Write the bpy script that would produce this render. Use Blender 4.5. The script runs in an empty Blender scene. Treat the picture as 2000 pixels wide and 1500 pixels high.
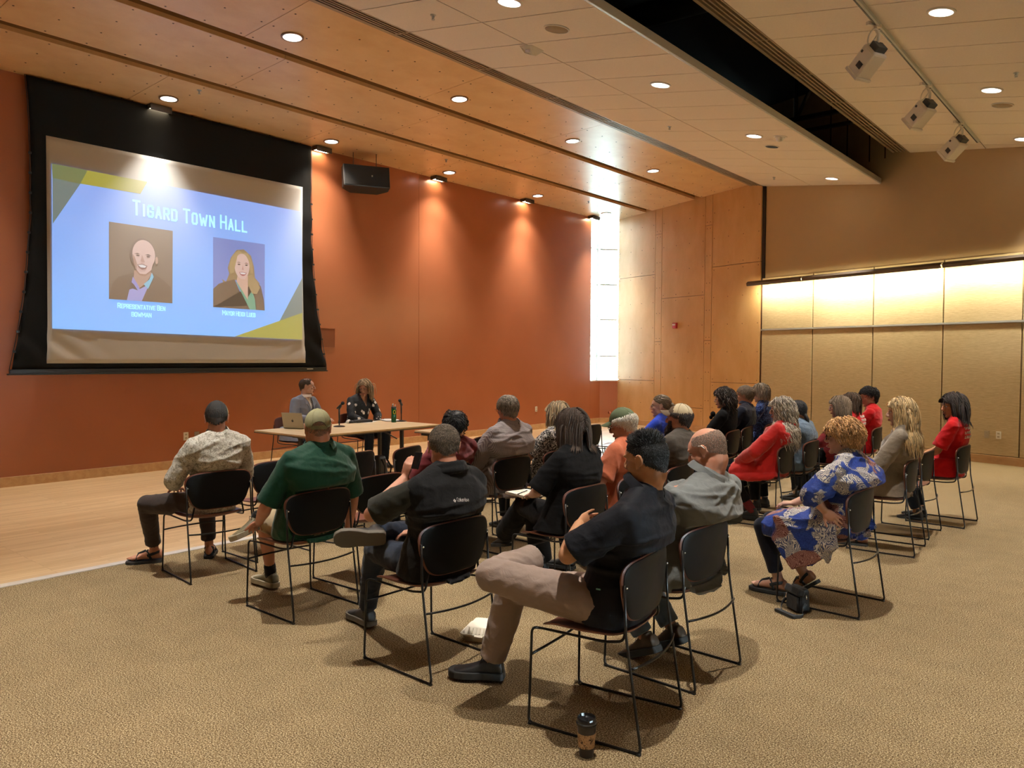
import bpy, bmesh, math, random
import numpy as np
from mathutils import Vector, Matrix, noise, Quaternion
random.seed(7)
PI = math.pi
SC = bpy.context.scene
COL = SC.collection
V = Vector

# ------------------------------------------------------------------ scene / camera
SC.view_settings.view_transform = 'Standard'
SC.view_settings.look = 'None'
SC.view_settings.exposure = 0.62
SC.view_settings.gamma = 1.0
SC.view_settings.use_curve_mapping = False
SC.cycles.use_denoising = True
SC.cycles.max_bounces = 8
SC.cycles.diffuse_bounces = 5
SC.cycles.glossy_bounces = 3
SC.cycles.transmission_bounces = 4
SC.cycles.sample_clamp_indirect = 6.0
SC.cycles.caustics_reflective = False
SC.cycles.caustics_refractive = False
SC.cycles.use_light_tree = True

cam = bpy.data.cameras.new('camera')
co = bpy.data.objects.new('camera', cam); COL.objects.link(co)
cam.sensor_width = 36.0
cam.lens = 1505.0 / 2000.0 * 36.0
cam.clip_end = 300
A1, PITCH, ROLL = math.radians(40.29), math.radians(1.94), math.radians(-0.265)
fw = V((-math.sin(A1) * math.cos(PITCH), math.cos(A1) * math.cos(PITCH), -math.sin(PITCH)))
rt = V((math.cos(A1), math.sin(A1), 0))
up = rt.cross(fw)
cr, sr = math.cos(ROLL), math.sin(ROLL)
X_ = rt * cr - up * sr
U_ = rt * sr + up * cr
M = Matrix((X_, U_, -fw)).transposed().to_4x4()
M.translation = V((0, 0, 1.65))
co.matrix_world = M
SC.camera = co

# ------------------------------------------------------------------ mesh helpers
class MB:
    """collects shapes, then links them as one mesh object"""
    def __init__(s):
        s.bm = bmesh.new()
    def quad(s, pts, mi=0):
        f = s.bm.faces.new([s.bm.verts.new(p) for p in pts]); f.material_index = mi; return f
    def box(s, c, d, rot=None, mi=0, taper=None):
        c = V(c); hx, hy, hz = d[0] / 2, d[1] / 2, d[2] / 2
        vs = []
        for z in (-hz, hz):
            k = 1.0 if (taper is None or z < 0) else taper
            for x, y in ((-hx, -hy), (hx, -hy), (hx, hy), (-hx, hy)):
                p = V((x * k, y * k, z))
                if rot is not None: p = rot @ p
                vs.append(s.bm.verts.new(c + p))
        for q in ((0, 3, 2, 1), (4, 5, 6, 7), (0, 1, 5, 4), (1, 2, 6, 5), (2, 3, 7, 6), (3, 0, 4, 7)):
            f = s.bm.faces.new([vs[i] for i in q]); f.material_index = mi
        return s
    def rings(s, rings, closed=True, caps=True, mi=0, smooth=True):
        rs = [[s.bm.verts.new(p) for p in r] for r in rings]
        n = len(rs[0])
        for a, b in zip(rs[:-1], rs[1:]):
            for i in range(n if closed else n - 1):
                j = (i + 1) % n
                f = s.bm.faces.new((a[i], a[j], b[j], b[i])); f.material_index = mi; f.smooth = smooth
        if caps and closed:
            f = s.bm.faces.new(rs[0][::-1]); f.material_index = mi
            f = s.bm.faces.new(rs[-1]); f.material_index = mi
        return s
    def tube(s, pts, r, n=8, mi=0, caps=True, side=None, flat=1.0):
        """round (or flattened) tube through points; r number or list"""
        pts = [V(p) for p in pts]
        m = len(pts)
        rr = [r] * m if isinstance(r, (int, float)) else list(r)
        rings = []
        prev = None
        for i, p in enumerate(pts):
            t = (pts[min(i + 1, m - 1)] - pts[max(i - 1, 0)])
            if t.length < 1e-9: t = V((0, 0, 1))
            t.normalize()
            if side is not None:
                a = V(side)
            elif prev is not None:
                a = prev
            else:
                a = V((0, 0, 1)) if abs(t.z) < 0.9 else V((1, 0, 0))
            a = a - t * a.dot(t)
            if a.length < 1e-6:
                a = t.orthogonal()
            a.normalize(); prev = a
            b = t.cross(a)
            q = rr[i]
            rings.append([p + a * (q * math.cos(2 * PI * k / n)) + b * (q * flat * math.sin(2 * PI * k / n)) for k in range(n)])
        return s.rings(rings, True, caps, mi)
    def ell(s, c, r, rot=None, nu=16, nv=10, mi=0):
        c = V(c); vs = []
        top = s.bm.verts.new(c + (rot @ V((0, 0, r[2])) if rot else V((0, 0, r[2]))))
        bot = s.bm.verts.new(c - (rot @ V((0, 0, r[2])) if rot else V((0, 0, r[2]))))
        for j in range(1, nv):
            th = PI * j / nv; row = []
            for i in range(nu):
                ph = 2 * PI * i / nu
                p = V((r[0] * math.sin(th) * math.cos(ph), r[1] * math.sin(th) * math.sin(ph), r[2] * math.cos(th)))
                if rot: p = rot @ p
                row.append(s.bm.verts.new(c + p))
            vs.append(row)
        for i in range(nu):
            j = (i + 1) % nu
            s.bm.faces.new((top, vs[0][i], vs[0][j])); s.bm.faces.new((bot, vs[-1][j], vs[-1][i]))
            for a, b in zip(vs[:-1], vs[1:]):
                s.bm.faces.new((a[i], b[i], b[j], a[j]))
        for f in s.bm.faces[-nu * (nv):]: pass
        return s
    def lathe(s, prof, c=(0, 0, 0), n=24, mi=0, axis=None, caps=True):
        c = V(c); rings = []
        for r, z in prof:
            ring = []
            for k in range(n):
                p = V((max(r, 1e-4) * math.cos(2 * PI * k / n), max(r, 1e-4) * math.sin(2 * PI * k / n), z))
                if axis is not None: p = axis @ p
                ring.append(c + p)
            rings.append(ring)
        return s.rings(rings, True, caps, mi)
    def prism(s, poly, z0, z1, M4=None, mi=0):
        a = [V((p[0], p[1], z0)) for p in poly]; b = [V((p[0], p[1], z1)) for p in poly]
        if M4 is not None: a = [M4 @ p for p in a]; b = [M4 @ p for p in b]
        va = [s.bm.verts.new(p) for p in a]; vb = [s.bm.verts.new(p) for p in b]; n = len(va)
        fs = [s.bm.faces.new(va[::-1]), s.bm.faces.new(vb)]
        for i in range(n):
            fs.append(s.bm.faces.new((va[i], va[(i + 1) % n], vb[(i + 1) % n], vb[i])))
        for f in fs: f.material_index = mi
        return s
    def build(s, name, mats, parent=None, smooth=False, bevel=0.0, recalc=True, autos=None):
        if recalc: bmesh.ops.recalc_face_normals(s.bm, faces=s.bm.faces)
        if bevel > 0:
            es = [e for e in s.bm.edges if len(e.link_faces) == 2 and e.calc_face_angle(0) > 0.6]
            bmesh.ops.bevel(s.bm, geom=es, offset=bevel, segments=2, affect='EDGES', profile=0.5)
        me = bpy.data.meshes.new(name); s.bm.to_mesh(me); s.bm.free()
        if not isinstance(mats, (list, tuple)): mats = [mats]
        for m in mats: me.materials.append(m)
        if smooth:
            me.polygons.foreach_set('use_smooth', [True] * len(me.polygons))
            if smooth == 'auto':
                me.set_sharp_from_angle(angle=0.7)
        o = bpy.data.objects.new(name, me); COL.objects.link(o)
        if parent is not None: o.parent = parent
        return o

def tag(o, label=None, cat=None, group=None, kind=None):
    if label: o['label'] = label
    if cat: o['category'] = cat
    if group: o['group'] = group
    if kind: o['kind'] = kind
    return o

def struct(o):
    o['kind'] = 'structure'; return o

def empty(name, loc=(0, 0, 0), rz=0.0):
    o = bpy.data.objects.new(name, None); COL.objects.link(o)
    o.location = loc; o.rotation_euler = (0, 0, rz); o.empty_display_size = 0.1
    return o

KIDS = {}
def copy_tree(o, parent=None):
    c = o.copy(); COL.objects.link(c)
    if parent is not None: c.parent = parent
    for ch in o.children:
        copy_tree(ch, c)
    return c

# ------------------------------------------------------------------ material helpers
class NT:
    def __init__(s, name):
        s.m = bpy.data.materials.new(name); s.m.use_nodes = True
        s.nt = s.m.node_tree; s.n = s.nt.nodes; s.l = s.nt.links
        s.b = s.n['Principled BSDF']
    def node(s, t, **k):
        x = s.n.new(t)
        for a, b in k.items():
            if a in x.inputs.keys() if hasattr(x.inputs, 'keys') else False:
                x.inputs[a].default_value = b
            else:
                setattr(x, a, b)
        return x
    def link(s, a, b): s.l.new(a, b)
    def coord(s, scale=(1, 1, 1), rot=(0, 0, 0), kind='Object'):
        tc = s.n.new('ShaderNodeTexCoord'); mp = s.n.new('ShaderNodeMapping')
        mp.inputs['Scale'].default_value = scale; mp.inputs['Rotation'].default_value = rot
        s.link(tc.outputs[kind], mp.inputs['Vector']); return mp.outputs['Vector']
    def noise(s, vec, scale, detail=2, rough=0.5, dist=0.0):
        x = s.n.new('ShaderNodeTexNoise'); x.inputs['Scale'].default_value = scale
        x.inputs['Detail'].default_value = detail; x.inputs['Roughness'].default_value = rough
        x.inputs['Distortion'].default_value = dist
        if vec is not None: s.link(vec, x.inputs['Vector'])
        return x.outputs['Fac']
    def ramp(s, fac, stops, interp='LINEAR'):
        x = s.n.new('ShaderNodeValToRGB'); cr = x.color_ramp; cr.interpolation = interp
        while len(cr.elements) < len(stops): cr.elements.new(0.5)
        for e, (p, c) in zip(cr.elements, stops):
            e.position = p; e.color = (c[0], c[1], c[2], 1)
        s.link(fac, x.inputs['Fac']); return x.outputs['Color']
    def mix(s, fac, a, b, mode='MIX'):
        x = s.n.new('ShaderNodeMix'); x.data_type = 'RGBA'; x.blend_type = mode
        for i, v in ((0, fac), (6, a), (7, b)):
            if hasattr(v, 'node'): s.link(v, x.inputs[i])
            elif i == 0: x.inputs[0].default_value = v
            else: x.inputs[i].default_value = (v[0], v[1], v[2], 1)
        return x.outputs[2]
    def bump(s, h, strength=0.3, dist=0.01):
        x = s.n.new('ShaderNodeBump'); x.inputs['Strength'].default_value = strength
        x.inputs['Distance'].default_value = dist
        s.link(h, x.inputs['Height']); s.link(x.outputs['Normal'], s.b.inputs['Normal'])
    def math(s, op, a, b=None):
        x = s.n.new('ShaderNodeMath'); x.operation = op
        for i, v in ((0, a), (1, b)):
            if v is None: continue
            if hasattr(v, 'node'): s.link(v, x.inputs[i])
            else: x.inputs[i].default_value = v
        return x.outputs[0]
    def col(s, c):
        if hasattr(c, 'node'): s.link(c, s.b.inputs['Base Color'])
        else: s.b.inputs['Base Color'].default_value = (c[0], c[1], c[2], 1)
    def set(s, rough=None, metal=None, spec=None, sheen=None, emis=None, strength=None, trans=None, ior=None, coat=None, sss=None):
        I = s.b.inputs
        if rough is not None: I['Roughness'].default_value = rough
        if metal is not None: I['Metallic'].default_value = metal
        if spec is not None: I['Specular IOR Level'].default_value = spec
        if sheen is not None: I['Sheen Weight'].default_value = sheen
        if trans is not None: I['Transmission Weight'].default_value = trans
        if ior is not None: I['IOR'].default_value = ior
        if coat is not None: I['Coat Weight'].default_value = coat
        if sss is not None:
            I['Subsurface Weight'].default_value = sss; I['Subsurface Radius'].default_value = (0.012, 0.005, 0.003)
            I['Subsurface Scale'].default_value = 1.0
        if emis is not None:
            I['Emission Color'].default_value = (emis[0], emis[1], emis[2], 1); I['Emission Strength'].default_value = strength or 1
        return s

def srgb(r, g, b):
    f = lambda c: (c / 255) / 12.92 if c / 255 <= 0.04045 else ((c / 255 + 0.055) / 1.055) ** 2.4
    return (f(r), f(g), f(b))

def plain(name, c, rough=0.6, metal=0.0, var=0.0, vs=30, bump=0.0, bs=200, **k):
    t = NT(name)
    if var > 0:
        f = t.noise(t.coord(), vs, 4, 0.6)
        t.col(t.ramp(f, [(0.3, [x * (1 - var) for x in c]), (0.7, [min(1, x * (1 + var)) for x in c])]))
    else: t.col(c)
    if bump > 0: t.bump(t.noise(t.coord(), bs, 3, 0.6), bump, 0.002)
    t.set(rough=rough, metal=metal, **k); return t.m

def cloth(name, c, var=0.12, rough=0.9, weave=900, sheen=0.15, wr=0.25):
    t = NT(name); v = t.coord()
    f = t.noise(v, 7, 5, 0.6)
    g = t.noise(v, weave, 1, 0.5)
    h = t.math('ADD', t.math('MULTIPLY', f, 0.7), t.math('MULTIPLY', g, 0.3))
    t.col(t.ramp(h, [(0.3, [x * (1 - var) for x in c]), (0.7, [min(1, x * (1 + var)) for x in c])]))
    t.bump(t.math('ADD', t.noise(v, 22, 4, 0.55, 0.6), t.math('MULTIPLY', g, 0.08)), wr, 0.012)
    t.set(rough=rough, sheen=sheen, spec=0.12); return t.m
# ------------------------------------------------------------------ room materials
def m_carpet():
    t = NT('carpet'); v = t.coord()
    a = t.noise(v, 150, 4, 0.85); b = t.noise(v, 5, 3, 0.5)
    c = t.ramp(a, [(0.40, srgb(52, 40, 26)), (0.48, srgb(120, 98, 68)), (0.54, srgb(170, 148, 110)), (0.62, srgb(232, 216, 182))])
    d = t.ramp(b, [(0.3, (0.86, 0.86, 0.86)), (0.7, (1, 1, 1))])
    t.col(t.mix(1.0, c, d, 'MULTIPLY'))
    t.bump(t.noise(v, 150, 3, 0.8), 0.9, 0.006)
    t.set(rough=0.95, spec=0.1); return t.m
def m_maple():
    t = NT('maple_floor'); v = t.coord((1, 1, 1), (0, 0, PI / 2))
    br = t.n.new('ShaderNodeTexBrick'); br.offset = 0.37; br.offset_frequency = 3
    for k, val in (('Scale', 1.0), ('Mortar Size', 0.0012), ('Brick Width', 1.1), ('Row Height', 0.057), ('Bias', -0.1)):
        br.inputs[k].default_value = val
    br.inputs['Color1'].default_value = (*srgb(226, 198, 154), 1); br.inputs['Color2'].default_value = (*srgb(206, 174, 128), 1)
    br.inputs['Mortar'].default_value = (*srgb(160, 124, 82), 1)
    t.link(v, br.inputs['Vector'])
    g = t.noise(t.coord((14, 0.8, 1)), 6, 5, 0.6)
    gr = t.ramp(g, [(0.3, (0.82, 0.78, 0.72)), (0.65, (1, 1, 1))])
    t.col(t.mix(1.0, br.outputs['Color'], gr, 'MULTIPLY'))
    t.set(rough=0.32, spec=0.5, coat=0.25); return t.m
def m_wood(name, c1, c2, rough=0.45, sc=(1, 1, 1), grain=1.0):
    t = NT(name); v = t.coord(sc)
    a = t.noise(v, 2.2, 5, 0.6, 0.3); b = t.noise(v, 160, 2, 0.6)
    f = t.math('ADD', t.math('MULTIPLY', a, 0.72), t.math('MULTIPLY', b, 0.28))
    t.col(t.ramp(f, [(0.35, c1), (0.62, c2)]))
    t.set(rough=rough, spec=0.4); return t.m
def m_redwall():
    t = NT('terracotta_wall'); v = t.coord()
    a = t.noise(v, 0.8, 3, 0.5); b = t.noise(v, 90, 3, 0.6)
    t.col(t.ramp(a, [(0.3, srgb(168, 102, 70)), (0.7, srgb(176, 109, 76))]))
    t.bump(b, 0.06, 0.003)
    t.set(rough=0.27, spec=0.6); return t.m
def m_fabricpanel():
    t = NT('woven_wall_panel'); v = t.coord((3, 3, 30))
    a = t.noise(v, 3.2, 4, 0.6); b = t.noise(t.coord((60, 60, 260)), 3, 2, 0.6)
    f = t.math('ADD', t.math('MULTIPLY', a, 0.55), t.math('MULTIPLY', b, 0.45))
    t.col(t.ramp(f, [(0.34, srgb(178, 160, 126)), (0.66, srgb(212, 196, 162))]))
    t.bump(b, 0.15, 0.002)
    t.set(rough=0.8, spec=0.2); return t.m

MT = {}
MT['carpet'] = m_carpet(); MT['maple'] = m_maple(); MT['red'] = m_redwall(); MT['panel'] = m_fabricpanel()
MT['ceilwood'] = m_wood('plywood_ceiling', srgb(228, 190, 138), srgb(240, 208, 160), 0.34, (1.4, 1.0, 1))
MT['wallwood'] = m_wood('plywood_wall', srgb(204, 162, 108), srgb(220, 184, 132), 0.4, (1, 1, 0.4))
MT['base'] = m_wood('baseboard_wood', srgb(186, 146, 104), srgb(206, 170, 126), 0.45, (1, 6, 6))
MT['tile'] = plain('ceiling_tile', srgb(240, 232, 220), 0.9, var=0.03, vs=60)
MT['grid'] = plain('tile_grid', srgb(84, 68, 48), 0.7)
MT['darkgap'] = plain('dark_recess', srgb(156, 122, 84), 0.8)
MT['void'] = plain('plenum_black', (0.008, 0.009, 0.009), 0.9)
MT['umber'] = plain('brown_painted_wall', srgb(190, 166, 128), 0.75, var=0.02, vs=2)
MT['white'] = plain('white_enamel', srgb(232, 230, 222), 0.45)
MT['alu'] = plain('aluminium_trim', srgb(190, 194, 192), 0.35, 0.6)
MT['threshold'] = plain('metal_threshold', srgb(214, 208, 200), 0.35, 0.3, var=0.1, vs=8)
MT['black'] = plain('black_metal', (0.012, 0.012, 0.012), 0.35)
MT['screw'] = plain('screw_head', srgb(96, 66, 38), 0.5)
MT['seam'] = plain('seam_shadow_gap', srgb(64, 30, 18), 0.8)

XW = -11.06
wn = V((-0.2834, -0.959, 0)).normalized(); wd = -13.1522   # far wall plane
wdir = V((0.959, -0.2834, 0)).normalized()                  # along the far wall, towards the right
Q0 = V((-10.749, 16.876, 0))
def far(u, z=0.0, off=0.0):      # point on the far wall; off = distance into the room
    return Q0 + wdir * u + wn * off + V((0, 0, z))
XR, YB = 5.2, -4.2                                          # right wall and wall behind the camera
XB = -6.34                                                  # edge of the wooden floor

# floor
m = MB()
pB = far(14.0, 0)
m.box(((XB + XR + 1) / 2 + 0.03, 6.5, -0.05), (XR + 1 - XB - 0.06, 23, 0.1))
struct(m.build('floor', MT['carpet']))
m = MB(); m.box(((XW - 0.3 + XB) / 2, 6.5, -0.05), (XB - XW + 0.3, 23, 0.1))
struct(m.build('floor', MT['maple']))
m = MB(); m.box((XB + 0.03, 6.5, 0.002), (0.085, 23, 0.012)); struct(m.build('trim_1', MT['threshold'], bevel=0.003))

# left (terracotta) wall with the corner window, made of boards with thickness outside
T = 0.25
m = MB()
def wbox(y0, y1, z0, z1):
    m.box((XW - T / 2, (y0 + y1) / 2, (z0 + z1) / 2), (T, y1 - y0, z1 - z0))
ys = [YB, 10.244, 16.10]
for a, b in zip(ys[:-1], ys[1:]):
    wbox(a + 0.003, b - 0.003, -0.02, 5.6)
wbox(16.10, 16.53, -0.02, 1.09)
m.box((XW - T - 0.02, 6, 2.8), (0.04, 20.2, 5.6), mi=1)
struct(m.build('wall_left', [MT['red'], MT['seam']]))
# return under the window
m = MB()
rc = V((-11.06, 16.53, 0)); rd = (Q0 - rc); rd.z = 0
rn = V((rd.y, -rd.x, 0)).normalized()
L = rd.length
mid = rc + rd * 0.5 - rn * 0.1
ang = math.atan2(rd.y, rd.x)
m.box((mid.x + rd.x * .2, mid.y + rd.y * .2, 0.545), (L * 1.4, 0.2, 1.09), Matrix.Rotation(ang, 3, 'Z'))
struct(m.build('wall_return', MT['red']))
# baseboards
m = MB(); m.box((XW + 0.011, 6.16, 0.062), (0.022, 20.7, 0.125)); struct(m.build('baseboard_left', MT['base'], bevel=0.003))
m = MB(); mid2 = rc + rd * 0.5 + rn * 0.011
m.box((mid2.x, mid2.y, 0.062), (L, 0.022, 0.125), Matrix.Rotation(ang, 3, 'Z')); struct(m.build('baseboard_return', MT['base']))
aw = math.atan2(wdir.y, wdir.x); RW = Matrix.Rotation(aw, 3, 'Z')
m = MB(); c = far(2.25, 0.062, 0.011); m.box(c, (4.5, 0.022, 0.125), RW); c = far(10.6, 0.062, 0.011); m.box(c, (12.2, 0.022, 0.135), RW)
struct(m.build('baseboard_far', MT['base'], bevel=0.003))

# far wall, plywood part: boards with thin dark joints and screws
m = MB()
c = far(2.25, 2.8, -0.14); m.box(c, (4.5, 0.2, 5.6), RW, mi=1)
def board(u0, u1, z0, z1):
    g = 0.005
    c = far((u0 + u1) / 2, (z0 + z1) / 2, -0.02)
    m.box(c, (u1 - u0 - g * 2, 0.04, z1 - z0 - g * 2), RW)
    nz = max(2, round((z1 - z0) / 0.62) + 1); w_ = u1 - u0
    nu = 2 if w_ < 0.5 else 4
    for i in range(nu):
        for j in range(nz):
            uu = u0 + 0.06 + (w_ - 0.12) * i / (nu - 1); zz = z0 + 0.07 + (z1 - z0 - 0.14) * j / (nz - 1)
            c = far(uu, zz, 0.001)
            m.box(c, (0.016, 0.004, 0.016), RW, mi=2)
board(0, 1.338, 0, 1.112); board(0, 1.338, 1.112, 3.682); board(0, 1.338, 3.682, 5.5)
board(1.338, 1.564, 0, 2.061); board(1.338, 1.564, 2.061, 4.63); board(1.338, 1.564, 4.63, 5.5)
board(1.564, 2.923, 0, 0.526); board(1.564, 2.923, 0.526, 3.085); board(1.564, 2.923, 3.085, 5.5)
board(2.923, 3.133, 0, 2.06); board(2.923, 3.133, 2.06, 4.625); board(2.923, 3.133, 4.625, 5.5)
board(3.133, 4.46, 0, 1.13); board(3.133, 4.46, 1.13, 3.683); board(3.133, 4.46, 3.683, 5.5)
struct(m.build('wall_far', [MT['wallwood'], MT['seam'], MT['screw']]))
# far wall, brown part: painted above, woven panels below
m = MB()
uE = 16.7
c = far((4.53 + uE) / 2, 3.6, -0.16); m.box(c, (uE - 4.53, 0.2, 7.2), RW, mi=0)
struct(m.build('wall_far', [MT['umber']]))
m = MB()
c = far((4.46 + 4.53) / 2, 5.2, -0.08); m.box(c, (0.07, 0.1, 4.0), RW); struct(m.build('trim_2', MT['black']))
us = [4.50, 5.719, 6.971, 8.222, 9.43, 10.66, 11.9, 13.1, 14.3, 15.5, 16.7]
m = MB()
for a, b in zip(us[:-1], us[1:]):
    for z0, z1 in ((0.14, 2.235), (2.275, 3.32)):
        c = far((a + b) / 2, (z0 + z1) / 2, -0.03); m.box(c, (b - a - 0.022, 0.06, z1 - z0), RW)
struct(m.build('wall_far_panels', MT['panel'], bevel=0.004))
m = MB()
c = far(10.6, 2.255, 0.006); m.box(c, (12.2, 0.03, 0.034), RW)
struct(m.build('trim_3', MT['alu'], bevel=0.004))

# vertical joints in the upper brown wall (seen in the ceiling gap)
m = MB()
for u in (6.0, 6.35, 6.8, 7.1):
    c = far(u, 6.2, -0.058); m.box(c, (0.02, 0.006, 1.9), RW)
struct(m.build('trim_4', MT['seam']))

# the two walls behind the camera, with their tall windows
MT['cream'] = plain('cream_wall', srgb(196, 172, 132), 0.8)
m = MB()
m.box((XR + 0.1, 0.8, 2.6), (0.2, 10.4, 5.4)) if False else None
def wall_x(x, segs):
    for (y0, y1, z0, z1) in segs:
        m.box((x, (y0 + y1) / 2, (z0 + z1) / 2), (0.2, y1 - y0, z1 - z0))
wall_x(XR + 0.1, [(YB, 0.7, 0, 7), (0.7, 5.2, 0, 0.9), (0.7, 5.2, 2.8, 7), (5.2, 13.2, 0, 7)])
struct(m.build('wall_right', MT['cream']))
m = MB()
for (x0, x1, z0, z1) in [(XW - 0.3, XR + 0.3, 0, 7)]:
    m.box(((x0 + x1) / 2, YB - 0.1, (z0 + z1) / 2), (x1 - x0, 0.2, z1 - z0))
struct(m.build('wall_back', MT['cream']))
glass = NT('window_glass'); glass.col((1, 1, 1)); glass.set(rough=0.0, trans=1.0, ior=1.02, spec=0.3); MT['glass'] = glass.m
MT['frame'] = plain('window_frame_metal', srgb(214, 226, 224), 0.4, 0.2)
w = empty('window_2', (XR + 0.1, 2.95, 0.9)); struct(w)
m = MB()
for y in (-2.22, -0.75, 0.75, 2.22): m.box((0, y, 0.95), (0.08, 0.06, 1.9))
for z in (0.03, 1.87): m.box((0, 0, z), (0.08, 4.5, 0.06))
m.build('window_frame', MT['frame'], w)
m = MB(); m.box((0, 0, 0.95), (0.01, 4.46, 1.86)); m.build('pane', MT['glass'], w)

# corner window
w = empty('window_1', (-11.06, 16.53, 1.09)); struct(w)
m = MB()
H_ = 4.1
m.box((-0.10, -0.01, H_ / 2), (0.05, 0.05, H_))
for z in (0.62, 1.55, 2.45, 3.35):
    m.box((-0.10, -0.23, z), (0.04, 0.42, 0.035))
    c = V((0, 0, z)) + rd * 0.5 - rn * 0.1
    m.box(c, (L, 0.04, 0.035), Matrix.Rotation(ang, 3, 'Z'))
m.build('window_frame', MT['frame'], w, bevel=0.004)
m = MB()
m.box((-0.11, -0.22, H_ / 2), (0.008, 0.42, H_))
c = V((0, 0, H_ / 2)) + rd * 0.5 - rn * 0.11
m.box(c, (L + 0.05, 0.008, H_), Matrix.Rotation(ang, 3, 'Z'))
m.build('pane', MT['glass'], w)
m = MB(); m.box((-0.12, -0.2, -0.012), (0.26, 0.46, 0.02)); c = V((0, 0, -0.012)) + rd * 0.5 - rn * 0.1
m.box(c, (L, 0.22, 0.02), Matrix.Rotation(ang, 3, 'Z')); m.build('sill', MT['white'], w)

# ---------------- plywood ceiling: three bands of boards sloping to the wall
sl = math.tan(math.radians(1.87))
def zw(x): return 5.18 + sl * (x + 11.06)
bands = [(-11.06, -9.79, 4.75), (-9.58, -8.265, 5.455), (-8.07, -6.70, 4.79)]
m = MB()
for (x0, x1, ph) in bands:
    k0 = math.floor((YB - ph) / 2.72)
    for k in range(k0, 5):
        y0, y1 = ph + 2.72 * k + 0.004, ph + 2.72 * (k + 1) - 0.004
        y0 = max(y0, YB)
        if y0 > 17.2 or y1 < YB: continue
        y1 = min(y1, 17.2)
        z0, z1 = zw(x0), zw(x1)
        vs = [m.bm.verts.new(p) for p in ((x0, y0, z0), (x1, y0, z1), (x1, y1, z1), (x0, y1, z0), (x0, y0, z0 + .05), (x1, y0, z1 + .05), (x1, y1, z1 + .05), (x0, y1, z0 + .05))]
        for q in ((0, 3, 2, 1), (4, 5, 6, 7), (0, 1, 5, 4), (1, 2, 6, 5), (2, 3, 7, 6), (3, 0, 4, 7)):
            m.bm.faces.new([vs[i] for i in q])
        for i in range(4):
            for j in range(7):
                xx = x0 + 0.06 + (x1 - x0 - 0.12) * i / 3; yy = y0 + 0.07 + (y1 - y0 - 0.14) * j / 6
                if y1 - y0 > 1: m.box((xx, yy, zw(xx) - 0.001), (0.017, 0.017, 0.004), mi=1)
struct(m.build('ceiling', [MT['ceilwood'], MT['screw']]))
m = MB()
for x0, x1 in ((-9.79, -9.58), (-8.265, -8.07)):
    m.box(((x0 + x1) / 2, 6.5, zw(x0) + 0.13), (0.4, 22, 0.02))
    m.box((x0 - 0.01, 6.5, zw(x0) + 0.13), (0.02, 22, 0.16)); m.box((x1 + 0.01, 6.5, zw(x1) + 0.13), (0.02, 22, 0.16))
m.box(((XW - 6.5) / 2, 6.5, 5.60), (-6.5 - XW, 22, 0.05))
struct(m.build('ceiling_recess', MT['darkgap']))

# ---------------- tile ceilings sloping the other way, with slot diffusers
st = math.tan(math.radians(9.87)); ca = math.cos(math.radians(9.87))
def tiles(name, x0, z0, cols, y_first, ymax_fn, xref):
    zz = lambda x: z0 - st * (x - xref)
    m = MB(); n = 0
    for a, b in cols:
        k = -14
        while True:
            ya = y_first + 0.691 * k; yb = ya + 0.691; k += 1
            if ya > 17.5: break
            if yb < YB: continue
            ya += 0.007; yb -= 0.007; a_, b_ = a + 0.007, b - 0.007
            vs = [m.bm.verts.new(p) for p in ((a_, ya, zz(a_)), (b_, ya, zz(b_)), (b_, yb, zz(b_)), (a_, yb, zz(a_)), (a_, ya, zz(a_) + .03), (b_, ya, zz(b_) + .03), (b_, yb, zz(b_) + .03), (a_, yb, zz(a_) + .03))]
            for q in ((0, 3, 2, 1), (4, 5, 6, 7), (0, 1, 5, 4), (1, 2, 6, 5), (2, 3, 7, 6), (3, 0, 4, 7)):
                m.bm.faces.new([vs[i] for i in q])
    # carrier sheet just above, visible in the joints
    a, b = cols[0][0], cols[-1][1]
    vs = [m.bm.verts.new(p) for p in ((a, YB, zz(a) + .008), (b, YB, zz(b) + .008), (b, 17.4, zz(b) + .008), (a, 17.4, zz(a) + .008), (a, YB, zz(a) + .04), (b, YB, zz(b) + .04), (b, 17.4, zz(b) + .04), (a, 17.4, zz(a) + .04))]
    for q in ((0, 3, 2, 1), (4, 5, 6, 7), (0, 1, 5, 4), (1, 2, 6, 5), (2, 3, 7, 6), (3, 0, 4, 7)):
        m.bm.faces.new([vs[i] for i in q]).material_index = 1
    return struct(m.build(name, [MT['tile'], MT['grid']])), zz
_, zcl = tiles('ceiling', 0, 5.277, [(-6.455, -5.37), (-5.37, -3.99)], 5.143, None, -6.71)
_, zcr = tiles('ceiling', 0, 5.252, [(-3.49, -2.29), (-2.29, -0.92), (-0.92, 0.45), (0.45, 1.82), (1.82, 3.19), (3.19, 4.56), (4.56, 5.4)], 5.15, None, -3.493)
def slope_box(m, xa, xb, y0, y1, zf, h, dz=0.0, mi=0):
    vs = [m.bm.verts.new(p) for p in ((xa, y0, zf(xa) + dz), (xb, y0, zf(xb) + dz), (xb, y1, zf(xb) + dz), (xa, y1, zf(xa) + dz), (xa, y0, zf(xa) + h + dz), (xb, y0, zf(xb) + h + dz), (xb, y1, zf(xb) + h + dz), (xa, y1, zf(xa) + h + dz))]
    for q in ((0, 3, 2, 1), (4, 5, 6, 7), (0, 1, 5, 4), (1, 2, 6, 5), (2, 3, 7, 6), (3, 0, 4, 7)):
        m.bm.faces.new([vs[i] for i in q]).material_index = mi
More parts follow.
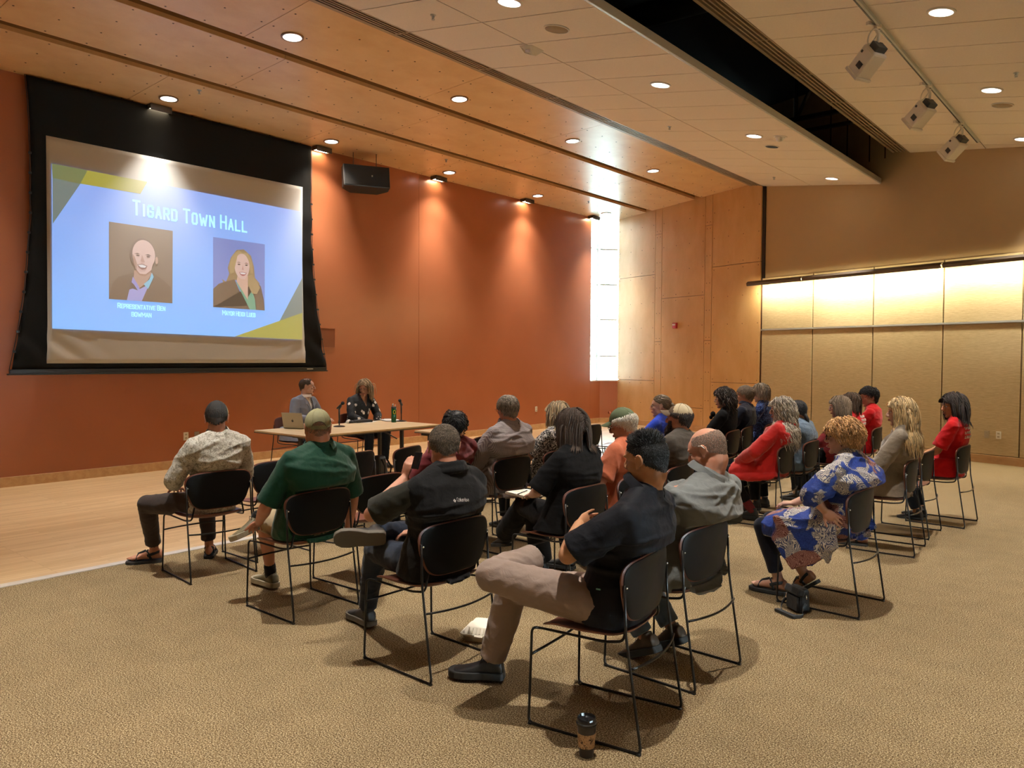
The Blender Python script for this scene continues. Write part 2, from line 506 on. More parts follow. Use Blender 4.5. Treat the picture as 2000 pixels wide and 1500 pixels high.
def diffuser(xa, xb, zf, ymax, label, y0=YB):
    e = empty('slot_diffuser', ((xa + xb) / 2, 6, zf(xa))); inv = V(e.location)
    zl = lambda x: zf(x)
    m = MB(); slope_box(m, xa - .005, xb + .005, y0, ymax, zl, 0.02, 0.06)
    bmesh.ops.translate(m.bm, verts=m.bm.verts, vec=-inv); m.build('backing', MT['void'], e)
    m = MB(); n = 4; w_ = (xb - xa)
    for i in range(n + 1):
        x = xa + w_ * i / n; slope_box(m, x - 0.011, x + 0.011, y0, ymax, zl, 0.06, 0.0)
    y = 5.843
    while y > y0: y -= 1.382
    while y < ymax:
        if y > y0: slope_box(m, xa, xb, y - 0.012, y + 0.012, zl, 0.03, 0.001)
        y += 1.382
    bmesh.ops.translate(m.bm, verts=m.bm.verts, vec=-inv); m.build('blades', MT['alu2'], e)
    tag(e, label, 'air diffuser')
MT['alu2'] = plain('diffuser_blade', srgb(168, 150, 122), 0.5, 0.1)
diffuser(-6.70, -6.465, zcl, 15.62, 'long slot air diffuser between the plywood ceiling and the tiles')
diffuser(-3.735, -3.50, zcr, 14.74, 'long slot air diffuser along the dark open ceiling strip')
# metal edge of the hanging tile ceiling
m = MB(); m.box((-3.975, (YB + 14.86) / 2, 4.845), (0.03, 14.86 - YB, 0.09)); struct(m.build('trim_5', MT['alu'], bevel=0.004))
m = MB(); slope_box(m, -6.76, -6.70, YB, 15.7, lambda x: 5.285, 0.3); struct(m.build('trim_6', MT['alu2']))
m = MB(); m.box((-3.75, (YB + 14.8) / 2, 5.36), (0.03, 14.8 - YB, 0.13)); struct(m.build('trim_7', MT['alu2']))

# open plenum above the gap
m = MB(); m.box((-3.0, 6.5, 7.0), (18, 24, 0.3)); m.box((-6.8, 6.5, 6.4), (0.05, 22, 1.9)); struct(m.build('ceiling_plenum', MT['void']))
t = empty('roof_truss', (-3.9, 13.2, 5.2)); m = MB()
m.box((0, 0, 0.52), (5, 0.09, 0.06)); m.box((0, 0, 0.30), (5, 0.07, 0.05)); m.build('bottom_chord', MT['black'], t)
m = MB()
for x0, x1 in ((-1.0, -1.0), (-1.0, -0.4), (0.8, 0.2), (0.8, 1.4)): m.tube([(x0, 0, 0.5), (x1, 0, 1.7)], 0.035, 6)
m.build('brace', MT['black'], t)
m = MB(); m.box((0, 0, 1.7), (5, 0.09, 0.07)); m.build('top_chord', MT['black'], t)
tag(t, 'black steel roof truss seen through the open ceiling strip', 'roof truss')
dk = plain('grey_duct', (0.05, 0.06, 0.065), 0.35, 0.5)
m = MB(); m.tube([(-6.2, 9.2, 6.3), (-1.5, 9.6, 6.3)], 0.16, 20); o = m.build('air_duct', dk, smooth='auto'); tag(o, 'dim round air duct up inside the dark ceiling strip', 'duct')
# ------------------------------------------------------------------ lamps in the ceilings
def emis(name, c, s):
    t = NT(name); t.col((0.8, 0.8, 0.8)); t.set(rough=0.5, emis=c, strength=s); return t.m
MT['lamp'] = emis('lamp_glow', (1.0, 0.93, 0.84), 9.0)
MT['bowl'] = emis('glowing_reflector_bowl', (1.0, 0.96, 0.92), 1.6)  # bowl glows by itself to imitate lamp light reflected in it
MT['wash'] = emis('washer_glow', (1.0, 0.82, 0.55), 22.0)
WARM = (1.0, 0.93, 0.83)
def spot(loc, power, size=100, blend=0.6, col=WARM, r=0.06, aim=None):
    l = bpy.data.lights.new('downlight_beam', 'SPOT'); l.energy = power; l.color = col
    l.spot_size = math.radians(size); l.spot_blend = blend; l.shadow_soft_size = r
    o = bpy.data.objects.new('downlight_beam', l); COL.objects.link(o); o.location = loc
    if aim is not None:
        d = V(aim) - V(loc); o.rotation_euler = d.to_track_quat('-Z', 'Y').to_euler()
    return o
def mk_down(ringmat):
    e = empty('recessed_downlight')
    m = MB(); m.lathe([(0.104, 0.002), (0.104, -0.012), (0.094, -0.015), (0.086, -0.013), (0.084, -0.001)], n=32); m.build('trim_ring', ringmat, e, smooth='auto')
    m = MB(); prof = [(0.085, -0.012), (0.066, -0.006), (0.045, -0.002)]
    rings = []
    for r, z in prof: rings.append([V((r * math.cos(2 * PI * k / 28) * (1 + 0.03 * (k % 2)), r * math.sin(2 * PI * k / 28) * (1 + 0.03 * (k % 2)), z)) for k in range(28)])
    m.rings(rings, True, False); m.build('reflector', MT['bowl'], e, recalc=False)
    m = MB(); m.lathe([(0.052, -0.003), (0.045, -0.011), (0.025, -0.016), (0.001, -0.018)], n=24); m.build('bulb', MT['lamp'], e, smooth=True)
    return e
dW = mk_down(plain('ring_bronze', srgb(150, 120, 90), 0.4, 0.3)); dT = mk_down(MT['white'])
used = {id(dW): False, id(dT): False}
PX = {-7.67: (dW, 'plywood ceiling over the table'), -10.55: (dW, 'plywood ceiling beside the terracotta wall'),
      -4.69: (dT, 'tiled ceiling near the open strip'), -1.70: (dT, 'tiled ceiling beyond the spotlight track'), 1.3: (dT, 'tiled ceiling overhead')}
ordn = ['nearest', 'second nearest', 'third nearest', 'fourth nearest', 'fifth nearest', 'farthest']
rows = {-7.67: [2.4, 5.156, 7.874, 10.585, 13.245], -10.55: [2.4, 5.114, 7.825, 10.56, 13.286, 15.978],
        -4.69: [0.0, 2.72, 5.471, 8.253, 11.0, 14.451], -1.70: [0.0, 2.75, 5.5, 8.253, 11.007, 13.725], 1.3: [0.0, 2.75, 5.5, 8.25]}
first = {-7.67: 1, -10.55: 1, -4.69: 2, -1.70: 3, 1.3: 9}
zf_of = lambda x: zw(x) if x < -6.7 else (zcl(x) if x < -3.8 else zcr(x))
P_DOWN = 560
for x, ysl in rows.items():
    proto, where = PX[x]
    for i, y in enumerate(ysl):
        if used[id(proto)]: o = copy_tree(proto)
        else: o = proto; used[id(proto)] = True
        z = zf_of(x)
        o.location = (x, y, z - 0.001)
        o.scale = (1.22, 1.22, 1.0); o.rotation_euler = (0, math.radians(-1.87) if x < -6.7 else math.radians(9.87), 0)
        vis = i - first[x]
        lab = 'recessed downlight in the %s, %s' % (where, ordn[min(max(vis, 0), 5)]) if vis >= 0 else 'recessed downlight outside the view in the %s' % where
        if vis >= 0:
            lab = '%s round downlight of the row in the %s' % (ordn[min(vis, 5)], where)
        if len(lab.split()) > 16: lab = lab.replace(', second row out from the wall', ' over the table').replace('round ', '')
        tag(o, lab, 'ceiling light', 'recessed downlights in the ceilings')
        pw = P_DOWN * (0.55 if x < -7 else 1.0)
        spot((x, y, z - 0.03), pw * (0.45 if (y > 13 and x > -7) else 1), 70 if not (y > 13 and x > -7) else 50, 1.0, r=0.04)

# wall washers along the terracotta wall
wsh = empty('wall_washer')
m = MB()
m.box((0.0, 0, 0.045), (0.16, 0.30, 0.02)); m.box((0.075, 0, 0.01), (0.012, 0.30, 0.08)); m.box((-0.075, 0, 0.03), (0.012, 0.30, 0.04))
m.box((0, 0.145, 0.02), (0.15, 0.012, 0.06)); m.box((0, -0.145, 0.02), (0.15, 0.012, 0.06)); m.build('housing', plain('washer_housing', srgb(70, 58, 46), 0.5), wsh)
m = MB(); m.box((0, 0, 0.012), (0.12, 0.26, 0.02)); m.build('lens', MT['wash'], wsh)
names = ['over the top of the projection screen', 'at the upper corner of the projection screen', 'right of the wall speaker', 'halfway along the terracotta wall', 'beside the tall corner window']
for i, y in enumerate([5.161, 7.917, 10.661, 13.401, 16.03]):
    o = wsh if i == 0 else copy_tree(wsh)
    o.location = (XW + 0.12, y, 5.12)
    tag(o, 'glowing square wall washer lamp %s' % names[i], 'wall washer', 'wall washers at the top of the terracotta wall')
    if i < 4:
        spot((XW + 0.42, y, 5.08), 95 if i != 0 else 8, 104, 0.95, (1.0, 0.88, 0.72), 0.08, aim=(XW + 0.08, y, 2.6))

# linear fixture on the far wall
fx = MB()
lab = ['short section beside the plywood wall', 'middle section above three fabric panels', 'section running out past the last panel', 'section beyond the frame']
segs = [(4.40, 5.70), (5.72, 8.35), (8.38, 11.0), (11.02, 13.7)]
MT['fixdark'] = plain('fixture_bronze', srgb(92, 78, 62), 0.45, 0.3)
MT['tube'] = emis('fluorescent_tube', (1.0, 0.86, 0.5), 14.0)
MT['louvre'] = plain('fixture_louvre', srgb(225, 215, 190), 0.4)
for i, (a, b) in enumerate(segs):
    c = far((a + b) / 2, 3.20, 0.30); L_ = b - a
    e = empty('linear_wall_light', c, aw)
    m = MB()
    prof = [(0.055, -0.05), (0.075, 0.0), (0.03, 0.045), (-0.07, 0.05), (-0.07, 0.035), (0.02, 0.03), (0.055, -0.005), (0.042, -0.05)]
    rings = [[V((x, -p[0], p[1])) for p in prof] for x in (-L_ / 2, L_ / 2)]
    m.rings(rings, True, True, smooth=False); m.build('housing', MT['fixdark'], e)
    m = MB(); m.tube([(-L_ / 2 + .03, 0.0, 0.0), (L_ / 2 - .03, 0.0, 0.0)], 0.014, 10); m.build('tube', MT['tube'], e, smooth=True)
    m = MB(); m.box((0, 0.0, -0.035), (L_ - 0.06, 0.012, 0.01))
    for k in range(int(L_ / 0.06)): m.box((-L_ / 2 + 0.05 + 0.06 * k, 0, -0.03), (0.004, 0.09, 0.012))
    m.build('louvre', MT['louvre'], e)
    m = MB()
    for s in (-L_ / 2 + 0.25, L_ / 2 - 0.25): m.box((s, 0.17, 0.0), (0.05, 0.27, 0.03))
    m.build('bracket', MT['fixdark'], e)
    tag(e, 'dark bronze linear wall light, %s' % lab[i], 'wall light', 'linear wall lights over the fabric panels')
    ar = bpy.data.lights.new('wall_light_beam', 'AREA'); ar.shape = 'RECTANGLE'; ar.size = L_ - 0.1; ar.size_y = 0.06
    ar.energy = [15, 50, 32, 30][i]; ar.color = (1.0, 0.88, 0.60)
    ao = bpy.data.objects.new('wall_light_beam', ar); COL.objects.link(ao)
    ao.location = far((a + b) / 2, 3.16, 0.20)
    d = far((a + b) / 2, 2.2, 0.0) - ao.location
    ao.rotation_euler = (Matrix.Rotation(aw, 3, 'Z') @ Matrix.Rotation(math.radians(22), 3, 'X')).to_euler()

# ceiling bits
def on_ceiling(o, x, y, z, slope): o.location = (x, y, z); o.rotation_euler = (0, slope, 0)
MT['speakergrille'] = plain('speaker_grille', srgb(168, 150, 120), 0.7, bump=0.4, bs=900)
def ceiling_speaker(x, y, mat, label, r=0.13, z=None):
    e = empty('ceiling_speaker'); m = MB(); m.lathe([(r, 0.005), (r, -0.008), (r - 0.012, -0.01), (r - 0.014, 0.0)], n=36); m.build('rim', MT['white'], e, smooth='auto')
    m = MB(); m.lathe([(r - 0.013, 0.002), (r - 0.013, -0.005), (0.001, -0.007)], n=36); m.build('grille', mat, e, smooth=True)
    on_ceiling(e, x, y, zf_of(x) - 0.002, math.radians(9.87)); tag(e, label, 'ceiling speaker'); return e
ceiling_speaker(-4.71, 6.218, MT['speakergrille'], 'round beige speaker grille in the tiled ceiling near the motion sensor')
ceiling_speaker(-1.69, 11.744, MT['speakergrille'], 'round beige speaker grille beyond the spotlight track')
ceiling_speaker(-4.72, 11.745, MT['void'], 'black round opening in the tiled ceiling by the smoke detector', 0.11)
e = empty('smoke_detector'); m = MB(); m.lathe([(0.07, 0.0), (0.07, -0.02), (0.055, -0.035), (0.045, -0.06), (0.02, -0.075), (0.001, -0.076)], n=28); m.build('housing', MT['white'], e, smooth='auto')
m = MB(); m.lathe([(0.1, 0.002), (0.1, -0.006), (0.07, -0.008)], n=28); m.build('base', MT['white'], e, smooth='auto')
on_ceiling(e, -4.331, 11.079, zcl(-4.331), math.radians(9.87)); tag(e, 'white smoke detector on the tiled ceiling', 'smoke detector')
e = empty('motion_sensor'); m = MB()
m.rings([[V((-.09, -.11, 0)), V((.09, -.11, 0)), V((.09, .11, 0)), V((-.09, .11, 0))], [V((-.02, -.09, -.075)), V((.05, -.05, -.09)), V((.03, .05, -.07)), V((-.03, .05, -.06))]], smooth=False)
m.build('housing', MT['white'], e, bevel=0.004)
m = MB(); m.box((0.02, -0.085, -0.05), (0.05, 0.03, 0.03), Matrix.Rotation(0.5, 3, 'X')); m.build('lens', plain('sensor_lens', (0.8, 0.8, 0.95), 0.1), e)
on_ceiling(e, -5.40, 6.68, zcl(-5.40), math.radians(9.87)); tag(e, 'white wedge-shaped motion sensor on the tile joint', 'motion sensor')
def sprinkler(x, y, label):
    z = zf_of(x); e = empty('fire_sprinkler', (x, y, z)); m = MB(); m.lathe([(0.03, 0.0), (0.03, -0.006), (0.012, -0.01), (0.008, -0.03)], n=16); m.build('escutcheon', MT['alu'], e, smooth='auto')
    m = MB(); m.lathe([(0.004, -0.03), (0.004, -0.045), (0.018, -0.047), (0.018, -0.05), (0.001, -0.05)], n=12); m.tube([(0.012, 0, -0.012), (0.016, 0, -0.03), (0.004, 0, -0.045)], 0.003, 6); m.tube([(-0.012, 0, -0.012), (-0.016, 0, -0.03), (-0.004, 0, -0.045)], 0.003, 6)
    m.build('head', MT['alu'], e); tag(e, label, 'fire sprinkler', 'ceiling fire sprinklers')
for x, y, l in [(-9.967, 5.249, 'small fire sprinkler in the plywood ceiling above the projection screen'), (-10.08, 14.55, 'small fire sprinkler in the plywood ceiling by the corner window'),
                (-9.97, 9.9, 'small fire sprinkler in the plywood ceiling near the wall speaker'), (-5.726, 5.497, 'small fire sprinkler in the tiles nearest the slot diffuser'),
                (-5.722, 10.353, 'small fire sprinkler in the tiles halfway to the far wall'), (-5.779, 14.512, 'small fire sprinkler in the tiles close to the far wall'),
                (-1.364, 10.353, 'small fire sprinkler beyond the spotlight track')]:
    sprinkler(x, y, l)

# spotlight track
e = empty('lighting_track', (-2.29, 9.0, zcr(-2.29) - 0.02)); m = MB(); m.box((0.0, 0.3, -0.0), (0.035, 9.0, 0.045)); m.build('rail', plain('track_white', srgb(206, 214, 210), 0.4), e, bevel=0.003)
m = MB(); m.box((-0.012, 0.3, -0.024), (0.014, 8.96, 0.006)); m.build('slot', MT['black'], e); tag(e, 'white spotlight track on the tiled ceiling', 'lighting track')
th = empty('track_spotlight')
MT['headw'] = plain('spot_enamel', srgb(236, 232, 222), 0.45)
m = MB()
Rh = Matrix.Rotation(math.radians(52), 3, 'Y') 
def hb(c, d): m.box(Rh @ V(c), d, Rh)
hb((0, 0, 0), (0.17, 0.17, 0.24)); m.build('housing', MT['headw'], th, bevel=0.02)
m = MB(); hb((0, 0, -0.125), (0.185, 0.185, 0.03)); m.build('front_bezel', MT['headw'], th, bevel=0.008)
m = MB(); hb((0, 0.088, 0.0), (0.07, 0.006, 0.09)); hb((0.02, -0.088, -0.03), (0.06, 0.006, 0.05)); hb((-0.05, -0.088, 0.06), (0.02, 0.006, 0.02)); m.build('vent', plain('spot_grey', (0.06, 0.06, 0.06), 0.6), th)
m = MB(); m.box(Rh @ V((0, 0, 0.14)), (0.1, 0.12, 0.06), Rh); m.build('rear_cap', plain('spot_dark', (0.05, 0.05, 0.05), 0.5), th, bevel=0.008)
m = MB(); m.tube([(0.1, 0, 0.08), (0.11, 0, 0.2), (0.06, 0, 0.3)], 0.014, 8); m.box((0.06, 0, 0.30), (0.03, 0.16, 0.03)); m.build('yoke', MT['headw'], th)
m = MB(); pts = [V((0.06 + 0.045 * math.cos(a), 0.05 * math.sin(a), 0.2 + 0.05 * math.sin(a * 1.3 + 0.4))) for a in [i * 0.45 for i in range(17)]]
m.tube(pts, 0.007, 6); m.build('cable', MT['headw'], th)
for i, (y, l) in enumerate([(8.35, 'nearest spotlight head hanging from the ceiling track'), (10.55, 'middle spotlight head hanging from the ceiling track'), (12.5, 'farthest spotlight head hanging from the ceiling track')]):
    o = th if i == 0 else copy_tree(th)
    o.location = (-2.38, y, 4.66); o.scale = (1.15, 1.15, 1.15); o.rotation_euler = (0, 0, math.radians(-25)); tag(o, l, 'spotlight', 'spotlight heads on the ceiling track')

# wall bits
def outlet(c, rz, label, mat):
    e = empty('power_outlet', c, rz); m = MB(); m.box((0, 0, 0), (0.075, 0.008, 0.12)); m.build('plate', mat, e, bevel=0.002)
    sm_ = plain('socket_face', (0.55, 0.5, 0.4), 0.5)
    for z in (-0.026, 0.026):
        m = MB(); m.box((0, -0.006, z), (0.034, 0.004, 0.03)); m.build('socket', sm_, e)
    m = MB()
    for z in (-0.026, 0.026):
        for x in (-0.007, 0.007): m.box((x, -0.0085, z), (0.003, 0.002, 0.011))
    m.build('slots', MT['black'], e); tag(e, label, 'power outlet')
st_ = plain('steel_plate', srgb(190, 180, 160), 0.3, 0.7)
outlet((XW + 0.004, 5.568, 0.466), PI / 2, 'ivory power outlet low on the terracotta wall, farther from the table', MT['white'])
outlet((XW + 0.004, 5.737, 0.463), PI / 2, 'steel outlet plate low on the terracotta wall, nearer the table', st_)
outlet((XW + 0.004, 13.91, 0.471), PI / 2, 'white power outlet on the terracotta wall near the corner window', MT['white'])
outlet(far(8.957, 0.461, 0.004), aw, 'steel outlet plate on the fabric panel wall, beside the ivory one', st_)
outlet(far(9.133, 0.461, 0.004), aw, 'ivory power outlet on the fabric panel wall behind the woman in red', MT['white'])
e = empty('fire_alarm', far(2.046, 2.424, 0.0), aw); m = MB(); m.box((0, -0.03, 0), (0.12, 0.06, 0.13)); m.build('body', plain('alarm_red', srgb(176, 30, 34), 0.4), e, bevel=0.008)
m = MB(); m.box((0, -0.065, 0.02), (0.09, 0.012, 0.04)); m.build('strobe', plain('strobe_clear', (0.85, 0.8, 0.8), 0.2), e, bevel=0.003); tag(e, 'small red fire alarm strobe on the plywood wall', 'fire alarm')
e = empty('control_panel', (XW + 0.004, 8.11, 1.98), PI / 2); m = MB(); m.box((0, 0, 0), (0.30, 0.008, 0.34)); m.build('cover', plain('panel_brown', srgb(126, 72, 44), 0.5), e, bevel=0.002)
m = MB()
for a, b, c, d in ((0, .17, .3, .012), (0, -.17, .3, .012), (.15, 0, .012, .34), (-.15, 0, .012, .34)): m.box((a, -.004, b), (c, .012, d))
m.build('frame', MT['red'], e); tag(e, 'square access cover on the terracotta wall beside the screen', 'access panel')
# wall speaker
e = empty('loudspeaker', (-10.66, 8.62, 4.74), math.radians(62)); m = MB()
R2 = Matrix.Rotation(math.radians(-10), 3, 'X')
poly = [(-0.40, -0.13), (0.40, -0.13), (0.40, 0.05), (0.24, 0.22), (-0.24, 0.22), (-0.40, 0.05)]
M4 = R2.to_4x4()
m.prism(poly, -0.19, 0.19, M4); m.build('cabinet', plain('speaker_black', (0.012, 0.011, 0.01), 0.5), e, bevel=0.012)
m = MB(); m.box(R2 @ V((0, -0.136, 0)), (0.76, 0.012, 0.35), R2); m.build('grille', plain('speaker_front', (0.01, 0.01, 0.01), 0.7, bump=0.5, bs=700), e)
m = MB(); m.box(R2 @ V((0.09, -0.144, 0)), (0.022, 0.006, 0.03), R2); m.build('badge', MT['alu'], e)
m = MB(); m.tube([(-0.2, 0.05, 0.15), (-0.2, 0.05, 0.45)], 0.006, 6); m.tube([(0.2, 0.05, 0.15), (0.2, 0.05, 0.45)], 0.006, 6); m.build('hanger', MT['black'], e)
tag(e, 'black wedge loudspeaker hung high beside the projection screen', 'loudspeaker')

# ------------------------------------------------------------------ daylight
wld = bpy.data.worlds.new('world'); SC.world = wld; wld.use_nodes = True
bg = wld.node_tree.nodes['Background']; bg.inputs[0].default_value = (0.72, 0.93, 1.0, 1); bg.inputs[1].default_value = 20.0
def portal(loc, aim, sx, sy):
    l = bpy.data.lights.new('window_portal', 'AREA'); l.shape = 'RECTANGLE'; l.size = sx; l.size_y = sy; l.cycles.is_portal = True
    o = bpy.data.objects.new('window_portal', l); COL.objects.link(o); o.location = loc
    d = V(aim); o.rotation_euler = d.to_track_quat('-Z', 'Y').to_euler()
portal((XR + 0.25, 2.95, 1.85), (-1, 0, 0), 4.5, 1.9)
portal((XW - 0.3, 16.7, 3.2), (0.75, -0.66, 0), 1.2, 4.3)
# outside: lawn and trees, coloured pale to imitate overexposed daylight
gnd = plain('pale_ground', srgb(196, 214, 212), 0.95, var=0.2, vs=3)  # ground paled so that a cyan-white glow bounces indoors
m = MB(); m.box((-20, 30, -0.4), (60, 60, 0.1)); struct(m.build('ground_outside', gnd))
leaf = plain('leaf', srgb(196, 214, 196), 0.8); bark = plain('bark', srgb(200, 206, 204), 0.9)  # overexposure is put into the pale leaf and bark colours
def tree(x, y, h, seed, label):
    rnd = random.Random(seed); e = empty('tree', (x, y, -0.35)); m = MB(); m.tube([(0, 0, 0), (0.1, 0, h * .5), (0, 0.1, h * .85)], [0.16, 0.11, 0.05], 8); m.build('trunk', bark, e, smooth=True)
    m = MB()
    for _ in range(420):
        a = rnd.uniform(0, 2 * PI); rr = rnd.random() ** 0.5 * h * 0.28; z = rnd.uniform(h * 0.25, h)
        c = V((rr * math.cos(a), rr * math.sin(a), z)); s = rnd.uniform(0.08, 0.2); n_ = V((rnd.gauss(0, 1), rnd.gauss(0, 1), rnd.gauss(0, 1))).normalized(); t_ = n_.orthogonal().normalized(); b_ = n_.cross(t_)
        m.quad([c + t_ * s, c + b_ * s * .6, c - t_ * s, c - b_ * s * .6])
    m.build('foliage', leaf, e, recalc=False); tag(e, label, 'tree')
tree(-17.0, 23.2, 5.5, 1, 'tree coloured pale as if overexposed, outside the corner window, nearer one')
tree(-22.5, 30.5, 8, 2, 'tree coloured pale as if overexposed, outside the corner window, farther one')
# ------------------------------------------------------------------ stacking chairs
MT['chair_black'] = plain('chair_back_black', (0.004, 0.0045, 0.005), 0.42, spec=0.16, bump=0.1, bs=500)
MT['chair_brown'] = plain('chair_shell_brown', srgb(112, 66, 52), 0.38, var=0.05, vs=6)
MT['rod'] = plain('chair_rod', (0.014, 0.013, 0.012), 0.3, 0.4)
MT['chrome'] = plain('chrome', (0.8, 0.8, 0.8), 0.15, 1.0)
def bezline(pts, n=6, r=0.03):
    """polyline with rounded corners"""
    pts = [V(p) for p in pts]; out = [pts[0]]
    for a, b, c in zip(pts[:-2], pts[1:-1], pts[2:]):
        u = (a - b); w_ = (c - b); ru = min(r, u.length * .45); rw = min(r, w_.length * .45)
        p0 = b + u.normalized() * ru; p1 = b + w_.normalized() * rw
        for i in range(n + 1):
            t = i / n; out.append(p0 * (1 - t) ** 2 + b * 2 * t * (1 - t) + p1 * t * t)
    out.append(pts[-1]); return out
def back_pt(u, v, off):
    """backrest surface: u -1..1 across, v 0..1 up; off = thickness offset to the rear"""
    hw = 0.182 + 0.074 * min(1, v / 0.62) ** 0.8
    x = u * hw
    y = -0.196 - 0.022 * v + 0.045 * (abs(u) ** 2.2) * (0.45 + 0.55 * v) - off
    z = 0.515 + 0.285 * v - 0.012 * u * u * v
    return V((x, y, z))
def sheet(nu, nv, fn, o0, o1, m, mi=0):
    """closed rounded-rectangle shell from a surface function"""
    rings = []
    N = 48
    def rr(k):          # rounded rectangle outline in u,v
        a = 2 * PI * k / N; c, s_ = math.cos(a), math.sin(a); e = 0.36
        return (math.copysign(abs(c) ** e, c), 0.5 + 0.5 * math.copysign(abs(s_) ** e, s_))
    out = [rr(k) for k in range(N)]
    def ring(k_, o): return [fn(u * k_, 0.5 + (v - 0.5) * k_, o) for u, v in out]
    for k_ in (0.02, 0.3, 0.6, 0.85, 0.96): rings.append(ring(k_, o0))
    rings.append(ring(1.0, o0 * 0.75 + o1 * 0.25)); rings.append(ring(1.0, o0 * 0.25 + o1 * 0.75))
    for k_ in (0.96, 0.85, 0.6, 0.3, 0.02): rings.append(ring(k_, o1))
    m.rings(rings, True, True, mi)
def seat_pt(u, v, off):
    hw = 0.225 - 0.012 * (1 - v)
    x = u * hw; y = -0.185 + 0.435 * v
    z = 0.448 + 0.028 * abs(u) ** 2.4 - 0.030 * max(0, (v - 0.75) / 0.25) ** 2 * 0.8 + 0.03 * max(0, (0.22 - v) / 0.22) ** 2 - 0.008 * (1 - abs(2 * v - 1)) - off
    return V((x, y, z))
def make_chair():
    e = empty('stacking_chair')
    m = MB(); sheet(0, 0, seat_pt, 0.0, 0.011, m); m.build('seat', MT['chair_brown'], e, smooth='auto')
    m = MB(); sheet(0, 0, back_pt, -0.006, 0.006, m); m.build('backrest', MT['chair_brown'], e, smooth='auto')
    m = MB()
    def bp(u, v, o): return back_pt(u * 0.965, 0.5 + (v - 0.5) * 0.955, o)
    sheet(0, 0, bp, 0.0055, 0.0125, m); m.build('back_cover', MT['chair_black'], e, smooth='auto')
    R = 0.0063
    for s in (-1, 1):
        m = MB()
        pts = [(s * 0.243, -0.187, 0.70), (s * 0.246, -0.197, 0.49), (s * 0.25, -0.272, R), (s * 0.25, 0.270, R), (s * 0.238, 0.262, 0.438),
               (s * 0.205, 0.235, 0.430), (s * 0.212, -0.08, 0.432), (s * 0.200, -0.168, 0.445), (s * 0.178, -0.175, 0.56)]
        m.tube(bezline(pts, 5, 0.028), R, 8); m.build('side_frame', MT['rod'], e, smooth=True)
        for y in (-0.262, 0.262):
            m = MB(); m.tube([(s * 0.25, y - 0.008, 0.005), (s * 0.25, y + 0.008, 0.005)], 0.0085, 8); m.build('glide', MT['black'], e)
        m = MB()
        m.ell((s * 0.236, -0.195, 0.688), (0.006, 0.006, 0.006), None, 10, 6); m.build('screw', MT['chrome'], e, smooth=True)
    for y0, z0 in ((0.265, 0.315), (-0.228, 0.355)):
        m = MB()
        pts = [V((-0.246, y0, z0))]
        for i in range(1, 12):
            t = i / 12; pts.append(V((-0.246 + 0.492 * t, y0 - 0.035 * math.sin(PI * t) ** 0.9, z0 + (0.018 if y0 > 0 else -0.006) * math.sin(PI * t) ** 0.8)))
        pts.append(V((0.246, y0, z0)))
        m.tube(pts, R * 0.95, 8); m.build('crossbar', MT['rod'], e, smooth=True)
    return e
CH0 = make_chair(); CH0_used = False
def chair(x, y, deg, label, group):
    """x, y = middle of the base; deg = compass of the facing direction (0 = +X, 90 = +Y)"""
    global CH0_used
    o = copy_tree(CH0) if CH0_used else CH0
    CH0_used = True
    o.location = (x, y, 0); o.rotation_euler = (0, 0, math.radians(deg - 90))
    tag(o, label, 'chair', group); return o
def rear(x, y, deg):         # from the middle of the two rear feet to the base centre
    a = math.radians(deg); return x + 0.271 * math.cos(a), y + 0.271 * math.sin(a)
SEATS = {}
def seat(key, x, y, deg, label):
    cx, cy = rear(x, y, deg); SEATS[key] = (cx, cy, deg)
    chair(cx, cy, deg, label, 'audience stacking chairs')
B_ = 'black-backed stacking chair '
seat('cap', -5.30, 2.957, 175, B_ + 'under the man in the black and cream cap')
seat('green', -4.058, 2.97, 180, B_ + 'under the man in the dark green polo')
seat('vest', -2.768, 2.905, 179, B_ + 'under the man in the black fleece vest')
seat('polo', -1.656, 2.995, 188.5, B_ + 'under the man in the black polo, closest to the viewer')
seat('bald', -1.712, 3.68, 178.5, B_ + 'under the bald man in the grey shirt')
seat('floral', -1.43, 5.365, 178, B_ + 'under the woman in the blue paisley tunic')
seat('blonde', -1.563, 7.27, 183, B_ + 'under the long-haired blonde woman in grey')
seat('e1', -1.608, 8.06, 180, 'empty black-backed chair between the blonde woman and the dark-haired woman in red')
seat('redwoman', -1.44, 8.81, 177, B_ + 'under the dark-haired woman in red, last of the back row')
seat('bob', -2.87, 4.27, 180, B_ + 'under the woman with the brown bob')
seat('orange', -2.88, 4.93, 181, B_ + 'under the man in the orange shirt')
seat('whitecap', -2.88, 5.62, 183, B_ + 'under the bearded man in the backwards cap')
seat('redcoat', -2.78, 7.62, 184, B_ + 'under the woman in the red hooded coat')
seat('denim', -2.74, 8.22, 182, B_ + 'under the person in the denim jacket')
seat('greybob', -2.62, 9.12, 180, B_ + 'under the person with the grey bob')
seat('redback', -2.70, 9.74, 181, B_ + 'under the brown-haired woman in red lettered shirt')
seat('redcurl', -2.68, 10.42, 183, B_ + 'under the smiling woman with curly black hair')
seat('e2', -4.28, 3.66, 182, 'empty chair with bare brown seat between the green polo and the black vest')
seat('maroon', -4.30, 4.40, 178, B_ + 'under the person in the maroon top')
seat('plaid', -4.20, 5.07, 180, B_ + 'under the grey-haired man in the checked shirt')
seat('bun', -4.22, 5.78, 182, B_ + 'under the blonde woman in the black and white top')
seat('bluewoman', -3.98, 7.35, 185, B_ + 'under the woman in the royal blue top')
seat('curly', -3.86, 8.78, 186, B_ + 'under the young person with curly dark hair')
seat('navy', -3.93, 9.36, 188, B_ + 'under the man in the navy shirt')
seat('blue2', -3.90, 10.0, 188, B_ + 'under the short-haired person in the blue patterned shirt')
